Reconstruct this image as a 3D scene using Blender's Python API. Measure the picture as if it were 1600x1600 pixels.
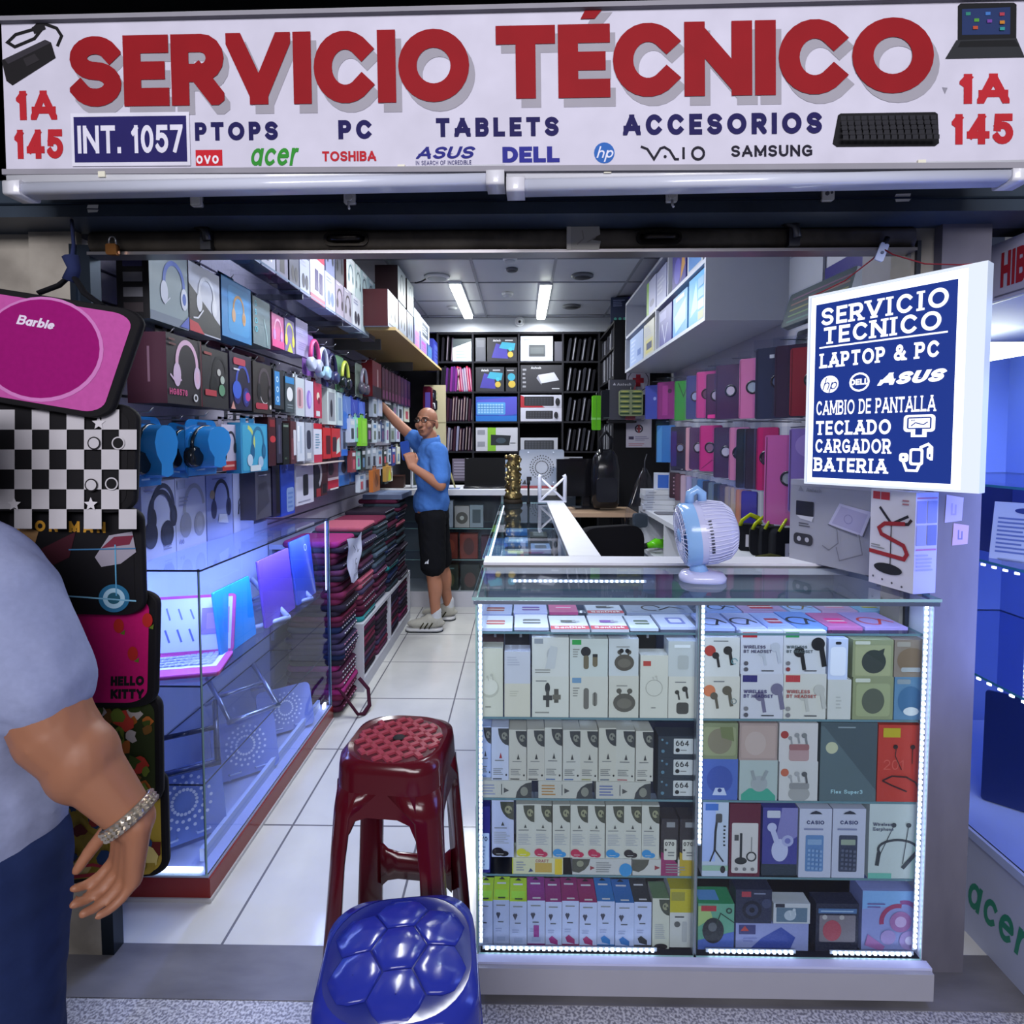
import bpy, math, random
from mathutils import Vector, Matrix
random.seed(11)
S = bpy.context.scene
COL = S.collection
for _o in list(bpy.data.objects):
    bpy.data.objects.remove(_o)
PI = math.pi

# ------------------------------------------------------------------ camera, world, lights, exposure
FOC, CX, CY = 900.0, 800.0, 734.0
PITCH, YAW = math.radians(2.8), math.radians(.95)
CAM = Vector((0, 0, 1.47))
cd = bpy.data.cameras.new('camera')
cam = bpy.data.objects.new('camera', cd)
COL.objects.link(cam)
cam.location = CAM
cam.rotation_euler = (PI / 2 - PITCH, 0, YAW)
cd.sensor_width = 36
cd.lens = 36 * FOC / 1600
cd.shift_y = (CY - 800) / 1600
cd.clip_start = .05
S.camera = cam

w = bpy.data.worlds.new('mall_ambient')
S.world = w
w.use_nodes = True
bg = w.node_tree.nodes['Background']
bg.inputs[0].default_value = (.52, .55, .68, 1)
bg.inputs[1].default_value = .16


def area(name, loc, rot, sx, sy, power, col=(1, 1, 1)):
    l = bpy.data.lights.new(name, 'AREA')
    l.shape = 'RECTANGLE'
    l.size, l.size_y, l.energy, l.color = sx, sy, power, col
    o = bpy.data.objects.new(name, l)
    COL.objects.link(o)
    o.location = loc
    o.rotation_euler = rot
    return o


# corridor ceiling lamps of the mall, and an added fill brightening sign and fronts
area('corridor_lamp', (-.9, -1.6, 3.3), (math.radians(28), 0, 0), 1.2, .3, 5, (.9, .93, 1))
area('corridor_lamp', (1.3, -1.4, 3.3), (math.radians(28), 0, 0), 1.2, .3, 8, (.9, .93, 1))
area('front_fill_light', (0, -2.5, 2.9), (math.radians(80), 0, 0), 3.6, 1.0, 190, (.97, .95, 1))
# the shop's two ceiling tubes, then two added unseen fills nearer the entrance
area('shop_tube_and_fill', (-.535, 5.26, 2.69), (0, 0, 0), .10, 1.15, 21, (.95, .98, 1))
area('shop_tube_and_fill', (.195, 5.30, 2.69), (0, 0, 0), .10, 1.15, 21, (.95, .98, 1))
area('shop_tube_and_fill', (-.535, 2.9, 2.69), (0, 0, 0), .10, 1.15, 32, (.90, .94, 1))
area('shop_tube_and_fill', (.195, 2.9, 2.69), (0, 0, 0), .10, 1.15, 20, (.90, .94, 1))
# LED strips inside the glass cases
LEDC = (.34, .46, 1)
area('case_strip_light', (-1.16, 1.79, 1.055), (math.radians(12), 0, 0), .30, .015, 3, LEDC)
area('case_strip_light', (-1.02, 2.35, 1.055), (0, math.radians(22), 0), .015, 1.1, 10, LEDC)
area('counter_strip_light', (.17, 1.490, 1.045), (math.radians(12), 0, 0), .55, .012, .5, (.62, .72, 1))
area('counter_strip_light', (.76, 1.490, 1.045), (math.radians(12), 0, 0), .55, .012, .5, (.62, .72, 1))
area('side_case_strip_light', (1.6, 1.75, 1.85), (0, 0, 0), .5, .5, 9, (.30, .42, 1))
area('side_case_strip_light', (1.345, 1.42, 1.2), (0, math.radians(90), 0), .9, .2, 5, (.25, .35, 1))

S.view_settings.view_transform = 'Standard'
S.view_settings.look = 'None'
S.view_settings.gamma = 1
S.view_settings.use_curve_mapping = False
S.view_settings.exposure = 0
S.cycles.use_denoising = True
S.cycles.max_bounces = 7
S.cycles.transparent_max_bounces = 24
S.cycles.sample_clamp_indirect = 4

# ------------------------------------------------------------------ helpers
_cam = cam.rotation_euler.to_matrix()


def P(px, py, X=None, Y=None, Z=None):
    d = _cam @ Vector(((px - CX) / FOC, -(py - CY) / FOC, -1))
    t = (X - CAM.x) / d.x if X is not None else (Y - CAM.y) / d.y if Y is not None else (Z - CAM.z) / d.z
    return CAM + d * t


def lin(h):
    r = []
    for i in (0, 2, 4):
        c = int(h[i:i + 2], 16) / 255
        r.append(c / 12.92 if c <= .04045 else ((c + .055) / 1.055) ** 2.4)
    return (*r, 1)


_M = {}


def M(key):
    """'rrggbb' card, 'g:' gloss plastic, 'm:' metal, 'f:' fabric, 'e3:' emitter, 's:' skin, 'k:' smoked film; glass / film"""
    if not isinstance(key, str):
        return key
    if key in _M:
        return _M[key]
    m = bpy.data.materials.new('mat_' + key.replace(':', '_'))
    m.use_nodes = True
    nt = m.node_tree
    b = nt.nodes['Principled BSDF']
    out = nt.nodes['Material Output']
    kind, hx = key.split(':') if ':' in key else ('c', key)
    if key in ('glass', 'film', 'caseglass'):
        nt.nodes.remove(b)
        tr = nt.nodes.new('ShaderNodeBsdfTransparent')
        gl = nt.nodes.new('ShaderNodeBsdfGlossy')
        mx = nt.nodes.new('ShaderNodeMixShader')
        fr = nt.nodes.new('ShaderNodeFresnel')
        fr.inputs[0].default_value = 1.5
        mt = nt.nodes.new('ShaderNodeMath')
        mt.operation = 'MULTIPLY_ADD'
        tr.inputs[0].default_value = dict(glass=(.93, .97, .97, 1), film=(.94, .95, .98, 1), caseglass=(.90, .93, 1, 1))[key]
        gl.inputs[1].default_value = .12 if key == 'film' else .02
        mt.inputs[1].default_value = .9
        mt.inputs[2].default_value = .03 if key == 'film' else .005
        ge = nt.nodes.new('ShaderNodeNewGeometry')      # no inner reflection at the back of a thin pane
        su_ = nt.nodes.new('ShaderNodeMath')
        su_.operation = 'SUBTRACT'
        su_.use_clamp = True
        nt.links.new(fr.outputs[0], mt.inputs[0])
        nt.links.new(mt.outputs[0], su_.inputs[0])
        nt.links.new(ge.outputs['Backfacing'], su_.inputs[1])
        nt.links.new(su_.outputs[0], mx.inputs[0])
        nt.links.new(tr.outputs[0], mx.inputs[1])
        nt.links.new(gl.outputs[0], mx.inputs[2])
        nt.links.new(mx.outputs[0], out.inputs[0])
    elif kind[0] == 'e':
        b.inputs['Base Color'].default_value = (0, 0, 0, 1)
        b.inputs['Emission Color'].default_value = lin(hx)
        b.inputs['Emission Strength'].default_value = float(kind[1:] or 1)
    else:
        c = lin(hx)
        tx = nt.nodes.new('ShaderNodeTexCoord')
        no = nt.nodes.new('ShaderNodeTexNoise')
        no.inputs['Scale'].default_value = dict(f=90, m=25).get(kind, 14)
        no.inputs['Detail'].default_value = 2
        mix = nt.nodes.new('ShaderNodeMix')
        mix.data_type = 'RGBA'
        k = .80 if kind in 'fx' else .93
        mix.inputs[6].default_value = (c[0] * k, c[1] * k, c[2] * k, 1)
        mix.inputs[7].default_value = c
        nt.links.new(tx.outputs['Object'], no.inputs['Vector'])
        nt.links.new(no.outputs[0], mix.inputs[0])
        nt.links.new(mix.outputs[2], b.inputs['Base Color'])
        b.inputs['Roughness'].default_value = dict(c=.42, g=.16, m=.3, f=.9, s=.5, x=.7).get(kind, .4)
        b.inputs['Specular IOR Level'].default_value = dict(f=.15, s=.35, x=.2).get(kind, .4)
        if kind == 'm':
            b.inputs['Metallic'].default_value = .9
        if kind == 's':
            b.inputs['Subsurface Weight'].default_value = .08
            b.inputs['Subsurface Radius'].default_value = (.01, .004, .002)
    _M[key] = m
    return m


class B:
    def __init__(s):
        s.v, s.f, s.mi, s.sm, s.mats, s.ix = [], [], [], [], [], {}

    def mat(s, k):
        m = M(k)
        if m.name not in s.ix:
            s.ix[m.name] = len(s.mats)
            s.mats.append(m)
        return s.ix[m.name]

    def face(s, pts, k, sm=False):
        n = len(s.v)
        s.v.extend(tuple(p) for p in pts)
        s.f.append(tuple(range(n, n + len(pts))))
        s.mi.append(s.mat(k))
        s.sm.append(sm)

    def grid(s, rows, k, closed=False, sm=True, caps=False):
        """rows: list of rings (lists of points of equal length)"""
        n0 = len(s.v)
        m = len(rows[0])
        for r in rows:
            s.v.extend(tuple(p) for p in r)
        mi = s.mat(k)
        for i in range(len(rows) - 1):
            for j in range(m if closed else m - 1):
                a, b_ = n0 + i * m + j, n0 + i * m + (j + 1) % m
                s.f.append((a, b_, b_ + m, a + m))
                s.mi.append(mi)
                s.sm.append(sm)
        if caps:
            s.f.append(tuple(range(n0 + m - 1, n0 - 1, -1)))
            s.f.append(tuple(range(n0 + (len(rows) - 1) * m, n0 + len(rows) * m)))
            s.mi += [mi, mi]
            s.sm += [False, False]
        return s

    def box(s, x0, x1, y0, y1, z0, z1, k, top=None, front=None, sides=None, back=None):
        p = [(x0, y0, z0), (x1, y0, z0), (x1, y1, z0), (x0, y1, z0), (x0, y0, z1), (x1, y0, z1), (x1, y1, z1), (x0, y1, z1)]
        for q, kk in (((0, 1, 5, 4), front), ((1, 2, 6, 5), sides), ((2, 3, 7, 6), back), ((3, 0, 4, 7), sides), ((4, 5, 6, 7), top), ((3, 2, 1, 0), None)):
            s.face([p[i] for i in q], kk or k)
        return s

    def rbox(s, x0, x1, y0, y1, z0, z1, r, k, n=4, axis='y', sm=True):
        """box with its silhouette rounded in the plane across axis"""
        if axis == 'y':
            o = rrect(x0, x1, z0, z1, r, n)
            A = [[(a, y1, c) for a, c in o], [(a, y0, c) for a, c in o]]
        elif axis == 'z':
            o = rrect(x0, x1, y0, y1, r, n)
            A = [[(a, c, z0) for a, c in o], [(a, c, z1) for a, c in o]]
        else:
            o = rrect(y0, y1, z0, z1, r, n)
            A = [[(x0, a, c) for a, c in o], [(x1, a, c) for a, c in o]]
        s.grid(A, k, True, sm, True)
        return s

    def tube(s, pts, r, k, n=8, caps=True, flat=1):
        pts = [Vector(p) for p in pts]
        rows = []
        up = None
        for i, p in enumerate(pts):
            d = (pts[min(i + 1, len(pts) - 1)] - pts[max(i - 1, 0)]).normalized()
            if up is None:
                up = Vector((0, 0, 1)) if abs(d.z) < .9 else Vector((0, 1, 0))
            a = d.cross(up).normalized()
            up = a.cross(d).normalized()
            rr = r[i] if isinstance(r, (list, tuple)) else r
            rows.append([p + a * math.cos(t) * rr + up * math.sin(t) * rr * flat for t in [2 * PI * j / n for j in range(n)]])
        s.grid(rows, k, True, True, caps)
        return s

    def lathe(s, prof, k, n=24, c=(0, 0, 0), ax='z', caps=True):
        rows = []
        for r, h in prof:
            ring = []
            for j in range(n):
                t = 2 * PI * j / n
                x, y = r * math.cos(t), r * math.sin(t)
                q = (x, y, h) if ax == 'z' else (x, h, y) if ax == 'y' else (h, x, y)
                ring.append((c[0] + q[0], c[1] + q[1], c[2] + q[2]))
            rows.append(ring)
        s.grid(rows, k, True, True, caps)
        return s

    def xf(s, m, start=0):
        for i in range(start, len(s.v)):
            s.v[i] = tuple(m @ Vector(s.v[i]))
        return s

    def build(s, name, parent=None, loc=None, rz=0, rot=None):
        me = bpy.data.meshes.new(name)
        me.from_pydata(s.v, [], s.f)
        for m in s.mats:
            me.materials.append(m)
        me.polygons.foreach_set('material_index', s.mi)
        me.polygons.foreach_set('use_smooth', s.sm)
        me.update()
        o = bpy.data.objects.new(name, me)
        COL.objects.link(o)
        if loc is not None:
            o.location = loc
        o.rotation_euler = rot or (0, 0, rz)
        if parent is not None:
            o.parent = parent
        return o


def tag(o, label, cat, group=None, kind=None):
    o['label'] = label
    o['category'] = cat
    if group:
        o['group'] = group
    if kind:
        o['kind'] = kind
    return o


def thing(name, label, cat, loc=(0, 0, 0), rz=0, group=None, rot=None):
    o = bpy.data.objects.new(name, None)
    COL.objects.link(o)
    o.empty_display_size = .05
    o.location = loc
    o.rotation_euler = rot or (0, 0, rz)
    return tag(o, label, cat, group)


def struct(name, b, label=None):
    o = b.build(name)
    o['kind'] = 'structure'
    if label:
        o['label'] = label
        o['category'] = name.split('_')[0]
    return o


def dup(o, loc=None, label=None, rz=None):
    c = o.copy()
    COL.objects.link(c)
    if loc is not None:
        c.location = loc
    if rz is not None:
        c.rotation_euler = (0, 0, rz)
    if label:
        c['label'] = label
    for ch in o.children:
        d = ch.copy()
        COL.objects.link(d)
        d.parent = c
        for g in ch.children:
            e = g.copy()
            COL.objects.link(e)
            e.parent = d
    return c


def rrect(x0, x1, y0, y1, r, n=4):
    o = []
    for cx, cy, a in ((x1 - r, y0 + r, -90), (x1 - r, y1 - r, 0), (x0 + r, y1 - r, 90), (x0 + r, y0 + r, 180)):
        for i in range(n + 1):
            t = math.radians(a + 90 * i / n)
            o.append((cx + r * math.cos(t), cy + r * math.sin(t)))
    return o


# ------------------------------------------------------------------ flat artwork printed on faces
def arcp(cx, cy, rx, ry, a0, a1, n=10):
    return [(cx + rx * math.cos(math.radians(a0 + (a1 - a0) * i / n)), cy + ry * math.sin(math.radians(a0 + (a1 - a0) * i / n))) for i in range(n + 1)]


def clip(poly, x0, x1, y0, y1):
    for ax, lim, sg in ((0, x0, 1), (0, x1, -1), (1, y0, 1), (1, y1, -1)):
        o = []
        for i, p in enumerate(poly):
            q = poly[i - 1]
            dp, dq = (p[ax] - lim) * sg, (q[ax] - lim) * sg
            if (dp >= 0) != (dq >= 0):
                t = dq / (dq - dp)
                o.append((q[0] + (p[0] - q[0]) * t, q[1] + (p[1] - q[1]) * t))
            if dp >= 0:
                o.append(p)
        poly = o
        if not poly:
            return []
    return poly


def rib(pts, w, ext=0):
    """quads of a thick line, mitred"""
    pts = [Vector((p[0], p[1])) for p in pts]
    if ext:
        pts[0] = pts[0] + (pts[0] - pts[1]).normalized() * ext
        pts[-1] = pts[-1] + (pts[-1] - pts[-2]).normalized() * ext
    L, n = [], len(pts)
    for i, p in enumerate(pts):
        a = (pts[i] - pts[i - 1]).normalized() if i else (pts[1] - p).normalized()
        b_ = (pts[i + 1] - p).normalized() if i < n - 1 else a
        t = a + b_
        t = t.normalized() if t.length > 1e-4 else a
        nm = Vector((-t.y, t.x))
        k = w / 2 / max(.4, nm.dot(Vector((-a.y, a.x))))
        L.append((p + nm * k, p - nm * k))
    return [[tuple(L[i][1]), tuple(L[i + 1][1]), tuple(L[i + 1][0]), tuple(L[i][0])] for i in range(n - 1)]


_A = arcp
GL = {
    'A': (.92, [[(0, 0), (.5, 1)], [(.5, 1), (1, 0)], [(.2, .28), (.8, .28)]]),
    'B': (.74, [[(0, 0), (0, 1), (.6, 1)] + _A(.6, .77, .36, .23, 90, -90, 8)[1:] + [(0, .54)], [(.62, .54)] + _A(.64, .27, .36, .27, 90, -90, 8)[1:] + [(0, 0)]]),
    'C': (.86, [_A(.52, .5, .52, .5, 42, 318, 20)]),
    'D': (.8, [[(0, 0), (0, 1), (.42, 1)] + _A(.42, .5, .58, .5, 90, -90, 12)[1:] + [(0, 0)]]),
    'E': (.66, [[(1, 1), (0, 1), (0, 0), (1, 0)], [(0, .5), (.86, .5)]]),
    'F': (.64, [[(1, 1), (0, 1), (0, 0)], [(0, .48), (.86, .48)]]),
    'G': (.88, [_A(.52, .5, .52, .5, 45, 300, 18) + [(.98, .12), (.98, .46), (.56, .46)]]),
    'H': (.78, [[(0, 0), (0, 1)], [(1, 0), (1, 1)], [(0, .5), (1, .5)]]),
    'I': (0, [[(.5, 0), (.5, 1)]]),
    'J': (.6, [[(1, 1), (1, .3)] + _A(.5, .3, .5, .3, 0, -170, 8)]),
    'K': (.8, [[(0, 0), (0, 1)], [(0, .4), (1, 1)], [(.32, .6), (1, 0)]]),
    'L': (.64, [[(0, 1), (0, 0), (1, 0)]]),
    'M': (1.02, [[(0, 0), (0, 1)], [(0, 1), (.5, .2)], [(.5, .2), (1, 1)], [(1, 1), (1, 0)]]),
    'N': (.84, [[(0, 0), (0, 1)], [(0, 1), (1, 0)], [(1, 0), (1, 1)]]),
    'O': (.98, [_A(.5, .5, .5, .5, 0, 360, 28)]),
    'P': (.7, [[(0, 0), (0, 1), (.6, 1)] + _A(.6, .72, .4, .28, 90, -90, 8)[1:] + [(0, .44)]]),
    'Q': (.98, [_A(.5, .5, .5, .5, 0, 360, 24), [(.62, .3), (1, 0)]]),
    'R': (.76, [[(0, 0), (0, 1), (.6, 1)] + _A(.6, .72, .4, .28, 90, -90, 8)[1:] + [(0, .44)], [(.5, .44), (1, 0)]]),
    'S': (.76, [_A(.5, .755, .48, .245, 25, 270, 14) + _A(.5, .255, .5, .255, 90, -155, 14)[1:]]),
    'T': (.76, [[(0, 1), (1, 1)], [(.5, 1), (.5, 0)]]),
    'U': (.8, [[(0, 1), (0, .36)] + _A(.5, .36, .5, .36, 180, 360, 12) + [(1, 1)]]),
    'V': (.92, [[(0, 1), (.5, 0)], [(.5, 0), (1, 1)]]),
    'W': (1.2, [[(0, 1), (.26, 0)], [(.26, 0), (.5, .9)], [(.5, .9), (.74, 0)], [(.74, 0), (1, 1)]]),
    'X': (.86, [[(0, 0), (1, 1)], [(0, 1), (1, 0)]]),
    'Y': (.86, [[(0, 1), (.5, .45)], [(1, 1), (.5, .45)], [(.5, .5), (.5, 0)]]),
    'Z': (.74, [[(0, 1), (1, 1), (0, 0), (1, 0)]]),
    '0': (.66, [_A(.5, .5, .5, .5, 0, 360, 22)]),
    '1': (.4, [[(.75, 0), (.75, 1)], [(.75, .98), (0, .78)]]),
    '2': (.66, [_A(.5, .7, .48, .3, 165, -30, 10) + [(0, 0), (1, 0)]]),
    '3': (.66, [_A(.48, .76, .46, .24, 150, -90, 10), _A(.48, .26, .5, .26, 90, -150, 10)]),
    '4': (.74, [[(.72, 0), (.72, 1)], [(.72, 1), (0, .25)], [(0, .25), (1, .25)]]),
    '5': (.68, [[(.92, 1), (.14, 1), (.08, .56)], _A(.46, .33, .52, .33, 128, -150, 14)]),
    '6': (.68, [_A(.5, .32, .5, .32, 0, 360, 16), _A(.62, .32, .62, .68, 180, 95, 8)]),
    '7': (.66, [[(0, 1), (1, 1), (.3, 0)]]),
    '8': (.68, [_A(.5, .76, .42, .24, 0, 360, 14), _A(.5, .27, .5, .27, 0, 360, 16)]),
    '9': (.68, [_A(.5, .68, .5, .32, 0, 360, 16), _A(.38, .68, .62, .68, 0, -85, 8)]),
    '.': (0, [[(.5, 0), (.5, .04)]]), ',': (0, [[(.5, 0), (.5, .04)]]), ' ': (.36, []), '-': (.4, [[(0, .45), (1, .45)]]),
    '&': (.9, [[(1, 0), (.22, .72)] + _A(.46, .8, .25, .2, 190, -60, 8) + _A(.36, .24, .36, .24, 120, 330, 10) + [(1, .48)]]),
    'a': (.62, [_A(.46, .3, .46, .3, 0, 360, 14), [(.96, 0), (.96, .6)]]),
    'b': (.62, [_A(.52, .3, .48, .3, 0, 360, 14), [(0, 0), (0, 1)]]),
    'c': (.56, [_A(.55, .3, .55, .3, 45, 315, 12)]),
    'e': (.6, [[(.05, .33), (.97, .33)] + _A(.5, .3, .5, .3, 8, 315, 14)]),
    'h': (.58, [[(0, 0), (0, 1)], [(0, .3)] + _A(.5, .34, .5, .26, 180, 0, 8) + [(1, 0)]]),
    'i': (0, [[(.5, 0), (.5, .58)], [(.5, .85), (.5, .9)]]),
    'l': (0, [[(.5, 0), (.5, 1)]]),
    'n': (.56, [[(0, 0), (0, .6)], _A(.5, .34, .5, .26, 180, 0, 8) + [(1, 0)]]),
    'o': (.6, [_A(.5, .3, .5, .3, 0, 360, 16)]),
    'p': (.62, [_A(.52, .3, .48, .3, 0, 360, 14), [(0, -.4), (0, .6)]]),
    'r': (.4, [[(0, 0), (0, .6)], _A(.7, .2, .7, .4, 175, 80, 6)]),
    's': (.54, [_A(.5, .45, .46, .15, 25, 270, 8) + _A(.5, .15, .48, .15, 90, -155, 8)[1:]]),
    'u': (.58, [[(0, .6), (0, .26)] + _A(.5, .26, .5, .26, 180, 360, 8), [(1, 0), (1, .6)]]),
    'v': (.6, [[(0, .6), (.5, 0)], [(.5, 0), (1, .6)]]),
    'k': (.56, [[(0, 0), (0, 1)], [(0, .25), (.9, .6)], [(.3, .35), (1, 0)]]),
    'x': (.56, [[(0, 0), (1, .6)], [(0, .6), (1, 0)]]),
    'd': (.62, [_A(.48, .3, .48, .3, 0, 360, 14), [(1, 0), (1, 1)]]),
    't': (.4, [[(.4, 0), (.4, .9)], [(0, .6), (1, .6)]]),
    'w': (.9, [[(0, .6), (.26, 0)], [(.26, 0), (.5, .6)], [(.5, .6), (.74, 0)], [(.74, 0), (1, .6)]]),
    'f': (.42, [[(.4, 0), (.4, .7), (.6, 1), (1, 1)], [(0, .6), (.9, .6)]]),
}


def text(s, wt=.16, slab=0, ws=1, track=.14, sl=0):
    """polygons of a line of lettering, cap height 1; returns (polys, width)"""
    out, x = [], 0
    for ch in s:
        acc = ch == '\u00c9'
        gw, st = GL.get('E' if acc else ch, GL.get(ch.upper(), GL[' ']))
        W = max(gw * ws, wt) if gw else (wt + (slab * 2 if slab else 0))
        iw, ih = W - wt, 1 - wt
        lowp = ch == 'p'
        for si, k in enumerate(st):
            pts = [(wt / 2 + px * iw, wt / 2 + py * ih) for px, py in k]
            n0 = (wt / 2 + k[0][0] * iw)
            cl = len(k) > 2 and k[0] == k[-1] or (abs(k[0][0] - k[-1][0]) < 1e-6 and abs(k[0][1] - k[-1][1]) < 1e-6)
            if cl:
                pts.append(pts[1])
            for q in rib(pts, wt, 0 if cl else wt * (.9 if ch in 'AVNMWXKZ' else .5)):
                x0_, x1_ = (0, W) if ch not in 'AV' or si > 1 else (0, W / 2 + wt * .52) if si == 0 else (W / 2 - wt * .52, W)
                q = clip(q, x0_, x1_, -.5 if lowp else 0, 1)
                if len(q) > 2:
                    out.append([(a + x, c) for a, c in q])
            if slab:
                for (a, c), (a2, c2) in ((k[0], k[1]), (k[-1], k[-2])) + (((k[1], k[0]),) if len(k) > 2 and k[0][0] == 0 == k[1][0] else ()):
                    if c in (0, 1) and abs(c2 - c) > .3 and abs(a2 - a) * iw < .6:
                        px = wt / 2 + a * iw + x
                        y0 = 0 if c == 0 else 1 - wt * .62
                        out.append([(px - wt / 2 - slab, y0), (px + wt / 2 + slab, y0), (px + wt / 2 + slab, y0 + wt * .62), (px - wt / 2 - slab, y0 + wt * .62)])
        if acc:
            c = x + W / 2
            out.append([(c - .04, 1.07), (c + .14, 1.07), (c + .3, 1.27), (c + .06, 1.27)])
        x += W + track + (slab * 1.3 if slab else 0)
    if sl:
        out = [[(a + c * sl, c) for a, c in q] for q in out]
    return out, x - track


class Fr:
    """a face to print on: origin lower left, U along, V up"""

    def __init__(s, O, U, V):
        s.O, s.U, s.V = Vector(O), Vector(U), Vector(V)
        s.w, s.h = s.U.length, s.V.length
        s.N = s.U.cross(s.V).normalized()

    def __call__(s, u, v, l):
        return s.O + s.U * u + s.V * v + s.N * l


class Fr4(Fr):
    def __init__(s, bl, br, tr, tl):
        s.c = [Vector(p) for p in (bl, br, tr, tl)]
        s.w, s.h = (s.c[1] - s.c[0]).length, (s.c[3] - s.c[0]).length
        s.N = (s.c[1] - s.c[0]).cross(s.c[3] - s.c[0]).normalized()

    def __call__(s, u, v, l):
        a, b_, c, d = s.c
        return a * (1 - u) * (1 - v) + b_ * u * (1 - v) + c * u * v + d * (1 - u) * v + s.N * l


MOT = {}


def art(b, fr, items, lift=.00025, l0=.0003):
    l = l0
    A = fr.w / fr.h

    def poly(pts, k):
        b.face([fr(x, y, l) for x, y in pts], k)

    def go(it):
        nonlocal l
        l += lift
        t = it[0]
        if t == 'r':
            x0, y0, x1, y1 = it[1:5]
            poly([(x0, y0), (x1, y0), (x1, y1), (x0, y1)], it[5])
        elif t == 'R':
            x0, y0, x1, y1, rr = it[1:6]
            poly([(x / A, y) for x, y in rrect(x0 * A, x1 * A, y0, y1, rr)], it[6])
        elif t == 'e':
            poly(arcp(it[1], it[2], it[3], it[4], 0, 342, 19), it[5])
        elif t == 'c':
            poly(arcp(it[1], it[2], it[3] / A, it[3], 0, 342, 19), it[4])
        elif t == 'p':
            poly(it[1], it[2])
        elif t == 'l':
            for q in rib([(x * A, y) for x, y in it[1]], it[2]):
                poly([(x / A, y) for x, y in q], it[3])
        elif t == 'a':
            cx, cy, r, a0, a1, wd, k = it[1:8]
            for q in rib(arcp(cx * A, cy, r, r * (it[8] if len(it) > 8 else 1), a0, a1, 16), wd):
                poly([(x / A, y) for x, y in q], k)
        elif t == 't':
            o = it[6] if len(it) > 6 else {}
            tw = o.get('w')
            o2 = {kk: vv for kk, vv in o.items() if kk in ('wt', 'slab', 'ws', 'track', 'sl')}
            ps, W = text(it[1], **o2)
            h = it[4]
            sx = h / A if tw is None else tw / W
            x0 = it[2] - (W * sx / 2 if o.get('al') == 'c' else 0)
            for q in ps:
                l += 6e-6
                poly([(x0 + x * sx, it[3] + y * h) for x, y in q], it[5])
        elif t == 'L':
            x0, y0, x1, y1, n, k = it[1:7]
            rnd = random.Random(int((x0 + y0 * 7 + n) * 1000))
            for i in range(n):
                y = y1 - (y1 - y0) * (i + .5) / n
                th = (y1 - y0) / n * .22
                xe = x0 + (x1 - x0) * rnd.uniform(.6, 1)
                poly([(x0, y - th), (xe, y - th), (xe, y + th), (x0, y + th)], k)
        else:
            for sub in MOT[t](A, *it[1:]):
                go(sub)
    for it in items:
        go(it)


def motif(f):
    MOT[f.__name__] = f
    return f


@motif
def hp(A, cx, cy, s, band, cup):      # over-ear headphones
    r = s * .36
    yield ('a', cx, cy + s * .06, r, -8, 188, s * .10, band, 1.25)
    yield ('e', cx - r / A, cy - s * .18, s * .13 / A, s * .24, cup)
    yield ('e', cx + r / A, cy - s * .18, s * .13 / A, s * .24, cup)
    yield ('e', cx + r / A, cy - s * .18, s * .07 / A, s * .13, band)


@motif
def hp3(A, cx, cy, s, band, cup):     # headphones seen half from the side
    r = s * .34
    yield ('a', cx, cy + s * .02, r, 10, 200, s * .09, band, 1.4)
    yield ('e', cx - r * .9 / A, cy - s * .26, s * .19 / A, s * .25, cup)
    yield ('e', cx + r * .5 / A, cy - s * .3, s * .19 / A, s * .25, cup)
    yield ('e', cx + r * .5 / A, cy - s * .3, s * .11 / A, s * .16, band)


@motif
def bud(A, cx, cy, s, k):             # stem earbud
    yield ('c', cx, cy + s * .25, s * .22, k)
    yield ('l', [(cx + s * .08 / A, cy + s * .3), (cx + s * .22 / A, cy - s * .5)], s * .16, k)


@motif
def buds(A, cx, cy, s, k):
    yield ('bud', cx - s * .35 / A, cy - s * .12, s * .8, k)
    yield ('bud', cx + s * .25 / A, cy + s * .1, s, k)


@motif
def podcase(A, cx, cy, s, k, k2):     # round charging case with two buds on top
    yield ('e', cx, cy - s * .1, s * .42 / A, s * .36, k)
    yield ('e', cx, cy - s * .12, s * .28 / A, s * .2, k2)
    yield ('c', cx - s * .2 / A, cy + s * .36, s * .1, k)
    yield ('c', cx + s * .2 / A, cy + s * .36, s * .1, k)
    yield ('l', [(cx - s * .2 / A, cy + s * .36), (cx - s * .12 / A, cy + s * .1)], s * .07, k)
    yield ('l', [(cx + s * .2 / A, cy + s * .36), (cx + s * .12 / A, cy + s * .1)], s * .07, k)


@motif
def mouse(A, cx, cy, s, k, k2):
    yield ('e', cx, cy, s * .3 / A, s * .5, k)
    yield ('l', [(cx, cy + s * .5), (cx, cy + s * .1)], s * .03, k2)
    yield ('e', cx, cy + s * .28, s * .04 / A, s * .1, k2)


@motif
def kb(A, cx, cy, wd, h, k, k2):      # keyboard with rows of keys
    yield ('R', cx - wd / 2, cy - h / 2, cx + wd / 2, cy + h / 2, h * .1, k)
    for i in range(4):
        y = cy - h * .38 + i * h * .2
        for j in range(9):
            x = cx - wd * .45 + j * wd * .1
            yield ('r', x, y, x + wd * .075, y + h * .14, k2)


@motif
def lap(A, cx, cy, s, k, k2):         # laptop
    yield ('r', cx - s * .5 / A, cy, cx + s * .5 / A, cy + s * .6, k)
    yield ('r', cx - s * .45 / A, cy + s * .05, cx + s * .45 / A, cy + s * .55, k2)
    yield ('p', [(cx - s * .62 / A, cy - s * .14), (cx + s * .62 / A, cy - s * .14), (cx + s * .5 / A, cy), (cx - s * .5 / A, cy)], k)


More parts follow.
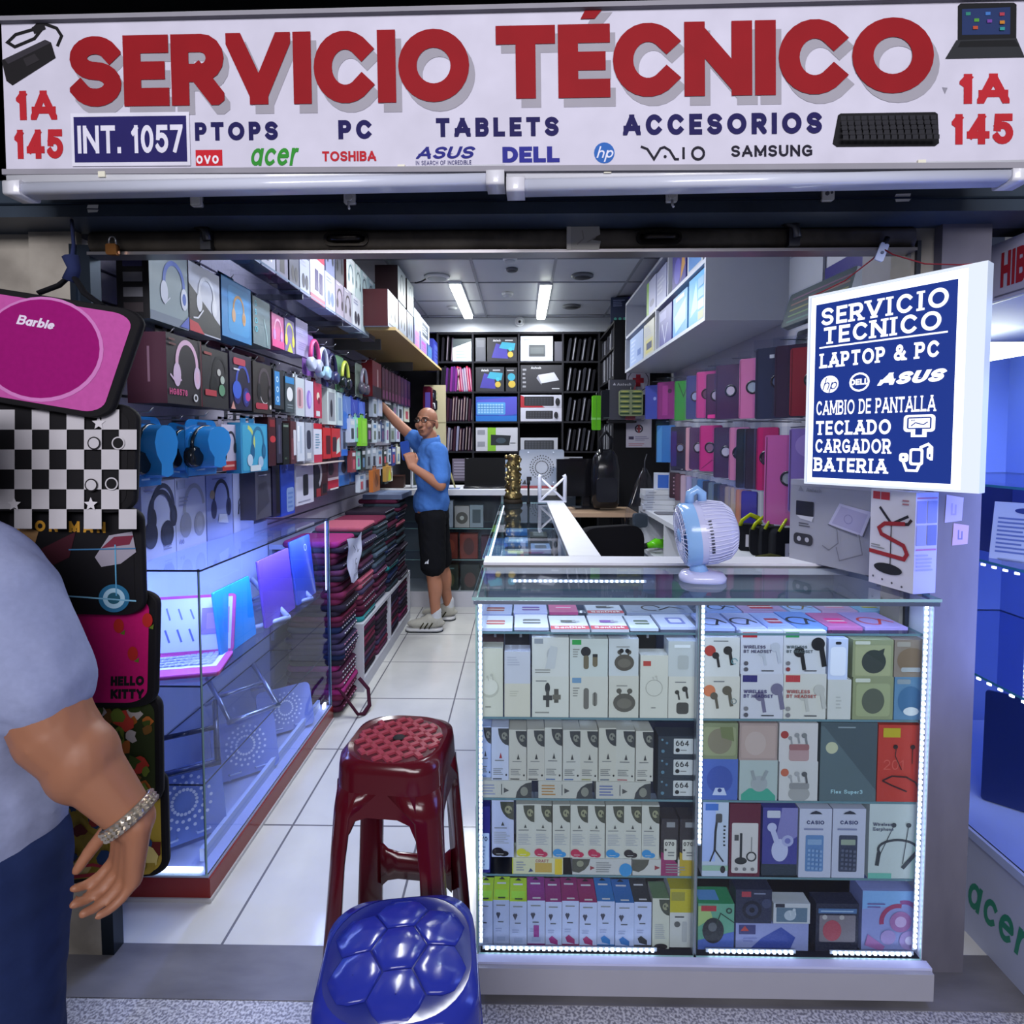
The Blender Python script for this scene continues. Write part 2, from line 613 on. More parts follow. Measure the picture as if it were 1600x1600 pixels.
@motif
def holes(A, cx, cy, r0, r1, n, k, hr=None):   # rings of fan holes
    rows = 3
    for q in range(rows):
        r = r0 + (r1 - r0) * q / (rows - 1)
        for i in range(n):
            t = 2 * PI * (i + q * .5) / n
            yield ('c', cx + r * math.cos(t) / A, cy + r * math.sin(t), (hr or r1 * .09), k)


@motif
def star(A, cx, cy, s, k):
    yield ('p', [(cx + (s if i % 2 == 0 else s * .45) * math.sin(i * PI / 5) / A, cy + (s if i % 2 == 0 else s * .45) * math.cos(i * PI / 5)) for i in range(10)], k)


@motif
def neck(A, cx, cy, s, k):            # neckband earphones
    yield ('a', cx, cy - s * .1, s * .4, -20, 200, s * .05, k, .5)
    yield ('l', [(cx - s * .38 / A, cy - s * .16), (cx - s * .42 / A, cy - s * .45)], s * .08, k)
    yield ('l', [(cx + s * .38 / A, cy - s * .16), (cx + s * .1 / A, cy - s * .5)], s * .08, k)
    yield ('l', [(cx - s * .4 / A, cy - s * .3), (cx - s * .1 / A, cy + s * .4)], s * .015, k)
    yield ('l', [(cx + s * .1 / A, cy - s * .4), (cx + s * .2 / A, cy + s * .4)], s * .015, k)
    yield ('c', cx - s * .1 / A, cy + s * .42, s * .05, k)
    yield ('c', cx + s * .2 / A, cy + s * .42, s * .05, k)


def pack(name, label, cat, w, d, h, base, items=(), loc=(0, 0, 0), rz=0, group=None, top=None, side=None, tops=(), sides=(), tab=0, rot=None, rights=()):
    """a printed carton: front at -y, standing on its base centre"""
    b = B()
    b.box(-w / 2, w / 2, -d / 2, d / 2, 0, h, base, top=top, sides=side)
    if items:
        art(b, Fr((-w / 2, -d / 2, 0), (w, 0, 0), (0, 0, h)), items)
    if tops:
        art(b, Fr((-w / 2, -d / 2, h), (w, 0, 0), (0, d, 0)), tops)
    if sides:
        art(b, Fr((-w / 2, d / 2, 0), (0, -d, 0), (0, 0, h)), sides)
    if rights:
        art(b, Fr((w / 2, -d / 2, 0), (0, d, 0), (0, 0, h)), rights)
    if tab:
        b.box(-w * .25, -w * .06, -.001, .001, h, h + tab, base)
        b.box(w * .06, w * .25, -.001, .001, h, h + tab, base)
        b.box(-w * .25, w * .25, -.001, .001, h + tab * .7, h + tab, base)
    o = b.build(name, loc=loc, rz=rz, rot=rot)
    return tag(o, label, cat, group)
# ------------------------------------------------------------------ setting
def tilemat(name, c1, c2, size, offx=0, offy=0, rough=.18, mortar=.004, speck=None):
    m = bpy.data.materials.new(name)
    m.use_nodes = True
    nt = m.node_tree
    b = nt.nodes['Principled BSDF']
    tc = nt.nodes.new('ShaderNodeTexCoord')
    mp = nt.nodes.new('ShaderNodeMapping')
    mp.inputs['Location'].default_value = (offx, offy, 0)
    nt.links.new(tc.outputs['Object'], mp.inputs[0])
    no = nt.nodes.new('ShaderNodeTexNoise')
    no.inputs['Scale'].default_value = 3 if not speck else 150
    no.inputs['Detail'].default_value = 4
    nt.links.new(tc.outputs['Object'], no.inputs[0])
    cr = nt.nodes.new('ShaderNodeValToRGB')
    cr.color_ramp.elements[0].position = .35 if not speck else .42
    cr.color_ramp.elements[1].position = .65 if not speck else .58
    cr.color_ramp.elements[0].color = lin(speck or c2)
    cr.color_ramp.elements[1].color = lin(c1)
    nt.links.new(no.outputs[0], cr.inputs[0])
    col = cr.outputs[0]
    if size:
        br = nt.nodes.new('ShaderNodeTexBrick')
        br.offset = 0
        br.inputs['Scale'].default_value = 1
        br.inputs['Brick Width'].default_value = size[0]
        br.inputs['Row Height'].default_value = size[1]
        br.inputs['Mortar Size'].default_value = mortar
        br.inputs['Mortar Smooth'].default_value = 0
        br.inputs['Mortar'].default_value = lin('6a6a70')
        nt.links.new(mp.outputs[0], br.inputs['Vector'])
        nt.links.new(col, br.inputs['Color1'])
        nt.links.new(col, br.inputs['Color2'])
        col = br.outputs[0]
    nt.links.new(col, b.inputs['Base Color'])
    b.inputs['Roughness'].default_value = rough
    return m


def grime(name, c1, c2, scale=6, rough=.7, lo=.35, hi=.7, stretch=(1, 1, 1)):
    m = bpy.data.materials.new(name)
    m.use_nodes = True
    nt = m.node_tree
    b = nt.nodes['Principled BSDF']
    tc = nt.nodes.new('ShaderNodeTexCoord')
    mp = nt.nodes.new('ShaderNodeMapping')
    mp.inputs['Scale'].default_value = stretch
    no = nt.nodes.new('ShaderNodeTexNoise')
    no.inputs['Scale'].default_value = scale
    no.inputs['Detail'].default_value = 6
    cr = nt.nodes.new('ShaderNodeValToRGB')
    cr.color_ramp.elements[0].position, cr.color_ramp.elements[1].position = lo, hi
    cr.color_ramp.elements[0].color, cr.color_ramp.elements[1].color = lin(c2), lin(c1)
    nt.links.new(tc.outputs['Object'], mp.inputs[0])
    nt.links.new(mp.outputs[0], no.inputs[0])
    nt.links.new(no.outputs[0], cr.inputs[0])
    nt.links.new(cr.outputs[0], b.inputs['Base Color'])
    b.inputs['Roughness'].default_value = rough
    b.inputs['Specular IOR Level'].default_value = .3
    return m


concrete = grime('mat_concrete', 'a09a90', '7c766e', 7)
pillarmat = grime('mat_pillar', '73717e', '504f5b', 5, .5, .3, .75, (1, 1, .35))
steelmat = grime('mat_shutter', '5d574f', '36322e', 12, .55, .3, .7, (1, 1, 1))
fascmat = grime('mat_fascia', '333e4b', '262e38', 4, .4)

b = B(); b.box(-1.40, 1.36, 1.60, 6.45, -.05, 0, tilemat('mat_shop_tiles', 'c9c9c6', 'bdbdbb', (.494, .547), .876 + .494 * 4, .061, .14, .004))
struct('floor', b, 'glossy pale grey tiled floor of the shop')
b = B(); b.box(-2.4, 2.4, -2.5, 1.435, -.05, 0, tilemat('mat_terrazzo', 'b9b9c0', 'a0a0a6', None, rough=.35, speck='6d6d78'))
struct('floor_corridor', b, 'speckled terrazzo floor of the corridor')
b = B(); b.box(-2.4, 2.4, 1.435, 1.60, -.05, .002, grime('mat_threshold', '77767c', '57565c', 3, .35, .3, .7, (1, 3, 1)))
struct('trim_1', b, 'dark grey stone threshold strip')

b = B()
b.box(-1.42, -1.352, 1.66, 6.45, 0, 2.8, '5b5a66')
z = .06
while z < 2.7:
    b.box(-1.352, -1.34, 1.66, 5.9, z, z + .088, 'f:b7b3c6')
    z += .098
struct('wall_left', b, 'pale slat wall with dark grooves')
b = B(); b.box(-1.42, 1.4, 6.40, 6.45, 0, 2.8, '2a2a30'); struct('wall_back', b)
b = B(); b.box(1.30, 1.333, 1.91, 6.45, 0, 2.8, 'b4b6c2'); struct('wall_right', b)
b = B(); b.box(-1.42, 1.37, 1.60, 6.45, 2.75, 2.80, 'b9bcc4')
for x in (-.96, -.36, .24, .84):
    b.box(x - .010, x + .010, 1.60, 6.02, 2.744, 2.7501, '8b8e97')
for i in range(8):
    y = 1.70 + .6 * i
    b.box(-1.34, 1.30, y - .010, y + .010, 2.745, 2.7501, '7d8089')
struct('ceiling', b, 'suspended ceiling of pale square tiles')
b = B(); b.box(-1.34, 1.30, 6.0, 6.06, 2.60, 2.744, 'aeb2bb'); struct('trim_2', b, 'pale soffit above the back shelves')

b = B(); b.box(-2.4, -1.235, 1.58, 1.66, 0, 3.2, concrete)
b.box(-1.33, -1.20, 1.56, 1.58, 0, 2.04, concrete); struct('wall_front_left', b, 'concrete pillar left of the shop opening')
b = B(); b.box(-1.20, -1.165, 1.56, 1.60, 0, 2.0, 'm:39424e'); b.box(-1.215, -1.20, 1.552, 1.56, 1.2, 2.0, 'm:39424e'); struct('door_1', b, 'dark steel jamb of the shutter')
b = B(); b.box(1.095, 1.222, 1.545, 1.9, 0, 3.2, pillarmat); struct('wall_front_right', b, 'stained grey pillar right of the shop opening')
b = B(); b.box(1.035, 1.095, 1.575, 1.66, 0, 2.04, 'x:7f7b76'); b.box(1.045, 1.055, 1.565, 1.575, 0, 2.0, 'm:4a4e57'); struct('door_2', b)
b = B(); b.box(-2.4, 2.4, 1.58, 1.66, 2.04, 3.25, 'x:202228'); struct('wall_front', b)
b = B(); b.box(-2.4, 2.4, 1.46, 1.579, 2.035, 2.125, fascmat)
b.box(-2.4, 2.4, 1.455, 1.461, 2.064, 2.068, 'm:3a4654'); struct('trim_3', b, 'dark slate blue fascia beam under the shop sign')
b = B(); b.box(-2.4, 2.4, 1.20, 1.58, 2.60, 2.70, 'x:17181c'); struct('trim_4', b)
# far side of the neighbouring shop
b = B(); b.box(1.37, 2.6, 3.2, 3.25, 0, 2.8, '8f9bb8'); struct('wall_neighbour', b)
b = B(); b.box(1.37, 2.4, 1.6, 3.2, -.05, 0, '8a8a92'); struct('floor_neighbour', b)

# ------------------------------------------------------------------ roller shutter bar
t = thing('roller_shutter', 'rolled up grimy brown metal shutter bar across the top of the opening', 'shutter', (0, 1.6, 1.97))
b = B(); b.rbox(-1.165, 1.035, -.045, .02, .012, .066, .02, steelmat, axis='x'); b.build('shutter_roll', t)
b = B(); b.box(-1.165, 1.035, -.05, .0, 0, .008, 'm:9a979b'); b.build('bottom_rail', t)
for px in (540, 1030):
    p = P(px, 364, Y=1.55)
    b = B()
    b.tube([(p.x - .045, -.05, .038), (p.x - .03, -.066, .036), (p.x + .03, -.066, .036), (p.x + .045, -.05, .038)], .008, 'm:2b2826', 8)
    b.rbox(p.x - .06, p.x + .06, -.05, -.044, .02, .056, .017, 'm:3b3732')
    b.build('pull_handle', t)
for px in (325, 1240):
    p = P(px, 360, Y=1.55)
    b = B()
    b.box(p.x - .016, p.x + .012, -.062, -.04, .01, .055, 'm:55565a')
    b.tube([(p.x - .03, -.055, .075), (p.x, -.06, .06), (p.x + .004, -.06, .03)], .012, 'm:4a4b50', 8)
    b.build('latch_bracket', t)
p = P(912, 370, Y=1.55)
b = B()
art(b, Fr((p.x - .045, -.052, .006), (.09, 0, 0), (0, -.0, .062)), [('p', [(0, .02), (.95, 0), (1, .35), (.7, .4), (.98, .62), (.95, 1), (.02, .96)], 'a5a39d'),
    ('l', [(.3, .2), (.5, .45), (.45, .8)], .05, '8f8d87'), ('l', [(.6, .3), (.85, .5)], .05, '8a8882'), ('r', .0, 0, .12, 1, 'b9b7b0')])
o = b.build('tape_patch', loc=(0, 1.6, 1.97)); tag(o, 'torn grey adhesive tape stuck on the middle of the shutter bar', 'tape')
t = thing('padlock', 'small brass padlock hanging at the left end of the shutter bar', 'padlock', P(176, 388, Y=1.535))
b = B(); b.rbox(-.014, .014, -.008, .008, -.018, .010, .005, 'm:a8713f'); b.build('body', t)
b = B(); b.tube([(-.009, 0, .008)] + [(.009 * math.cos(a), 0, .022 + .009 * math.sin(a)) for a in (PI, 2.3, 1.57, .8, 0)] + [(.009, 0, .008)], .003, 'm:8d8f94', 6); b.build('shackle', t)

# small fittings on the fascia
for i, (px, py, kind, lab) in enumerate([
        (310, 316, 'p', 'plain cream plastic cube fixed on the fascia, nearest the left end'),
        (548, 312, 'l', 'white plastic hook clip on the fascia above the left shutter handle'),
        (1048, 309, 'l', 'white plastic hook clip on the fascia above the right shutter handle'),
        (1291, 307, 's', 'square white socket plate on the fascia, nearest the right end')]):
    t = thing('fascia_clip', lab, 'clip', P(px, py, Y=1.46))
    b = B(); b.rbox(-.014, .014, -.012, 0, -.014, .014, .004, 'g:cfcfca'); b.build('body', t)
    b = B()
    if kind == 'l':
        b.lathe([(.009, -.018), (.009, -.011)], 'g:b9b9b6', 14, ax='y'); b.tube([(0, -.016, -.012), (0, -.017, -.024), (.002, -.02, -.03)], .003, 'g:d8d8d4', 6)
    elif kind == 's':
        b.lathe([(.005, -.014), (.005, -.011)], '55575c', 10, (-.004, 0, .002), 'y'); b.lathe([(.003, -.014), (.003, -.011)], '55575c', 10, (.007, 0, .004), 'y')
    else:
        b.box(-.010, .010, -.014, -.011, -.010, .010, 'g:e2e2dc')
    b.build('front_plate', t)
for px, py, lab, wd in [(145, 326, 'white torn paper sticker on the left end of the fascia', .03), (1410, 309, 'white frayed paper sticker on the right end of the fascia', .04)]:
    p = P(px, py, Y=1.4595)
    b = B(); art(b, Fr((p.x - wd / 2, p.y, p.z - .01), (wd, 0, 0), (0, 0, .02)), [('p', [(0, .55), (.95, .5), (1, 1), (.1, .95)], 'd8d8d4'), ('p', [(.1, 0), (.9, .05), (1, .35), (.05, .4)], 'd0d0ca')])
    tag(b.build('paper_sticker'), lab, 'sticker')

# ------------------------------------------------------------------ big shop sign
YL, YR = 1.34, 1.26
bl, br, tr, tl = P(10, 268, Y=YL), P(1598, 258, Y=YR), P(1600, 2, Y=YR), P(2, 38, Y=YL)
ext = Vector((br.x - bl.x, br.y - bl.y, 0)).normalized() * .05
br, tr = br + ext, tr + ext
UE = 1 + .05 / (br - bl - ext).length


def su(px): return (px - 6) / 1593 / UE


def sv(px, py):
    bo, to = 268 - 10 * px / 1600, 38 - 36 * px / 1600
    return (bo - py) / (bo - to)


sign = thing('shop_sign', 'wide white shop sign with big red SERVICIO T\u00c9CNICO lettering above the opening', 'sign', (0, 0, 0))
fr = Fr4(bl, br, tr, tl)
bk = Vector((0, .05, 0))
b = B()
WH = 'x:c9c6d6'
c = [bl, br, tr, tl]
b.face(c, WH); b.face([q + bk for q in reversed(c)], WH)
for i in range(4):
    b.face([c[i], c[i] + bk, c[(i + 1) % 4] + bk, c[(i + 1) % 4]], WH)
b.build('panel', sign)
b = B()
for e0, e1, t_ in ((bl, br, .012), (tl, tr, .010)):
    d = Vector((0, 0, t_))
    o_ = Vector((0, -.012, 0)); s_ = -1 if e0 is bl else 1
    a0, a1 = e0 + (Vector((0, 0, -t_)) if e0 is bl else Vector()), e1 + (Vector((0, 0, -t_)) if e0 is bl else Vector())
    q = [a0 + o_, a1 + o_, a1 + o_ + d, a0 + o_ + d]
    b.face(q, 'x:8f8d96'); b.face([q[3], q[2], q[2] + bk, q[3] + bk], 'x:8f8d96'); b.face([q[1], q[0], q[0] + bk, q[1] + bk], 'x:6d6c74')
    b.face([v + Vector((0, .06, 0)) for v in reversed(q)], 'x:6d6c74')
b.build('frame', sign)


def stext(nm, s, x0, x1, y0, y1, col, xm=None, l0=.0006, **o):
    xm = xm or (x0 + x1) / 2
    b = B()
    v0, v1 = sv(xm, y1), sv(xm, y0)
    o['w'] = su(x1) - su(x0)
    its = [('t', s, su(x0), v0, v1 - v0, col, o)]
    art(b, fr, its, l0=l0)
    return b.build(nm, sign)


RED, NAVY = 'x:8c0f19', 'x:1b1650'
for s, x0, x1, y0, y1 in (('SERVICIO', 120, 770, 51, 163), ('T\u00c9CNICO', 812, 1469, 34, 150)):
    stext('lettering_shadow', s, x0 + 8, x1 + 9, y0 + 13, y1 + 14, 'x:9b98a2', wt=.255, track=.035, l0=.0004)
    ob = stext('red_lettering', s, x0, x1, y0, y1, RED, wt=.255, track=.035, l0=.002)
    ob['label'] = 'bold red word on the white panel'
for s, x0, x1, y0, y1 in (('PTOPS', 326, 462, 190, 219), ('PC', 560, 614, 187, 217), ('TABLETS', 716, 908, 183, 213), ('ACCESORIOS', 1007, 1306, 177, 210)):
    stext('navy_lettering', s, x0, x1, y0, y1, NAVY, wt=.26, track=.26)
for s, x0, x1, y0, y1 in (('1A', 27, 96, 141, 187), ('145', 22, 105, 202, 248), ('1A', 1507, 1579, 115, 162), ('145', 1496, 1585, 178, 226)):
    stext('number_lettering', s, x0, x1, y0, y1, 'x:b0222c', wt=.24, track=.10)
stext('logo', 'TOSHIBA', 533, 620, 236, 252, 'x:b3202c', wt=.22, track=.1)
b = B(); art(b, fr, [('r', su(326), sv(347, 259), su(370), sv(347, 234), 'x:c01f2c'), ('t', 'ovo', su(327), sv(347, 256), .085, 'x:e4e2ea', {'w': su(364) - su(327), 'wt': .16})]); b.build('logo', sign)
stext('logo', 'acer', 415, 492, 217, 259, 'x:2f8a2f', wt=.15, sl=.25, track=.1)
stext('logo', 'ASUS', 683, 772, 229, 248, 'x:26277a', wt=.2, sl=.3, track=.1)
stext('slogan', 'IN SEARCH OF INCREDIBLE', 683, 771, 251, 258, 'x:4a4878', wt=.16, track=.2)
stext('logo', 'DELL', 820, 909, 229, 254, 'x:2a2c86', wt=.26, track=.06)
b = B(); u_, v_ = su(978), sv(978, 239)
art(b, fr, [('c', u_, v_, .068, 'x:2f63b0'), ('t', 'hp', su(966), v_ - .032, .075, 'x:dcdcec', {'w': su(990) - su(966), 'wt': .13, 'sl': .3})]); b.build('logo', sign)
b = B()
q = lambda x, y: (su(x), sv(x, y))
art(b, fr, [('l', [q(1034, 229), q(1044, 233), q(1054, 249), q(1064, 232), q(1070, 230), q(1078, 235), q(1086, 249), q(1092, 249)], .016, 'x:1c1a28'),
            ('l', [q(1099, 230), q(1099, 249)], .016, 'x:1c1a28'), ('a', su(1121), sv(1121, 240), .038, 0, 360, .016, 'x:1c1a28'), ('c', su(1071), sv(1071, 245), .01, 'x:1c1a28')])
b.build('logo', sign)
stext('logo', 'SAMSUNG', 1171, 1292, 227, 245, 'x:1a1728', wt=.2, track=.16)
# overlaid sticker
b = B(); art(b, fr, [('r', su(120), sv(220, 260), su(318), sv(220, 176), 'x:d6d4e2'), ('r', su(125), sv(220, 254), su(313), sv(220, 182), 'x:221d5c'),
                     ('t', 'INT. 1057', su(131), sv(220, 240), sv(220, 196) - sv(220, 240), 'x:d9d7e6', {'w': su(307) - su(131), 'wt': .19, 'track': .1})], l0=.0025)
b.build('number_sticker', sign)['label'] = 'navy sticker with white INT. 1057'
# printed pictures: power adapter, laptop, keyboard
b = B(); q = lambda x, y: (su(x), sv(x, y))
art(b, fr, [('l', [q(100, 72), q(108, 56), q(100, 44), q(82, 38), q(72, 34), q(60, 46), q(30, 54), q(16, 66), q(28, 73), q(62, 60), q(76, 44), q(66, 30)], .022, 'x:141316'),
            ('l', [q(60, 48), q(80, 40)], .05, 'x:1b1a1e'), ('p', [q(5, 94), q(80, 62), q(90, 66), q(97, 90), q(22, 133), q(12, 126)], 'x:1a181b'),
            ('p', [q(10, 92), q(80, 63), q(90, 67), q(16, 100)], 'x:333037'), ('p', [q(42, 92), q(62, 84), q(70, 94), q(48, 104)], 'x:2b282c')])
b.build('adapter_picture', sign)
b = B(); art(b, fr, [('p', [q(1504, 63), q(1504, 10), q(1508, 6), q(1584, 5), q(1588, 8), q(1588, 60)], 'x:17181c'), ('p', [q(1510, 55), q(1510, 15), q(1579, 12), q(1579, 54)], 'x:23335e'),
                     ('p', [q(1486, 92), q(1502, 63), q(1588, 60), q(1600, 90)], 'x:2b2d31'), ('p', [q(1504, 74), q(1508, 65), q(1586, 63), q(1592, 73)], 'x:16171a')] +
          [('r', su(x), sv(x, y + 5), su(x + 7), sv(x, y), k) for x, y, k in ((1515, 20, 'x:2f7d6c'), (1527, 30, 'x:4f8f3a'), (1543, 20, 'x:3f6fb5'), (1563, 21, 'x:a33a4b'), (1525, 42, 'x:b04a2f'), (1545, 32, 'x:6b3f91'), (1563, 34, 'x:b7772c'), (1563, 44, 'x:2f8a8a'))])
b.build('laptop_picture', sign)
b = B(); its = [('p', [q(1330, 180), q(1334, 177), q(1472, 175), q(1476, 178), q(1478, 224), q(1472, 229), q(1328, 230), q(1322, 225)], 'x:101014')]
for r_ in range(5):
    for k_ in range(14):
        x = 1334 + k_ * 10 - r_ * .4; y = 181 + r_ * 9
        its.append(('r', su(x), sv(x, y + 7), su(x + 8), sv(x, y), 'x:26262c'))
art(b, fr, its); b.build('keyboard_picture', sign)
b = B(); art(b, fr, [('p', [q(1482, 136), q(1490, 137), q(1486, 147)], 'x:8d8b98')]); b.build('tear_mark', sign)

# ------------------------------------------------------------------ tube lamps under the sign
for i, (x0, x1, lab) in enumerate([(20, 789, 'long unlit white tube lamp under the left half of the sign'), (792, 1597, 'long unlit white tube lamp under the right half of the sign')]):
    a_, c_ = P(x0, 289 - 12 * x0 / 1600, Y=1.345 - .07 * x0 / 1600), P(x1, 289 - 12 * x1 / 1600, Y=1.345 - .07 * x1 / 1600)
    L = (c_ - a_).length
    t = thing('tube_lamp', lab, 'lamp', (a_ + c_) / 2, math.atan2(c_.y - a_.y, c_.x - a_.x))
    b = B(); b.rbox(-L / 2, L / 2, -.016, .03, .004, .024, .004, 'g:d3d4dc', axis='x'); b.build('housing', t)
    b = B(); b.rbox(-L / 2 + .04, L / 2 - .04, -.024, .024, -.022, .005, .011, 'g:c0c4d4', axis='x'); b.build('diffuser', t)
    for s in (-1, 1):
        b = B(); b.rbox(s * (L / 2 - .02) - .02, s * (L / 2 - .02) + .02, -.027, .03, -.025, .008, .006, 'g:d0d0d8', axis='x'); b.build('end_cap', t)
    for x in (-L * .3, L * .3):
        b = B()
        b.box(x - .008, x + .008, -.020, -.0, .012, .0245, 'd9d6c4')
        b.build('mounting_clip', t)
# ------------------------------------------------------------------ lit hanging sign
pL, pR = Vector((.822, 1.68, 0)), Vector((1.05, 1.38, 0))
lbx = thing('lightbox_sign', 'square backlit blue and white sign hanging above the right end of the counter', 'sign')
U = pR - pL
N = Vector((U.y, -U.x, 0)).normalized()
Z0, Z1 = 1.349, 1.883
bl, br = pL + Vector((0, 0, Z0)), pR + Vector((0, 0, Z0))
hh = Vector((0, 0, Z1 - Z0))
b = B()
bk = -N * .035
q = [bl, br, br + hh, bl + hh]
b.face(q, 'e2.2:eef2ff')
b.face([v + bk for v in reversed(q)], 'x:9aa0b4')
b.build('light_panel', lbx)
b = B()
u = U.normalized()
for O_, U_, V_ in ((bl, u * .006, hh), (br - u * .006, u * .036, hh), (bl, U, Vector((0, 0, .006))), (bl + hh - Vector((0, 0, .006)), U, Vector((0, 0, .006)))):
    f_ = [O_, O_ + U_, O_ + U_ + V_, O_ + V_]
    f1 = [p + N * .006 for p in f_]
    f2 = [p + bk for p in f_]
    b.face(f1, 'e1.1:dfe8fb')
    for i in range(4):
        b.face([f1[(i + 1) % 4], f1[i], f2[i], f2[(i + 1) % 4]], 'e.8:c9d8f4')
b.build('frame', lbx)
fr = Fr(bl, U, hh)
BLU, WHT = 'e.8:13389c', 'e1.6:f3f6ff'
b = B(); art(b, fr, [('r', .052, .035, .93, .948, BLU)], l0=.001); b.build('blue_face', lbx)


def lbt(s, x0, x1, y0, y1, nm='white_lettering', **o):
    b = B()
    o.setdefault('wt', .19); o.setdefault('slab', .11); o.setdefault('track', .03)
    o['w'] = x1 - x0
    art(b, fr, [('t', s, x0, y0, y1 - y0, WHT, o)], l0=.0022)
    b.build(nm, lbx)


lbt('SERVICIO', .095, .90, .833, .922)
lbt('TECNICO', .115, .865, .735, .822)
lbt('LAPTOP & PC', .095, .855, .612, .688, wt=.21, track=.04)
lbt('CAMBIO DE PANTALLA', .075, .84, .366, .440, wt=.16, slab=.08)
lbt('TECLADO', .075, .59, .262, .335, wt=.2)
lbt('CARGADOR', .075, .59, .168, .240, wt=.19)
lbt('BATERIA', .07, .575, .070, .142, wt=.2)
b = B(); art(b, fr, [('r', .085, .716, .885, .724, WHT)], l0=.0022); b.build('rule_line', lbx)
b = B(); art(b, fr, [('c', .165, .525, .045, WHT), ('t', 'hp', .115, .497, .062, BLU, {'w': .095, 'wt': .1, 'sl': .35})], l0=.0022); b.build('logo', lbx)
b = B(); art(b, fr, [('a', .37, .525, .043, 0, 360, .009, WHT), ('t', 'DELL', .31, .511, .030, WHT, {'w': .12, 'wt': .24, 'track': .06})], l0=.0022); b.build('logo', lbx)
lbt('ASUS', .485, .86, .500, .558, 'logo', wt=.27, slab=0, sl=.35, track=.08)
b = B(); art(b, fr, [('R', .655, .272, .835, .352, .016, WHT), ('R', .675, .285, .815, .341, .008, BLU), ('r', .685, .291, .806, .335, WHT), ('r', .70, .248, .79, .272, WHT), ('r', .725, .258, .765, .285, BLU),
                     ('l', [(.70, .30), (.725, .315), (.77, .305), (.795, .318)], .005, BLU), ('t', 'xo', .70, .322, .012, BLU, {'wt': .2})], l0=.0022); b.build('screen_icon', lbx)
b = B(); art(b, fr, [('l', [(.66, .165), (.66, .13), (.68, .09), (.74, .09), (.76, .13), (.76, .2), (.80, .215), (.82, .2), (.82, .14)], .012, WHT), ('R', .695, .115, .775, .195, .012, WHT), ('R', .71, .128, .76, .183, .006, BLU),
                     ('R', .635, .13, .69, .172, .012, WHT), ('c', .66, .152, .005, BLU), ('R', .795, .145, .83, .20, .01, WHT), ('l', [(.812, .155), (.812, .17)], .006, BLU)], l0=.0022); b.build('charger_icon', lbx)
# wire and tag carrying it
hk = P(1379, 388, Y=1.545)
t = thing('hanging_wire', 'thin red wire holding up the blue and white lit sign', 'wire')
b = B()
for e in (pL + Vector((0, 0, Z1)), pR + Vector((0, 0, Z1))):
    m_ = (hk + e) / 2 - Vector((0, 0, .02))
    b.tube([hk, (hk * .75 + m_ * .25) - Vector((0, 0, .006)), m_, (e * .75 + m_ * .25) - Vector((0, 0, .002)), e], .0018, 'x:7c2330', 6)
b.build('wire', t)
t = thing('wire_tag', 'pale blue plastic tag tied where the red wire meets the shutter bar', 'tag', hk, rot=(0, .35, 0))
b = B(); b.rbox(-.011, .011, -.006, .0, -.035, .012, .004, 'g:b6c3e6'); b.lathe([(.004, -.009), (.004, -.006)], '5a6680', 10, (0, 0, -.014), 'y'); b.build('plate', t)
b = B(); b.tube([(0, 0, .01), (.002, .0, .03)], .007, 'x:23252c', 8); b.build('knot', t)

# ------------------------------------------------------------------ right front counter
CX0, CX1, CY0, CY1, CT = -.120, 1.062, 1.47, 1.97, 1.068
WHITE = 'c6c6cf'
BEAD = 'e9:dfe7ff'
GE = 'g:8fb5b5'


def pane(b, x0, x1, y0, y1, z0, z1, m='glass', edge=None):
    """thin sheet whose narrow rims show the green of the glass"""
    dx, dy, dz = x1 - x0, y1 - y0, z1 - z0
    k = min(dx, dy, dz)
    e = edge or GE
    p = [(x0, y0, z0), (x1, y0, z0), (x1, y1, z0), (x0, y1, z0), (x0, y0, z1), (x1, y0, z1), (x1, y1, z1), (x0, y1, z1)]
    for q, ax in (((0, 1, 5, 4), dy), ((1, 2, 6, 5), dx), ((2, 3, 7, 6), dy), ((3, 0, 4, 7), dx), ((4, 5, 6, 7), dz), ((3, 2, 1, 0), dz)):
        b.face([p[i] for i in q], m if ax == k else e)
    return b


def led(parent, a, c, n, ax, bead=BEAD):
    """a strip of bright beads from a to c"""
    a, c = Vector(a), Vector(c)
    b = B()
    d = c - a
    s = .0035
    b.box(min(a.x, c.x) - s * 1.3, max(a.x, c.x) + s * 1.3, a.y + .002, a.y + .005, min(a.z, c.z) - s * 1.3, max(a.z, c.z) + s * 1.3, 'b9c2d8') if abs(d.y) < .01 else None
    for i in range(n):
        p = a + d * ((i + .5) / n)
        b.box(p.x - s, p.x + s, p.y - s * .6, p.y + s * .6, p.z - s, p.z + s, bead)
    return b.build('light_strip', parent)


SH = [.968, .735, .512, .300]
dc = thing('display_counter', 'white glass-fronted display counter rimmed with bright LED strips, nearest the viewer', 'counter')
b = B(); b.box(CX0 + .005, CX1 + .005, 1.44, CY1, 0.022, .094, '9a9aa6'); b.box(CX0 + .02, CX1, 1.46, CY1, 0, .022, 'x:2a2a30'); b.build('plinth', dc)
b = B(); b.box(CX0, CX1 + .008, 1.452, 1.475, .088, .100, 'b9bde0'); b.box(CX0 + .01, CX1, 1.475, CY1, .080, .094, 'a9abb8'); b.build('bottom_shelf', dc)
MX = .462
for x0, x1 in ((CX0 + .006, MX - .003), (MX + .003, CX1 - .006)):
    b = B(); pane(b, x0, x1, 1.475, 1.480, .10, 1.058); b.build('front_pane', dc)
b = B(); pane(b, CX0, CX0 + .005, 1.48, CY1 - .02, .10, 1.058); b.build('side_pane', dc)
b = B(); b.box(CX1 - .004, CX1, 1.48, CY1 - .02, .10, 1.058, 'b4b9cf'); b.build('side_panel', dc)
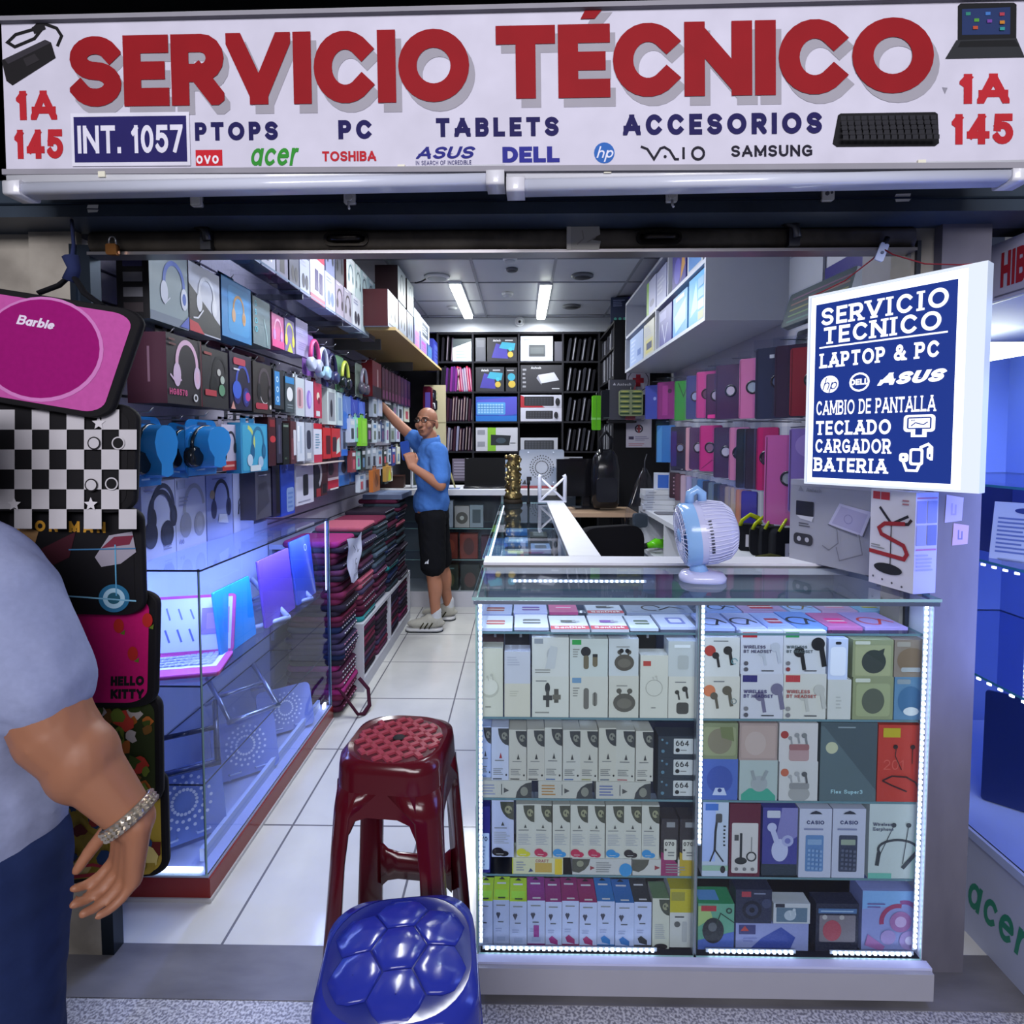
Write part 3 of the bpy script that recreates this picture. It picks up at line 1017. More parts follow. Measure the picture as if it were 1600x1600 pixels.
b = B(); b.box(CX0, CX1, CY1 - .02, CY1, .10, 1.04, '7f8798'); b.build('back_panel', dc)
b = B(); pane(b, CX0 - .008, CX1 + .012, CY0, 1.86, 1.060, 1.068); b.build('top_pane', dc)
b = B(); b.box(CX0 - .004, CX1 + .012, 1.86, CY1, 1.040, 1.076, WHITE, top='ced0da'); b.build('top_rail', dc)
b = B(); b.box(MX - .004, MX + .004, 1.481, 1.50, .10, 1.058, 'm:aab0bd'); b.build('divider_post', dc)
b = B(); b.box(MX - .003, MX + .003, 1.50, CY1 - .02, .10, 1.055, 'caseglass'); b.build('divider', dc)
b = B(); b.box(CX0 - .004, CX1 + .006, 1.468, 1.4745, 1.050, 1.0595, 'm:9aa4b8'); b.build('edge_trim', dc)
for z in SH:
    b = B(); pane(b, CX0 + .012, CX1 - .012, 1.505 if z < .9 else 1.50, CY1 - .025, z - .006, z, 'caseglass', 'g:5f7f8c'); b.build('shelf', dc)
led(dc, (CX0 + .012, 1.487, .12), (CX0 + .012, 1.487, 1.05), 62, 'z')
led(dc, (MX + .012, 1.490, .40), (MX + .012, 1.490, 1.05), 46, 'z', 'e6:dfe7ff')
led(dc, (CX1 - .014, 1.487, .12), (CX1 - .014, 1.487, 1.05), 62, 'z')
led(dc, (CX0 + .02, 1.487, .106), (.36, 1.487, .106), 30, 'x')
led(dc, (.50, 1.487, .106), (.73, 1.487, .106), 15, 'x')
led(dc, (.83, 1.487, .106), (CX1 - .02, 1.487, .106), 14, 'x')
led(dc, (CX0 + .05, 1.487, 1.052), (CX1 - .05, 1.487, 1.052), 60, 'x', 'e1.6:dfe7ff')
led(dc, (-.03, 1.85, 1.018), (.40, 1.85, 1.018), 26, 'x', 'e6:dfe7ff')  # added glowing beads standing in for the front strip's reflection on the glass

# ------------------------------------------------------------------ the return of the counter, running into the shop
rc = thing('display_counter', 'long glass-topped counter running back into the shop with a white inner rail', 'counter')
RX0, RX1, RY0, RY1 = -.128, .262, 1.975, 3.80
b = B(); b.box(RX0 + .01, RX1, RY0, RY1, 0, .12, WHITE); b.build('plinth', rc)
b = B(); pane(b, RX0, RX0 + .006, RY0, RY1, .12, 1.05); b.build('front_pane', rc)
b = B(); b.box(RX1 - .02, RX1, RY0, RY1, .12, 1.05, 'c2c4cc'); b.build('back_panel', rc)
b = B(); pane(b, RX0 - .008, .165, RY0 + .002, RY1, 1.060, 1.068); b.build('top_pane', rc)
b = B(); b.box(.165, RX1 + .012, RY0 + .002, RY1, 1.040, 1.076, WHITE, top='d4d6df'); b.build('top_rail', rc)
for z in (.90, .62, .36):
    b = B(); pane(b, RX0 + .01, RX1 - .03, RY0 + .03, RY1 - .02, z - .006, z, 'caseglass'); b.build('shelf', rc)
led(rc, (RX0 + .012, 2.0, 1.048), (RX0 + .012, 3.78, 1.048), 60, 'y', 'e4:dfe7ff')

# ------------------------------------------------------------------ cross counter at the back
cc = thing('display_counter', 'white-topped glass counter across the back of the shop behind the man', 'counter')
b = B(); b.box(-1.30, .52, 5.05, 5.55, 0, .14, WHITE); b.build('plinth', cc)
b = B(); b.box(-1.32, .54, 5.02, 5.57, 1.00, 1.05, 'd5d7de'); b.build('top', cc)
b = B(); pane(b, -1.30, .52, 5.055, 5.06, .14, 1.0); b.build('front_pane', cc)
b = B(); b.box(-1.30, .52, 5.53, 5.55, .14, 1.0, '6e747e'); b.build('back_panel', cc)
for x in (-1.30, -.74, -.18):
    b = B(); b.box(x, x + .02, 5.06, 5.53, .14, 1.0, '84909a'); b.build('divider', cc)
for z in (.42, .70):
    b = B(); pane(b, -1.28, .51, 5.08, 5.52, z - .006, z, 'caseglass'); b.build('shelf', cc)

# ------------------------------------------------------------------ left glass case
LX0, LX1, LY0, LY1, LT = -1.33, -1.0, 1.757, 2.96, 1.072
lc = thing('glass_display_case', 'blue-lit glass display case on a red base along the left side', 'display case')
b = B(); b.box(LX0, LX1 + .012, LY0 - .006, LY1, .0, .012, 'b4b3b8'); b.box(LX0, LX1 + .006, LY0, LY1, .012, .075, 'g:7b1f1c'); b.build('red_base', lc)
b = B(); b.box(LX0, LX1, LY0 + .004, LY1, .075, .085, 'aab4d8'); b.build('floor_panel', lc)
b = B(); pane(b, LX0, LX1 - .006, LY0, LY0 + .005, .085, LT - .006, 'caseglass'); b.build('front_pane', lc)
b = B(); pane(b, LX1 - .006, LX1 - .001, LY0, LY1, .085, LT - .006, 'caseglass'); b.build('side_pane', lc)
b = B(); pane(b, LX0, LX1 + .004, LY0 - .004, LY1 + .004, LT - .006, LT, 'caseglass', 'x:20263a'); b.build('top_pane', lc)
b = B(); b.box(LX0, LX0 + .006, LY0, LY1, .085, LT - .01, 'a9b3d6'); b.build('back_panel', lc)
b = B(); pane(b, LX0, LX1, LY1 - .005, LY1, .085, LT - .006, 'caseglass'); b.build('end_pane', lc)
for z in (.38, .70):
    b = B(); pane(b, LX0 + .01, LX1 - .01, LY0 + .01, LY1 - .01, z - .006, z, 'caseglass', 'x:2c3550'); b.build('shelf', lc)
b = B(); b.box(LX1 - .012, LX1 - .007, LY0 + .006, LY0 + .011, .085, LT, 'm:5d6a82'); b.box(LX1 - .012, LX1 - .004, LY1 - .012, LY1 - .004, .085, LT, 'm:6d7a92'); b.build('corner_post', lc)
b = B(); b.box(LX0 + .02, LX1 - .03, LY0 + .012, LY0 + .028, .086, .094, 'e5:dfe9ff'); b.box(LX1 - .030, LX1 - .02, LY1 - .06, LY1 - .03, .086, .11, 'e4:dfe9ff'); b.build('light_strip', lc)
b = B(); b.box(LX1 - .016, LX1 - .012, LY1 - .022, LY1 - .018, .70, LT - .01, 'e3:dfe9ff'); b.build('light_strip', lc)
b = B(); b.box(LX1 - .06, LX1 - .045, LY0 + .06, LY1 - .05, .086, .13, 'b8c6e6'); b.build('inner_ledge', lc)

# ------------------------------------------------------------------ low white shelf unit with stacked sleeves (left aisle)
lu = thing('low_shelf_unit', 'low white open shelf unit along the aisle, filled with laptop sleeves', 'shelf unit')
UX0, UX1, UY0, UY1, UT = -1.33, -.925, 3.30, 4.72, .405
for nm, a in (('top', (UX0, UX1, UY0, UY1, UT - .02, UT)), ('base', (UX0, UX1, UY0, UY1, 0, .075)), ('end_panel', (UX0, UX1, UY0, UY0 + .02, .075, UT - .02)), ('end_panel', (UX0, UX1, UY1 - .02, UY1, .075, UT - .02)),
              ('divider', (UX0, UX1, 4.0, 4.02, .075, UT - .02)), ('back_panel', (UX0, UX0 + .01, UY0 + .02, UY1 - .02, .075, UT - .02))):
    b = B(); b.box(*a, 'b9bbc6'); b.build(nm, lu)
b = B()

# ------------------------------------------------------------------ white ledge table behind the sleeves
tb = thing('wall_bench', 'long low white bench against the slat wall carrying the sleeve piles', 'bench', (0, 0, 0))
b = B(); b.box(-1.335, -1.16, 3.0, 4.95, .90, .925, 'c3c5d0'); b.build('top', tb)
b = B(); b.box(-1.335, -1.32, 3.0, 4.95, .41, .90, 'a9abb6'); b.build('back_panel', tb)

# ------------------------------------------------------------------ back shelving
bs = thing('back_shelving', 'tall black shelving across the back wall', 'shelving')
BX = [-.87, -.505, -.03, .425, .80]
BZ = [.75, 1.06, 1.37, 1.68, 1.99, 2.30, 2.595]
BLK = 'x:15151a'
for x in BX:
    b = B(); b.box(x - .009, x + .009, 6.0, 6.36, .0, 2.60, BLK, front='x:24242b'); b.build('upright', bs)
for z in BZ:
    b = B(); b.box(BX[0], BX[-1], 6.003, 6.36, z - .018, z, BLK, front='x:1f1f26'); b.build('shelf', bs)
b = B(); b.box(BX[0], BX[-1], 6.36, 6.38, 0, 2.6, 'x:101014'); b.build('back_panel', bs)

# ------------------------------------------------------------------ right white wall cabinet
wc = thing('wall_cabinet', 'white open wall cabinet with two rows of boxes high on the right wall', 'cabinet')
KX, KY0, KY1, KZ0, KZ1 = .885, 2.83, 4.98, 2.055, 2.62
CW = 'b9bdc9'
for nm, a in (('end_panel', (KX, 1.298, KY0, KY0 + .02, KZ0, KZ1)), ('bottom', (KX, 1.298, KY0 + .02, KY1, KZ0, KZ0 + .02)), ('shelf', (KX, 1.298, KY0 + .02, KY1, 2.335, 2.355)), ('top', (KX, 1.298, KY0, KY1, KZ1, KZ1 + .02)),
              ('divider', (KX, 1.298, 3.855, 3.875, KZ0 + .02, 2.335)), ('divider', (KX, 1.298, 3.545, 3.565, 2.355, KZ1)), ('end_panel', (KX, 1.298, KY1 - .02, KY1, KZ0 + .02, KZ1)), ('back_panel', (1.288, 1.298, KY0 + .02, KY1 - .02, KZ0 + .02, KZ1))):
    b = B(); b.box(*a, CW); b.build(nm, wc)

# ------------------------------------------------------------------ right low white shelf
rs = thing('side_shelf_unit', 'low white shelf unit under the hanging tablet cases on the right', 'shelf unit')
for nm, a in (('top', (.90, 1.298, 2.35, 4.42, .945, .975)), ('end_panel', (.90, 1.298, 4.40, 4.42, 0, .945)), ('end_panel', (.90, 1.298, 2.35, 2.37, 0, .945)), ('divider', (.90, 1.298, 3.62, 3.64, .70, .945)), ('shelf', (.90, 1.298, 2.37, 4.40, .66, .69)),
              ('back_panel', (1.285, 1.298, 2.37, 4.40, 0, .945))):
    b = B(); b.box(*a, 'c3c7d0'); b.build(nm, rs)
ws = thing('wood_shelf', 'raw plywood shelf with boxes high on the left wall, furthest back', 'shelf')
b = B(); b.box(-1.33, -.82, 3.78, 5.93, 2.195, 2.215, 'a98d5a', front='b39a68', sides='cdb37c'); b.build('board', ws)
b = B(); b.box(-1.33, -1.0, 4.1, 4.12, 2.12, 2.195, 'x:6d6d6a'); b.box(-1.33, -1.0, 5.3, 5.32, 2.12, 2.195, 'x:6d6d6a'); b.build('bracket', ws)
gs = thing('glass_shelf', 'long glass shelf of boxed phones high on the left wall', 'shelf')
b = B(); b.box(-1.34, -1.0, 2.0, 3.80, 2.155, 2.163, 'caseglass', front='g:4a5a78', sides='g:6a7890'); b.build('board', gs)
b = B()
for y in (2.1, 2.7, 3.3, 3.7):
    b.box(-1.34, -1.02, y, y + .008, 2.13, 2.155, 'm:6c7079')
b.build('bracket', gs)

# ------------------------------------------------------------------ ceiling fittings
for i, (x, y) in enumerate(((-.535, 5.26), (.195, 5.30))):
    t = thing('ceiling_tube', ('left' if i == 0 else 'right') + ' one of the two lit white ceiling tubes', 'lamp', (x, y, 2.75))
    b = B(); b.box(-.05, .05, -.60, .60, -.022, 0, 'd8dce2'); b.build('housing', t)
    b = B(); b.rbox(-.042, .042, -.58, .58, -.050, -.022, .012, 'e9:f4fbf2', axis='y'); b.build('diffuser', t)
for px, py, kind, lab in ((797, 403, 'smoke', 'white smoke detector on the ceiling, nearest the shop front'), (793, 458, 'smoke', 'small pale sprinkler head between the ceiling tubes'),
                          (910, 430, 'spk', 'round dark speaker grille in the ceiling, nearer of the two on the right'), (893, 478, 'spk', 'round dark speaker grille in the ceiling, further of the two on the right'), (800, 420, 'spk', 'small dark round grille just behind the white smoke detector'),
                          (683, 432, 'ring', 'pale round ceiling lamp with a loose wire left of the tubes'), (706, 480, 'ring', 'flat pale round fitting beside the far end of the left tube')):
    p = P(px, py, Z=2.748)
    t = thing('ceiling_' + dict(smoke='detector', spk='speaker', ring='fitting')[kind], lab, dict(smoke='detector', spk='speaker', ring='ceiling fitting')[kind], p)
    r = dict(smoke=.05, spk=.085 if px > 850 else .045, ring=.10 if py < 450 else .05)[kind]
    b = B(); b.lathe([(r, 0), (r, -.012), (r * .8, -.02)], 'c9ccd2' if kind != 'spk' else '5a5d64', 24); b.build('rim', t)
    b = B(); b.lathe([(r * .75, -.02), (r * .7, -.03 if kind == 'smoke' else -.022), (0.001, -.034 if kind == 'smoke' else -.023)], dict(smoke='b5b8bf', spk='2b2d33', ring='9aa3a8')[kind], 24); b.build('centre', t)
    if kind == 'ring' and py < 450:
        b = B(); b.tube([(-.09, 0, -.02), (-.12, .02, -.03), (-.16, .01, -.045), (-.17, -.01, -.05)], .006, '26262a', 6); b.build('loose_wire', t)
t = thing('security_camera', 'small white dome camera under the soffit in the middle', 'camera', (-.02, 5.995, 2.70))
b = B(); b.lathe([(.05, 0), (.05, -.02)], 'd0d3d8', 20, ax='y'); b.build('base', t)
b = B(); b.lathe([(.04 * math.cos(a), -.02 - .04 * math.sin(a)) for a in (0, .4, .8, 1.2, 1.5)], 'g:c9ccd2', 20, ax='y'); b.build('dome', t)
b = B(); b.lathe([(.015, -.055), (.012, -.062), (.001, -.064)], 'g:17181c', 14, (0, 0, -.008), 'y'); b.build('lens', t)

# ------------------------------------------------------------------ stools
def stool(loc, rz, H, st, sb, col, label, pattern, shade):
    """one-piece plastic stool: st half width of seat, sb half width at the floor"""
    t = thing('plastic_stool', label, 'stool', loc, rz)

    def ring(z, k=1.0, n=8, r=None):
        a = sb + (st - sb) * z / H
        a *= k
        return [(x, y, z) for x, y in rrect(-a, a, -a, a, (r or .55) * a, n)]
    b = B()
    b.grid([ring(H - .075), ring(H - .03, 1.0), ring(H - .008, .985), ring(H, .93, 8, .8)], col, True)
    b.build('rim', t)
    b = B()
    R_ = st * .93
    if pattern == 'weave':
        b.grid([[(x, y, H) for x, y in rrect(-R_, R_, -R_, R_, .8 * R_, 8)], [(x, y, H - .004) for x, y in rrect(-R_ * .9, R_ * .9, -R_ * .9, R_ * .9, .8 * R_ * .9, 8)]], col, True)
        b.face([(x, y, H - .004) for x, y in rrect(-R_ * .9, R_ * .9, -R_ * .9, R_ * .9, .8 * R_ * .9, 8)], shade)
        n = 9
        s = R_ * 1.8 / n
        for i in range(n):
            for j in range(n):
                x, y = (i - n / 2 + .5) * s, (j - n / 2 + .5) * s
                if math.hypot(x, y) > R_ * .86 or math.hypot(x, y) < s * .7:
                    continue
                dx, dy = (s * .56, s * .30) if (i + j) % 2 else (s * .30, s * .56)
                ang = PI / 4
                pts = [(x + a_ * math.cos(ang) - c_ * math.sin(ang), y + a_ * math.sin(ang) + c_ * math.cos(ang)) for a_, c_ in ((-dx, -dy), (dx, -dy), (dx, dy), (-dx, dy))]
                b.grid([[(px, py, H - .004) for px, py in pts], [(x + (px - x) * .85, y + (py - y) * .85, H + .0015) for px, py in pts]], 'g:8f3a48', True, False)
                b.face([(x + (px - x) * .85, y + (py - y) * .85, H + .0015) for px, py in pts], 'g:8f3a48')
    else:
        def zz(x, y): return H + .014 - .02 * ((x * x + y * y) / (R_ * R_))
        rows = []
        for k in range(7):
            f_ = k / 6
            rows.append([(x, y, zz(x, y) if k < 6 else H - .001) for x, y in rrect(-R_ * f_ - 1e-4, R_ * f_ + 1e-4, -R_ * f_ - 1e-4, R_ * f_ + 1e-4, (.8 * R_) * f_ + .5e-4, 8)])
        b.grid(rows, shade, True)
        h = R_ * .385
        cs = [(0, 0)] + [(h * 1.76 * math.cos(PI / 6 + i * PI / 3), h * 1.76 * math.sin(PI / 6 + i * PI / 3)) for i in range(6)]
        for cx, cy in cs:
            rr = []
            for kk, dz in ((.985, .0), (.955, .0035), (.90, .0045), (.5, .006), (.02, .0065)):
                rg = []
                for i in range(12):
                    a0 = PI / 3 * (i // 2) + PI / 2 * 0
                    a1 = a0 + PI / 3
                    p0, p1 = (math.cos(a0), math.sin(a0)), (math.cos(a1), math.sin(a1))
                    f_ = (i % 2) * .5
                    x, y = cx + h * kk * (p0[0] * (1 - f_) + p1[0] * f_), cy + h * kk * (p0[1] * (1 - f_) + p1[1] * f_)
                    d = math.hypot(x, y)
                    if d > R_ * .98:
                        x, y = x * R_ * .98 / d, y * R_ * .98 / d
                    rg.append((x, y, zz(x, y) + dz))
                rr.append(rg)
            b.grid(rr, col, True)
    b.build('seat', t)
    b = B(); b.lathe([(.017, .001), (.015, .014 if pattern != 'weave' else .002), (.001, .0145 if pattern != 'weave' else .0025)], 'x:0c0a0d', 16, (0, 0, H)); b.build('centre_hole', t)
    # skirt between the legs
    b = B()
    zA = H - .075
    zB = H - .135 if H > .55 else H - .15
    lw = .062
    for q in range(4):
        a0, a1 = (sb + (st - sb) * z / H for z in (zA, zB))
        m = Matrix.Rotation(q * PI / 2, 4, 'Z')
        n0 = len(b.v)
        xs = [-1, -.8, -.45, 0, .45, .8, 1]
        low = [zB - .05, zB - .012, zB, zB, zB, zB - .012, zB - .05]
        b.grid([[(x * a0 * .62, -a0 + .001, zA) for x in xs], [(x * a1 * .62, -(sb + (st - sb) * z / H) + .001, z) for x, z in zip(xs, low)]], col)
        b.grid([[(x * a1 * .62, -(sb + (st - sb) * z / H) + .001, z) for x, z in zip(xs, low)], [(x * a1 * .6, -(sb + (st - sb) * z / H) + .012, z) for x, z in zip(xs, low)], [(x * a0 * .6, -a0 + .012, zA) for x in xs]], col)
        b.xf(m, n0)
    b.build('skirt', t)
    # corner legs: angle section, rounded outside
    for q in range(4):
        b = B()
        rows = []
        for z in (0, .02, H * .3, H * .6, H - .14, H - .075):
            a = sb + (st - sb) * z / H
            wd = a * .34 if z < H - .15 else a * (.42 if z < H - .1 else .9)
            r = .55 * a if z > H - .1 else (.22 + .20 * z / H) * a
            arc = [(a - r + r * math.cos(t_), -a + r - r * math.sin(t_) * 1) for t_ in [PI / 2 * i / 6 for i in range(7)]]
            out = [(a, -a + max(wd, r * 1.02)), *arc, (a - max(wd, r * 1.02), -a)]
            th = .012
            inn = [(a - max(wd, r * 1.02), -a + th), (a - th - r * .4, -a + th + r * .4), (a - th, -a + max(wd, r * 1.02))]
            rows.append([(x, y, z) for x, y in out + inn])
        b.grid(rows, col, True, True, True)
        b.xf(Matrix.Rotation(q * PI / 2, 4, 'Z'))
        b.build('leg', t)
    if H > .55:
        b = B()
        for q in range(4):
            z0, z1 = H * .21, H * .33
            n0 = len(b.v)
            ys = [-1, -.8, -.5, 0, .5, .8, 1]
            a0 = sb + (st - sb) * z0 / H
            top = [z1 + .03, z1 + .008, z1, z1, z1, z1 + .008, z1 + .03]
            bot = [z0 - .03, z0 - .008, z0, z0, z0, z0 - .008, z0 - .03]
            f1 = [(x * a0 * .66, -(sb + (st - sb) * z / H) + .006, z) for x, z in zip(ys, top)]
            f2 = [(x * a0 * .66, -(sb + (st - sb) * z / H) + .006, z) for x, z in zip(ys, bot)]
            g1 = [(x, y + .014, z) for x, y, z in f1]; g2 = [(x, y + .014, z) for x, y, z in f2]
            if q == 2:
                b.grid([f1, f2, g2, g1, f1], col)
            b.xf(Matrix.Rotation(q * PI / 2, 4, 'Z'), n0)
        b.build('cross_bar', t)
    return t


stool((-.335, 1.535, 0), math.radians(-6), .66, .136, .175, 'g:4c0c18', 'tall dark red plastic stool with a woven-pattern seat in the aisle entrance', 'weave', 'g:4a1a24')
stool((-.238, 1.075, 0), math.radians(8), .47, .150, .185, 'g:252f8e', 'low blue plastic stool with a turtle-shell seat in front of the red stool', 'turtle', 'g:131f6e')
# ------------------------------------------------------------------ goods in the front counter
FY = 1.506


def cx_(px0, px1, py):
    a, c = P(px0, py, Y=FY).x, P(px1, py, Y=FY).x
    return (a + c) / 2, c - a - .0012


def cpack(name, label, cat, px0, px1, py0, py1, base, items=(), zb=None, d=.05, group=None, back=0, **k):
    """carton seen between the given edges, its foot on zb"""
    x, w_ = cx_(px0, px1, (py0 + py1) / 2)
    zt = P((px0 + px1) / 2, py0, Y=FY + back).z
    if zb is None:
        zb = P((px0 + px1) / 2, py1, Y=FY + back).z
    return pack(name, label, cat, w_, d, zt - zb, base, items, (x, FY + d / 2 + back, zb), group=group, **k), zt


W1, W2, W3 = 'cfcfcb', 'c4c6cc', 'd2cfc6'
DK, GY = '33353a', '8a8a88'
TX = '7a7c80'
G1 = 'white earphone boxes on the top row of the counter'


def badge(k): return [('r', .06, .84, .30, .97, k)]


cpack('earphone_box', 'tall cream earphone box with a faint round case, leftmost in the counter', 'box', 743, 786, 1013, 1112, 'c9c8bc', [('c', .5, .42, .14, 'b4b3a8'), ('c', .5, .44, .12, 'd2d1c8'), ('buds', .52, .58, .10, 'b2b1a8'), ('L', .35, .13, .65, .17, 1, '77766f')], .735, group=G1)
o, z = cpack('earphone_box', 'plain lower white box of the pair right of the tall cream box', 'box', 788, 829, 1068, 1112, 'cdc9bd', [('L', .2, .6, .6, .8, 3, 'b9b6aa')], .735, group=G1)
cpack('earphone_box', 'plain upper bluish white box of the pair right of the tall cream box', 'box', 788, 829, 1018, 1068, 'c3c5d4', [('L', .1, .55, .6, .85, 4, 'aeb1c4')], z, group=G1)
o, z = cpack('microphone_box', 'white lower box picturing a dark clip microphone and its receiver', 'box', 831, 889, 1057, 1112, W1, [('L', .1, .86, .5, .92, 1, TX), ('e', .42, .72, .07, .13, DK), ('r', .38, .25, .47, .66, '4a4a4a'), ('r', .30, .42, .55, .54, '3f3f40'), ('r', .60, .36, .72, .70, '55534e'), ('r', .56, .44, .78, .56, '6a675f'), ('L', .08, .08, .5, .16, 1, GY)], .735, group=G1)
cpack('microphone_box', 'white upper box with a faded clip microphone and grey corner badge', 'box', 831, 889, 996, 1057, 'cfd0d0', badge('8f949e') + [('e', .5, .55, .10, .18, 'b0b2b8'), ('p', [(.35, .2), (.62, .2), (.7, .75), (.5, .8)], 'bfc2c8'), ('L', .08, .08, .5, .2, 2, GY)], z, group=G1)
o, z = cpack('microphone_box', 'white lower box with a blue badge and two grey clip microphones', 'box', 890, 950, 1057, 1113, 'cbcac4', badge('6f94b8') + [('R', .36, .2, .5, .72, .06, '6c6a66'), ('R', .60, .28, .72, .62, .06, '7b7974'), ('L', .08, .5, .28, .75, 4, GY)], .735, group=G1)
cpack('microphone_box', 'white upper box with a green badge and two olive clip microphones', 'box', 890, 950, 998, 1057, 'c5cbcb', badge('2f9a4e') + [('c', .42, .66, .13, '25262a'), ('R', .36, .2, .5, .56, .06, '6b6350'), ('R', .60, .26, .73, .6, .06, '6e6450'), ('r', .6, .52, .73, .6, '2b2b2c'), ('L', .08, .5, .28, .75, 4, GY)], z, group=G1)
o, z = cpack('earphone_box', 'white lower box picturing a round dark charging case with grey buds', 'box', 951, 998, 1056, 1114, 'cac8c1', [('podcase', .52, .42, .62, '5a5751', '706c64'), ('L', .25, .74, .75, .8, 1, GY)], .735, group=G1)
cpack('earphone_box', 'white upper box picturing a round dark charging case with black buds', 'box', 951, 998, 998, 1056, 'c6cbd2', [('podcase', .52, .42, .62, '55504a', '6b665e'), ('c', .42, .68, .06, '17181c'), ('c', .62, .68, .06, '17181c'), ('L', .25, .76, .75, .82, 1, GY)], z, group=G1)
cpack('earphone_box', 'tall white box with a small red badge and a faint round case', 'box', 1000, 1044, 1024, 1114, 'd0cfc8', [('r', .1, .83, .38, .91, 'b0443e'), ('a', .5, .48, .13, 0, 360, .012, 'a9a8a2'), ('buds', .52, .64, .08, 'bcbbb5'), ('L', .4, .15, .6, .19, 1, GY)], .735, group=G1)
o, z = cpack('earphone_box', 'white lower box with black stem buds above a black case, left of the divider', 'box', 1044, 1090, 1057, 1114, 'd2d0c9', [('R', .28, .1, .7, .38, .07, '4b4a47'), ('buds', .45, .6, .3, '3e3d3b'), ('L', .22, .84, .72, .9, 1, TX)], .735, group=G1)
cpack('earphone_box', 'white upper box with a faint square case, left of the divider', 'box', 1044, 1090, 1002, 1057, 'c3c8cc', [('R', .32, .2, .7, .6, .07, 'b0b4b6'), ('r', .2, .82, .75, .9, 'e6ebf4')], z, group=G1)
for i, (px0, px1, y0, y1, k, lab) in enumerate(((745, 785, 988, 1012, '4a3340', 'dark plum box standing behind the tall cream earphone box'), (787, 828, 985, 1018, '20222e', 'black box standing behind the leftmost stacked pair'), (1000, 1040, 988, 1024, '15171a', 'black box standing behind the tall white red-badged box'))):
    x, w_ = cx_(px0, px1, y0)
    pack('dark_box', lab, 'box', w_, .05, .20, k, [('r', .6, .9, .7, .98, 'b9bbc4')], (x, FY + .13, .735))
# right half, top row
for (px0, px1, up, lo) in (
        (1096, 1156, ('white upper box with a red disc and two black stem buds', 'cfd0d2', [('c', .22, .66, .14, 'a83b34'), ('buds', .55, .5, .5, '2b2a2b'), ('a', .86, .4, .07, 0, 300, .02, '5b8f9a'), ('L', .3, .88, .7, .95, 1, TX)], 996),
         ('white lower box with an orange disc and two olive stem buds', 'cdcac3', [('c', .2, .66, .14, 'c8744f'), ('buds', .52, .5, .5, '5c564a'), ('a', .84, .42, .06, 0, 360, .02, '7d8a8c'), ('L', .3, .86, .7, .92, 1, TX)], 1057)),
        (1157, 1224, ('white upper headset box with a red badge and white buds', 'c9cbdc', [('r', .04, .85, .22, .97, 'b02330'), ('r', .22, .85, .38, .97, 'b02330'), ('buds', .68, .46, .5, 'b9bdcc'), ('t', 'WIRELESS', .06, .60, .075, '4a4560', {'wt': .22}), ('t', 'BT HEADSET', .06, .50, .075, '4a4560', {'wt': .22}), ('c', .12, .26, .05, '55535c'), ('c', .12, .12, .05, '55535c'), ('L', .48, .06, .95, .12, 1, DK)], 986),
         ('white lower headset box with a navy badge and grey buds', 'c6c6d4', [('r', .04, .82, .22, .97, '2e2a6e'), ('r', .22, .82, .38, .97, '2e2a6e'), ('buds', .68, .46, .6, '6f6b88'), ('t', 'WIRELESS', .06, .58, .075, '3c3468', {'wt': .22}), ('t', 'BT HEADSET', .06, .48, .075, '3c3468', {'wt': .22}), ('c', .12, .24, .05, '77757c'), ('c', .12, .10, .05, '55535c'), ('L', .48, .06, .95, .12, 1, DK)], 1053)),
        (1224, 1291, ('white upper headset box with a green badge and black buds', 'ccced8', [('r', .04, .85, .22, .97, '2f9455'), ('r', .22, .85, .36, .97, '2f9455'), ('buds', .62, .46, .7, '1b1b1e'), ('t', 'WIRELESS', .06, .60, .07, '4f5a5c', {'wt': .22}), ('t', 'BT HEADSET', .06, .50, .07, '4f5a5c', {'wt': .22}), ('c', .1, .26, .05, '77757c'), ('c', .1, .12, .05, '8c3a3c'), ('L', .48, .06, .95, .12, 1, DK)], 986),
         ('white lower headset box with a red badge and white outline buds', 'cbcac6', [('r', .04, .82, .22, .97, 'b23b42'), ('r', .22, .82, .38, .97, 'b23b42'), ('buds', .68, .46, .55, 'b7b6b2'), ('t', 'WIRELESS', .06, .58, .075, 'a0524e', {'wt': .22}), ('t', 'BT HEADSET', .06, .48, .075, 'a0524e', {'wt': .22}), ('c', .1, .24, .05, '8e8c8c'), ('c', .1, .10, .05, '77757c'), ('L', .48, .06, .95, .12, 1, DK)], 1053))):
    o, z = cpack('headset_box', lo[0], 'box', px0, px1, lo[3], 1119, lo[1], lo[2], .735, group=G1)
    cpack('headset_box', up[0], 'box', px0, px1, up[3], lo[3], up[1], up[2], z, group=G1)
o, z = cpack('cable_box', 'small white box under the pale blister pack in the right half', 'box', 1293, 1330, 1062, 1120, 'c9cac8', [('L', .35, .25, .6, .6, 4, 'b0b2b0')], .735)
cpack('blister_pack', 'pale blue-white hanging blister pack resting on the small white box', 'blister pack', 1294, 1325, 998, 1062, 'c6d2f2', [('R', .1, .1, .9, .8, .08, 'e2e8fa'), ('R', .35, .86, .65, .93, .03, '23262e')], z, d=.02)
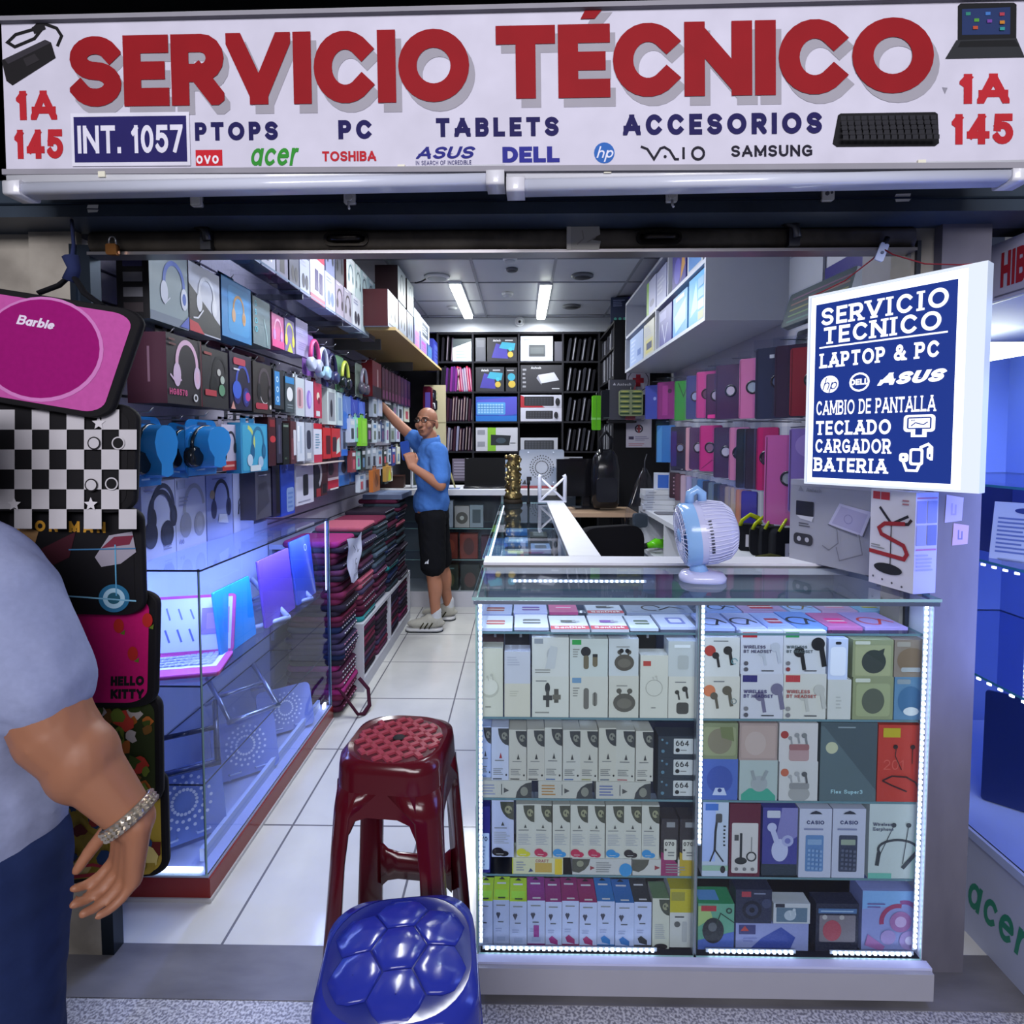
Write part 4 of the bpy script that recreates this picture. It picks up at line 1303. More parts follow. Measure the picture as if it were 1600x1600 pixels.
for px0, px1, lo, up in ((1332, 1396, ('olive lower window box with a grey-green earbud case', '8b9270', [('R', .08, .08, .92, .85, .08, '9aa27c'), ('e', .5, .44, .28, .30, '565c50'), ('R', .05, .88, .42, .97, .03, 'c6cabc')]), ('olive upper window box with a dark green earbud case', '8f9674', [('R', .06, .04, .94, .86, .04, 'a1a680'), ('e', .52, .42, .30, .32, '39403c'), ('p', [(.6, .7), (.78, .78), (.74, .55)], '39403c'), ('R', .05, .88, .42, .97, .03, 'c9cdc0')])),
                         (1397, 1453, ('blue lower window box with a rounded blue case', '5d86ac', [('e', .45, .45, .35, .34, '3f6c98'), ('e', .48, .2, .22, .1, 'd5dde6'), ('R', .06, .84, .44, .95, .03, '8c9aa6')]), ('brown upper window box with a furry tan case', '8b7f76', [('e', .5, .45, .42, .34, '7d6a58'), ('R', .2, .14, .75, .26, .04, 'a9b0b8'), ('R', .06, .82, .44, .95, .03, 'a09c96')]))):
    o, z = cpack('case_box', lo[0], 'box', px0, px1, 1058, 1120, lo[1], lo[2], .735)
    cpack('case_box', up[0], 'box', px0, px1, 1000, 1057, up[1], up[2], z)

# ink cartons: white fronts with a round photograph in the top right corner
G2, G3, G4, G5 = 'upright ink cartons on the second shelf', 'upright ink cartons on the third shelf', 'upright ink cartons on the bottom shelf', 'ink cartons lying flat in the counter'


def panda(k1='3a3c40', k2='7f8078'):
    return [('p', [(1, .66)] + [(1 - .62 * math.sin(a), .98 - .32 * math.cos(a)) for a in (.0, .3, .6, .9, 1.2, 1.57)] + [(1, .98)], k1), ('e', .76, .84, .17, .07, k2), ('e', .72, .85, .05, .025, k1), ('e', .86, .82, .05, .025, k1)]


edge = [747, 767.5, 795, 823, 851, 879, 907, 935, 963, 993, 1021]
word = ['first', 'second', 'third', 'fourth', 'fifth', 'sixth', 'seventh', 'eighth', 'ninth', 'tenth', 'eleventh', 'twelfth']
dots = ['4a6fb8', '2b2b2e', '2b2b2e', '2b2b2e', '3f5f9a', '3f5f9a', '8a8a50', '3f4f6a', '9a3a4a', '2b2b2e']
zl = .512 + .047
for i, (x0, x1) in enumerate(((747, 831), (841, 926), (931, 1017))):
    x, w_ = cx_(x0, x1, 1230)
    pack('ink_carton', ['pale blue-lit', 'orange-lined', 'blue-lined'][i] + ' ink carton lying flat under the upright row, second shelf', 'ink carton', w_, .06, .046, 'b9b8b4',
         [('p', [(.70, 0)] + [(1 - .3 * math.cos(a), .95 * math.sin(a)) for a in (.4, .8, 1.2, 1.57)] + [(1, 0)], '3a3c40'), ('e', .86, .4, .07, .28, '7f8078'), ('p', [(.48, .62), (.58, .45), (.48, .3)], '4a4a4c'), ('L', .06, .15, .4, .85, 4, ['8a8fb0', 'a87c4a', '5a68a0'][i]), ('r', .43, .2, .445, .85, '55565a')],
         (x, FY + .03, .512), group=G5)
for i in range(10):
    x, w_ = cx_(edge[i], edge[i + 1], 1165)
    pack('ink_carton', word[i] + ' white ink carton from the left in the upright row of the second shelf', 'ink carton', w_, .055, .142 - (i > 2) * .0 + .004 * math.sin(i * 2), ['a9b9e8', 'b9bfda', 'bcb9b4', 'bdbab5', 'bfbebb', 'bfbebb', 'bdbbb5', 'bfbdb6', 'bfbeb9', 'c2c0bb'][i],
         panda() + [('p', [(.45, .42), (.62, .42), (.535, .53)], '3f3f42' if i != 1 else '9a3138'), ('L', .2, .36, .85, .40, 1, TX), ('L', .1, .10, .75, .24, 4, TX), ('e', .86, .11, .05, .02, '222226'), ('r', .08, .025, .6, .045, dots[i])],
         (x, FY + .03 + (.012 if i == 0 else 0), zl), group=G2, rz=.03 * math.sin(i * 3))
for i, (y0, y1) in enumerate(((1133, 1167), (1170, 1203), (1207, 1240))):
    x, w_ = cx_(1028, 1089, 1180)
    pack('toner_box', ['topmost', 'middle', 'bottom'][i] + ' of three dark navy cartridge boxes labelled 664', 'box', w_, .05, .057, '2a3440', [('R', .40, .16, .90, .90, .04, 'c4c7cc'), ('t', '664', .45, .55, .26, '2a2c32', {'wt': .18}), ('c', .50, .35, .10, '1c1d20'), ('L', .58, .3, .8, .4, 1, TX), ('c', .12, .3, .08, '5a8098'), ('c', .22, .7, .06, '4f7590'), ('c', .1, .85, .05, '6a90a4')], (x, FY + .025, .513 + .0575 * (2 - i)), group='dark cartridge boxes labelled 664')
# third shelf
x, w_ = cx_(743, 766, 1300)
pack('ink_carton', 'slim navy cartridge box marked 070, leftmost on the third shelf', 'ink carton', w_, .05, .185, '2c2a7c', [('R', .06, .05, .94, .60, .01, 'b6c9f0'), ('t', '070', .12, .48, .07, '20305c', {'w': .7, 'wt': .2}), ('L', .12, .1, .8, .42, 6, '7f96c8')], (x, FY + .025, .302))
zl = .300 + .045
for i, (x0, x1, k, its) in enumerate(((800, 880, 'c6c6a8', [('r', 0, 0, .02, 1, 'c0c830'), ('r', .45, .12, .78, .72, 'b89a4a'), ('t', 'CRAFT', .46, .76, .18, '9a4a5a', {'wt': .2}), ('r', .84, 0, .98, 1, 'd0b428'), ('p', [(.32, .15), (.42, .2), (.36, .4)], '2a3a6a'), ('L', .08, .2, .3, .85, 4, '8a90a0')]),
                                      (894, 987, 'bcbcc0', [('p', [(0, .2)] + [(.3 * math.cos(a), 1 - .95 * math.sin(a)) for a in (1.2, .8, .4, 0)] + [(0, 1)], '4a4a44'), ('e', .13, .7, .06, .2, '8a8a78'), ('p', [(.3, .3), (.38, .45), (.3, .58)], '8f3540'), ('L', .4, .15, .75, .85, 5, '85868c'), ('e', .9, .35, .11, .42, '2f86c8')]),
                                      (988, 1075, 'c0bfc0', [('p', [(0, .3)] + [(.3 * math.cos(a), 1 - .85 * math.sin(a)) for a in (1.2, .8, .4, 0)] + [(0, 1)], '50504a'), ('p', [(.4, .35), (.5, .5), (.4, .65)], '8f3540'), ('L', .6, .15, .95, .8, 4, '85868c')]))):
    x, w_ = cx_(x0, x1, 1357)
    pack('ink_carton', ['yellow-trimmed', 'cyan-marked', 'plain white'][i] + ' ink carton lying flat under the upright row, third shelf', 'ink carton', w_, .06, .044, k, its, (x, FY + .03, .300), group=G5)
edge = [768, 803, 835, 863, 891, 919, 946, 975, 1003, 1031]
blob = ['1d1820', 'c4c02c', 'b0244e', '2f86c8', 'b0244e', 'b0244e', '2f86c8', '1d1820', '2f86c8']
nm_ = ['black', 'yellow', 'magenta', 'cyan', 'magenta', 'magenta', 'cyan', 'black', 'cyan']
for i in range(9):
    x, w_ = cx_(edge[i] + (3 if i == 1 else 0), edge[i + 1], 1300)
    h = .158 if i == 0 else .148
    pack('ink_carton', word[i] + ' white ink carton from the left on the third shelf, with a ' + nm_[i] + ' blot', 'ink carton', w_, .055, h, 'b4bbe0' if i == 0 else 'c2c2be',
         panda('43453c', '8f8f74') + [('p', [(.42, .56), (.58, .56), (.5, .63)], '4a4a4c'), ('L', .12, .50, .8, .54, 1, TX), ('L', .1, .24, .85, .46, 7, 'a0a4b0'), ('e', .28, .10, .27, .075, blob[i]), ('e', .55, .07, .22, .05, blob[i]), ('L', .2, .055, .6, .075, 1, 'c9c9cc')],
         (x, FY + .03, zl), group=G3, rz=.035 * math.sin(i * 2.3), top='a5a6a4')
for i, (x0, x1, k, k2) in enumerate(((1033, 1060, '8d2c62', 'pink'), (1062, 1089, 'b0982c', 'yellow'))):
    x, w_ = cx_(x0, x1, 1300)
    pack('ink_carton', 'black and ' + k2 + ' cartridge box with a white 070 label', 'ink carton', w_, .05, .158, '2e2a30', [('p', [(0, 0), (1, 0), (1, .2), (.6, .34), (0, .42)], k), ('R', .16, .28, .9, .64, .02, 'c9c7c2'), ('t', '070', .22, .53, .07, '2a2a2c', {'w': .55, 'wt': .2}), ('c', .26, .46, .02, '3a3a3c'), ('L', .4, .34, .8, .44, 2, TX), ('r', .3, .86, .8, .95, '8a8c94')], (x, FY + .025, .300 + .024 * 0), group=G3)
# bottom shelf
edge = [744, 770, 796, 823.5, 852, 878, 905, 933, 961, 991, 1018.5]
cols = ['b4d420'] * 3 + ['8f2a86', '94287a', '98286e', '9a2868'] + ['2f78c4', '2c6cb8'] + ['30343c']
cn = ['lime'] * 3 + ['purple', 'magenta', 'magenta', 'magenta'] + ['blue'] * 2 + ['black']
for i in range(10):
    x, w_ = cx_(edge[i], edge[i + 1], 1450)
    c = cols[i]
    pack('ink_carton', word[i] + ' ink bottle carton from the left on the bottom shelf, with a ' + cn[i] + ' top', 'ink carton', w_, .085, .128, 'b3bde6', [('p', [(.18, .70), (.26, .74), (.32, .72), (.38, .74), (.46, .70), (.32, .58)], '3a3c52'), ('L', .2, .86, .8, .92, 1, TX), ('L', .3, .5, .7, .55, 1, DK), ('L', .15, .3, .6, .4, 2, '98a2cc')] +
         ([('r', .36, .12, .66, .46, c)] if i == 3 else []) + ([('p', [(.2, .2), (.4, .26), (.75, .16), (.75, .06), (.3, .1)], c)] if i > 3 else [('r', .25, .1, .75, .2, 'a0acd8')]) + ([('r', 0, 0, 1, .06, c)] if i > 2 else []),
         (x, FY + .0425 + .004 * (i % 2), .094), top=c, side=c if i > 2 else None, tops=[('r', .1, .12, .9, .42, 'a8e23c' if i < 3 else c), ('L', .2, .62, .8, .78, 1, 'd9d9e2'), ('r', .3, .06, .75, .12, 'd8d8e0' if i > 2 else '2a3a1a'), ('p', [(.3, .86), (.7, .86), (.5, .98)], '20202a')], group=G4)
x, w_ = cx_(1019, 1046, 1450)
pack('ink_carton', 'white ink carton with a round photo and black blot, right of the black-topped one', 'ink carton', w_, .06, .142, 'c3c4bc', panda('40443c', '8f8f74') + [('L', .15, .2, .8, .5, 8, 'a0a4b0'), ('e', .5, .05, .4, .06, '1d1820')], (x, FY + .03, .094), top='5f7a5c', group=G4)
x, w_ = cx_(1047, 1086, 1440)
pack('ink_carton', 'tall yellow and white ink box, last in the bottom row', 'ink carton', w_, .07, .165, 'c4c4c6', [('r', 0, .60, 1, 1, 'b4a828'), ('r', .05, .80, .6, .95, '8f8a3a'), ('L', .2, .5, .8, .55, 1, DK), ('c', .3, .4, .05, '55565a'), ('R', .5, .1, .7, .45, .02, 'a9aab0')], (x, FY + .04, .094), top='a59c28')

# right half, second shelf
for px0, px1, lo, up, ym in ((1096, 1153, ('blue window box with a blue earbud case, second shelf by the divider', '4a64b4', [('e', .5, .5, .36, .34, '3a50a0'), ('p', [(.3, .12), (.7, .12), (.62, .3), (.38, .3)], 'b9c4e4'), ('c', .5, .24, .05, '2a3a80')]), ('olive window box with a tan round case, second shelf by the divider', '7d8466', [('R', .05, .1, .95, .9, .08, '8f9474'), ('e', .5, .5, .34, .36, '7f7866'), ('p', [(.55, .6), (.9, .5), (.85, .9), (.5, .9)], '6d7450')]), 1186),
                             (1155, 1215, ('white and green window box with a grey rabbit-eared case', 'a6b2b4', [('p', [(.05, 0), (.95, 0), (.95, .12), (.75, .3), (.25, .3), (.05, .15)], '3f9a86'), ('e', .52, .42, .22, .2, '9aa0a6'), ('l', [(.4, .5), (.32, .75)], .08, '8d949a'), ('l', [(.6, .5), (.72, .75)], .08, '8d949a')]), ('pinkish window box with a rose round case', 'a08c8a', [('R', .05, .06, .95, .94, .06, 'ad9894'), ('e', .42, .46, .28, .32, 'b5a3a0')]), 1188),
                             (1217, 1278, ('white box with an orange disc and grey pots of buds', 'c3c2c6', [('c', .14, .72, .10, 'b4604a'), ('e', .52, .18, .28, .2, '9a9a9c'), ('R', .26, .30, .78, .46, .05, '88888c'), ('buds', .38, .6, .28, 'a0a0a4'), ('bud', .64, .62, .3, '55565a')]), ('white box with a red disc and pink pots of buds', 'c6c2c6', [('c', .14, .70, .10, '9a3a38'), ('R', .26, .02, .78, .34, .07, 'ab8c90'), ('R', .26, .30, .78, .46, .05, '946468'), ('buds', .38, .6, .28, '8c8c90'), ('bud', .64, .62, .3, '77787c')]), 1190)):
    o, z = cpack('case_box', lo[0], 'box', px0, px1, ym, 1249, lo[1], lo[2], .512)
    cpack('case_box', up[0], 'box', px0, px1, 1130, ym, up[1], up[2], z)
cpack('cable_box', 'large teal-grey box with a diagonal shade and pale disc, second shelf', 'box', 1281, 1370, 1129, 1250, '46545c', [('p', [(0, 0), (1, 0), (1, .14), (.06, .95), (0, .95)], '55666e'), ('c', .20, .68, .075, 'b5b89c'), ('L', .3, .92, .7, .96, 1, '8a98a0'), ('t', 'Flex Super3', .2, .10, .05, '9fc4d0', {'w': .56, 'wt': .2})], .512, d=.06)
cpack('earphone_box', 'orange-red neckband earphone box at the right end of the second shelf', 'box', 1371, 1446, 1133, 1250, 'b5382e', [('r', .10, .84, .46, .96, 'b4a424'), ('t', '201', .12, .42, .13, 'c85a4e', {'wt': .1}), ('l', [(.38, .72), (.36, .6), (.5, .42)], .012, '4a2220'), ('l', [(.72, .74), (.72, .5)], .012, '4a2220'), ('c', .36, .72, .03, '2a1818'), ('c', .72, .72, .03, '2a1818'), ('l', [(.10, .28), (.3, .34), (.6, .33), (.8, .26), (.88, .17)], .022, '3a1a1a'), ('l', [(.10, .28), (.3, .22), (.62, .14)], .02, '3a1a1a')], .512, d=.05)
# third shelf
cpack('microphone_box', 'white-blue box picturing a phone tripod, third shelf by the divider', 'box', 1097, 1138, 1252, 1376, 'b5c0d8', [('r', 0, .2, .5, 1, '9fb2ea'), ('r', .1, .88, .6, .97, '3f6cc0'), ('l', [(.55, .75), (.50, .6), (.48, .34)], .03, '2a2c33'), ('R', .5, .72, .75, .84, .02, '4a4a4e'), ('l', [(.48, .36), (.3, .2)], .02, '2a2c33'), ('l', [(.48, .36), (.82, .2)], .02, '2a2c33'), ('r', .0, .08, 1, .15, '8fb2a0'), ('e', .8, .1, .1, .05, '222228'), ('L', .8, .4, .9, .7, 6, DK)], .300)
cpack('microphone_box', 'maroon box with a white front picturing a desk microphone, third shelf', 'box', 1139, 1188, 1256, 1377, '5a1c32', [('R', .08, .05, .93, .74, .02, 'c4c0c4'), ('r', .34, .24, .42, .60, '2a2c30'), ('e', .38, .22, .2, .05, '2a2c30'), ('a', .72, .28, .06, 0, 360, .02, '33353a'), ('l', [(.72, .34), (.72, .55)], .012, '77797e'), ('r', .16, .5, .3, .58, '4a4a4e'), ('c', .24, .11, .025, '77757c'), ('c', .5, .11, .025, '77757c'), ('c', .76, .11, .025, '77757c')], .300)
pack('dark_box', 'low black box under the purple earbud box on the third shelf', 'box', cx_(1190, 1246, 1368)[1], .05, .036, '2c3644', (), (cx_(1190, 1246, 1368)[0], FY + .03, .300))
cpack('earphone_box', 'violet-blue box picturing a white earbud case, third shelf', 'box', 1191, 1246, 1262, 1354, '40408c', [('p', [(.3, .2), (1, .5), (1, 1), (.55, 1)], '7a78b4'), ('R', .12, .82, .5, .95, .02, 'b9bcd0'), ('e', .5, .25, .24, .2, 'b4b8dc'), ('c', .72, .42, .10, 'a0a4d0'), ('c', .72, .42, .05, '6a6cb0'), ('l', [(.28, .62), (.42, .38)], .09, 'b0b4da'), ('c', .26, .66, .08, 'b0b4da')], .336)
for i, (px0, px1, k, lab) in enumerate(((1248, 1299, '5c80b4', 'white carded pocket calculator in pale blue, third shelf'), (1300, 1352, '3c4258', 'white carded pocket calculator in dark slate, third shelf'))):
    cpack('calculator_pack', lab, 'calculator', px0, px1, 1264, 1377, 'b6b9d2', [('R', .2, .09, .76, .62, .02, k), ('R', .26, .48, .70, .56, .01, '8f9c8f' if i else '7f9cc4'), ('t', 'CASIO', .22, .78, .055, '3a3f68', {'w': .54, 'wt': .24}), ('L', .14, .68, .9, .74, 1, '7a80a4'), ('p', [(.3, .93), (.7, .93), (.62, .96), (.5, .98), (.38, .96)], '2c3040')] +
          [('r', .26 + .115 * q, .13 + .065 * r_, .34 + .115 * q, .165 + .065 * r_, '7e9cc8' if not i else '5a6078') for q in range(4) for r_ in range(5)], .300, d=.03)
cpack('earphone_box', 'white and mint neckband earphone box at the right end of the third shelf', 'box', 1357, 1445, 1254, 1380, 'b9c3c8', [('p', [(.75, 0), (1, 0), (1, 1), (.85, 1)], 'a9c8c0'), ('r', 0, .0, .42, .07, '6ab0a4'), ('neck', .52, .45, .62, '3a3e46'), ('t', 'Wireless', .06, .70, .045, '55586a', {'wt': .2}), ('t', 'Earphone', .06, .64, .045, '55586a', {'wt': .2}), ('c', .92, .16, .05, '7a8a90')], .300, d=.05)
# bottom shelf
cpack('mouse_box', 'green mouse box with a black mouse picture, bottom shelf by the divider', 'box', 1090, 1147, 1412, 1502, '5f9a86', [('p', [(0, 0), (1, 0), (1, .4), (0, .2)], '4a62b4'), ('p', [(0, .5), (.4, .7), (.3, .95), (0, .95)], '9ab474'), ('r', .08, .84, .5, .96, 'a83440'), ('e', .42, .42, .3, .28, '20242c'), ('e', .4, .5, .12, .1, '5a5e66'), ('l', [(.5, .55), (.62, .8), (1, .6)], .02, '25382f'), ('a', .85, .86, .05, 0, 360, .03, '2a3a34')], .094, d=.06, top='2f8a5c', tops=[('r', .05, .2, .62, .8, '5a90d0')])
pack('speaker_box', 'long pale violet box picturing a blue speaker, lying at the bottom', 'box', cx_(1149, 1263, 1478)[1], .06, .075, '8c92c8', [('p', [(.2, .05), (.75, .05), (.82, .5), (.62, .88), (.35, .45)], '36489c'), ('r', .04, .6, .27, .95, '3a3a70'), ('p', [(.06, .72), (.12, .92), (.18, .72)], 'b0443e'), ('L', .1, .3, .3, .5, 2, '7278b4')], (cx_(1149, 1263, 1478)[0], FY + .03, .094))
cpack('camera_box', 'black box with a red badge picturing a round camera, on the violet box', 'box', 1149, 1206, 1390, 1456, '262a44', [('r', .16, .78, .42, .94, 'a03a48'), ('L', .5, .84, .9, .93, 1, '7f84a0'), ('c', .45, .4, .28, '15182a'), ('c', .45, .4, .18, '343a58'), ('c', .45, .4, .08, '0e1020'), ('c', .85, .6, .14, '3a4060')], .170, d=.05)
cpack('earphone_box', 'white-framed box with white buds, on the violet box', 'box', 1208, 1266, 1412, 1456, 'b9bcc8', [('r', .08, .08, .92, .80, '5a7088'), ('e', .45, .42, .16, .26, 'aab4c4'), ('r', .05, .82, .3, 1, '2a2a38'), ('buds', .5, .6, .35, 'b9c2d0')], .170, d=.04)
cpack('case_pack', 'black card with a clear window showing a red folded case, bottom shelf', 'case', 1274, 1341, 1412, 1512, '23253a', [('R', .08, .20, .93, .76, .03, '77707c'), ('r', .05, .80, .95, .90, '4a6a9c'), ('e', .38, .44, .22, .22, 'a04454'), ('c', .2, .72, .05, 'a8a4a8'), ('c', .6, .72, .05, 'a8a4a8'), ('L', .1, .82, .9, .88, 1, '9ab0d0')], .094, d=.04)
cpack('headphone_box', 'lavender box picturing pink headphones at the right end of the bottom shelf', 'box', 1346, 1438, 1392, 1500, '8890cc', [('p', [(0, .7), (1, .8), (1, 1), (0, 1)], '7aa4dc'), ('a', .62, .5, .26, 80, 190, .07, '9a3a64'), ('a', .72, .62, .2, 20, 110, .07, '8a4a8c'), ('c', .66, .5, .17, '9c6aa4'), ('c', .66, .5, .09, 'b8a0d0'), ('c', .82, .2, .16, 'a490cc'), ('c', .82, .2, .07, 'd0c8ee'), ('c', .45, .25, .12, 'a08cc8'), ('p', [(.05, .12), (.35, .02), (.4, .1), (.1, .3)], 'a06aa8'), ('L', .08, .72, .4, .82, 2, '6a5a98')], .094, d=.06)

# flat cards on the glass top shelf
cards = [(744, 801, 962, 982, 'c0c8e8', 'a83a44', 'red-striped memory card pack, front left corner of the top shelf'), (803, 858, 960, 981, 'c2c6e6', '3c3f4a', 'pack with a dark flash drive, second in the front row of the top shelf'), (860, 922, 962, 984, 'c9cde0', '4a4c50', 'white flash drive card with a red strip, front row of the top shelf'), (924, 984, 962, 984, 'c9cde2', '7a4a9c', 'white card with a purple flash drive and red strip, front row of the top shelf'),
         (985, 1030, 962, 982, 'bcc4da', '5a6a5a', 'card with a greenish memory stick, front row of the top shelf'), (1032, 1088, 960, 980, 'b4bcdc', '6a72b8', 'pack with a white and violet card reader, front row by the divider'),
         (745, 800, 943, 960, 'a4aee0', '8a3038', 'pack with a red flash drive, back left of the top shelf'), (802, 856, 942, 959, 'a8aee4', '5a2c98', 'pack with a purple pen drive, back row of the top shelf'), (858, 904, 941, 957, 'b8548c', 'd04a90', 'bright pink flat pack in the back row of the top shelf'), (918, 976, 941, 959, 'b8c0d8', '50525a', 'white card with a red strip, back row of the top shelf'), (980, 1086, 940, 958, '8a94b0', '2a2226', 'pack with a dark coiled cable, back row by the divider'),
         (1102, 1150, 958, 982, '98a8e0', '22242e', 'pack of black earphones, front left of the right top shelf'), (1152, 1198, 958, 981, 'a0aee4', '2c2e3a', 'pack of looped black earphones, front row of the right top shelf'), (1200, 1244, 958, 981, '90a4e4', '9a3a54', 'pale blue pack with a red edge, front row of the right top shelf'), (1246, 1294, 956, 981, '6a8ee0', '2a3040', 'blue pack with dark earphones, front row of the right top shelf'), (1296, 1350, 958, 981, 'b06aa8', 'd43a8c', 'magenta and teal flat pack, front row of the right top shelf'), (1352, 1420, 957, 981, '9a8cd0', 'b43a3e', 'lilac pack with a red looped cable, right end of the top shelf'),
         (1104, 1160, 940, 956, '8098d8', '232838', 'pack with black earphones, back row of the right top shelf'), (1162, 1232, 939, 956, 'a08cc0', 'b02a3e', 'pack with a red bordered card, back row of the right top shelf'), (1236, 1284, 940, 956, '9ab4ec', '7a6a54', 'pale pack with yellowish cable, back row of the right top shelf'), (1286, 1342, 939, 955, 'b49ac8', 'd08cb0', 'pinkish flat pack, back row of the right top shelf'), (1344, 1400, 939, 955, '86b0dc', 'b4b03c', 'pack with a yellow-green gadget, back right of the top shelf')]
for i, (x0, x1, y0, y1, k, k2, lab) in enumerate(cards):
    a_, c_ = P(x0, y1, Z=.976), P(x1, y1, Z=.976)
    d_ = min(P(x0, y0, Z=.976).y, 1.93) - a_.y
    its = [('r', .08, .1, .92, .75, k)]
    if 'purple flash' in lab or 'white' in lab and 'strip' in lab or 'white flash' in lab:
        its = [('r', .0, .0, 1, .24, 'b03a4c'), ('t', 'SanDisk', .1, .05, .13, 'e0d4dc', {'w': .8, 'wt': .2}), ('r', .3, .45, .7, .62, k2), ('r', .6, .48, .8, .58, 'a8acb8')]
    elif 'earphones' in lab or 'cable' in lab:
        its += [('a', .4, .4, .22, 0, 300, .05, k2), ('l', [(.5, .2), (.7, .5), (.9, .3)], .05, k2)]
    elif 'card reader' in lab:
        its += [('R', .3, .2, .8, .7, .05, k2), ('R', .38, .3, .72, .6, .04, 'c9ccea')]
    else:
        its += [('R', .25, .25, .78, .6, .05, k2), ('r', .25, .38, .78, .44, 'd4d6e4')]
    pack('memory_card_pack', lab, 'card pack', c_.x - a_.x - .002, d_ - .003, .008, k, (), ((a_.x + c_.x) / 2, a_.y + d_ / 2 + .003, .968), tops=its, group='flat packs on the glass top shelf', rz=random.uniform(-.02, .02))

# ------------------------------------------------------------------ on top of the counter
# desk fan, seen from its side, turned to the left
fan = thing('desk_fan', 'small white and pale blue desk fan standing on the front counter', 'fan', (.515, 1.665, 1.068), math.radians(-5))
PB, PW = 'g:86aee0', 'g:b9bce0'
b = B(); b.grid([[(x * 1.0, y, z) for x, y in rrect(-.055 * k, .075 * k, -.05 * k, .05 * k, .045 * k, 6)] for z, k in ((0, 1), (.012, 1.02), (.024, .9), (.03, .4))], PW, True, True, True); b.build('base', fan)
b = B(); b.tube([(.0, -.0, .02), (-.004, 0, .045), (-.004, 0, .06)], [.03, .022, .028], PB, 12); b.build('neck', fan)
hz = .138
head = B()
Rf = .092
tilt = Matrix.Translation((0, 0, hz)) @ Matrix.Rotation(math.radians(-8), 4, 'Y') @ Matrix.Translation((0, 0, 0))
head.lathe([(Rf * .93, -.052), (Rf * 1.0, -.045), (Rf * 1.0, -.012)], PB, 40, ax='x', caps=False); head.lathe([(Rf * .93, -.052), (Rf * .93, -.02)], PB, 40, ax='x', caps=False)
head.xf(tilt); head.build('front_ring', fan)
b = B(); b.lathe([(Rf * .985, -.012), (Rf * .97, .03), (Rf * .86, .07), (Rf * .62, .095), (Rf * .3, .105), (.001, .106)], PW, 40, ax='x', caps=False)
b.xf(tilt); b.build('drum', fan)
b = B()
for i in range(44):
    t_ = 2 * PI * i / 44
    m = Matrix.Rotation(t_, 4, 'X')
    n0 = len(b.v)
    b.grid([[(.005, -.0018, Rf * 1.0), (.035, -.0018, Rf * .985), (.07, -.0018, Rf * .885), (.09, -.0018, Rf * .68)], [(.005, 0, Rf * 1.022), (.035, 0, Rf * 1.005), (.072, 0, Rf * .905), (.093, 0, Rf * .69)], [(.005, .0018, Rf * 1.0), (.035, .0018, Rf * .985), (.07, .0018, Rf * .885), (.09, .0018, Rf * .68)]], 'g:c6c9e8')
    b.xf(m, n0)
b.xf(tilt); b.build('drum_ribs', fan)
b = B()
for i in range(11):
    t_ = math.radians(62 + i * 5.6)
    y, z = -Rf * .97 * math.sin(t_), Rf * .97 * math.cos(t_)
    n0 = len(b.v)
    b.box(.012, .020, -.0015, .0015, Rf * .99, Rf * 1.035, '33384a')
    b.xf(Matrix.Rotation(t_, 4, 'X'), n0)
b.xf(tilt); b.build('vent_slots', fan)
b = B()
for i in range(36):
    t_ = 2 * PI * i / 36
    n0 = len(b.v)
    b.tube([(-.056, 0, .022), (-.060, 0, .055), (-.050, 0, Rf * .95)], .0012, 'g:c9cdea', 5)
    b.xf(Matrix.Rotation(t_, 4, 'X'), n0)
for r in (.045, .07):
    b.tube([(-.059, r * math.cos(a), r * math.sin(a)) for a in [2 * PI * i / 32 for i in range(33)]], .0012, 'g:c9cdea', 5, False)
b.xf(tilt); b.build('front_grille', fan)
b = B(); b.lathe([(.001, -.062), (.016, -.061), (.022, -.056), (.022, -.05)], PB, 20, ax='x'); b.xf(tilt); b.build('hub_cap', fan)
for i in range(5):
    b = B()
    t_ = 2 * PI * i / 5
    b.grid([[(-.03, -.012, .018), (-.036, 0, .018), (-.042, .012, .018)], [(-.022, -.028, .05), (-.034, .002, .052), (-.044, .026, .05)], [(-.024, -.022, .078), (-.033, .006, .082), (-.042, .028, .078)]], 'g:d5d9f0')
    b.xf(tilt @ Matrix.Rotation(t_, 4, 'X')); b.build('blade', fan)
b = B(); b.lathe([(Rf * .9, .0), (.001, .0)], 'g:8f98c4', 30, ax='x', caps=False); b.xf(tilt); b.build('motor_plate', fan)
b = B(); b.tube([(-.03, 0, hz + Rf * .95), (-.028, 0, hz + Rf + .022), (-.01, 0, hz + Rf + .034), (.006, 0, hz + Rf + .022), (.006, 0, hz + Rf * .95)], .013, PB, 10); b.build('handle', fan)

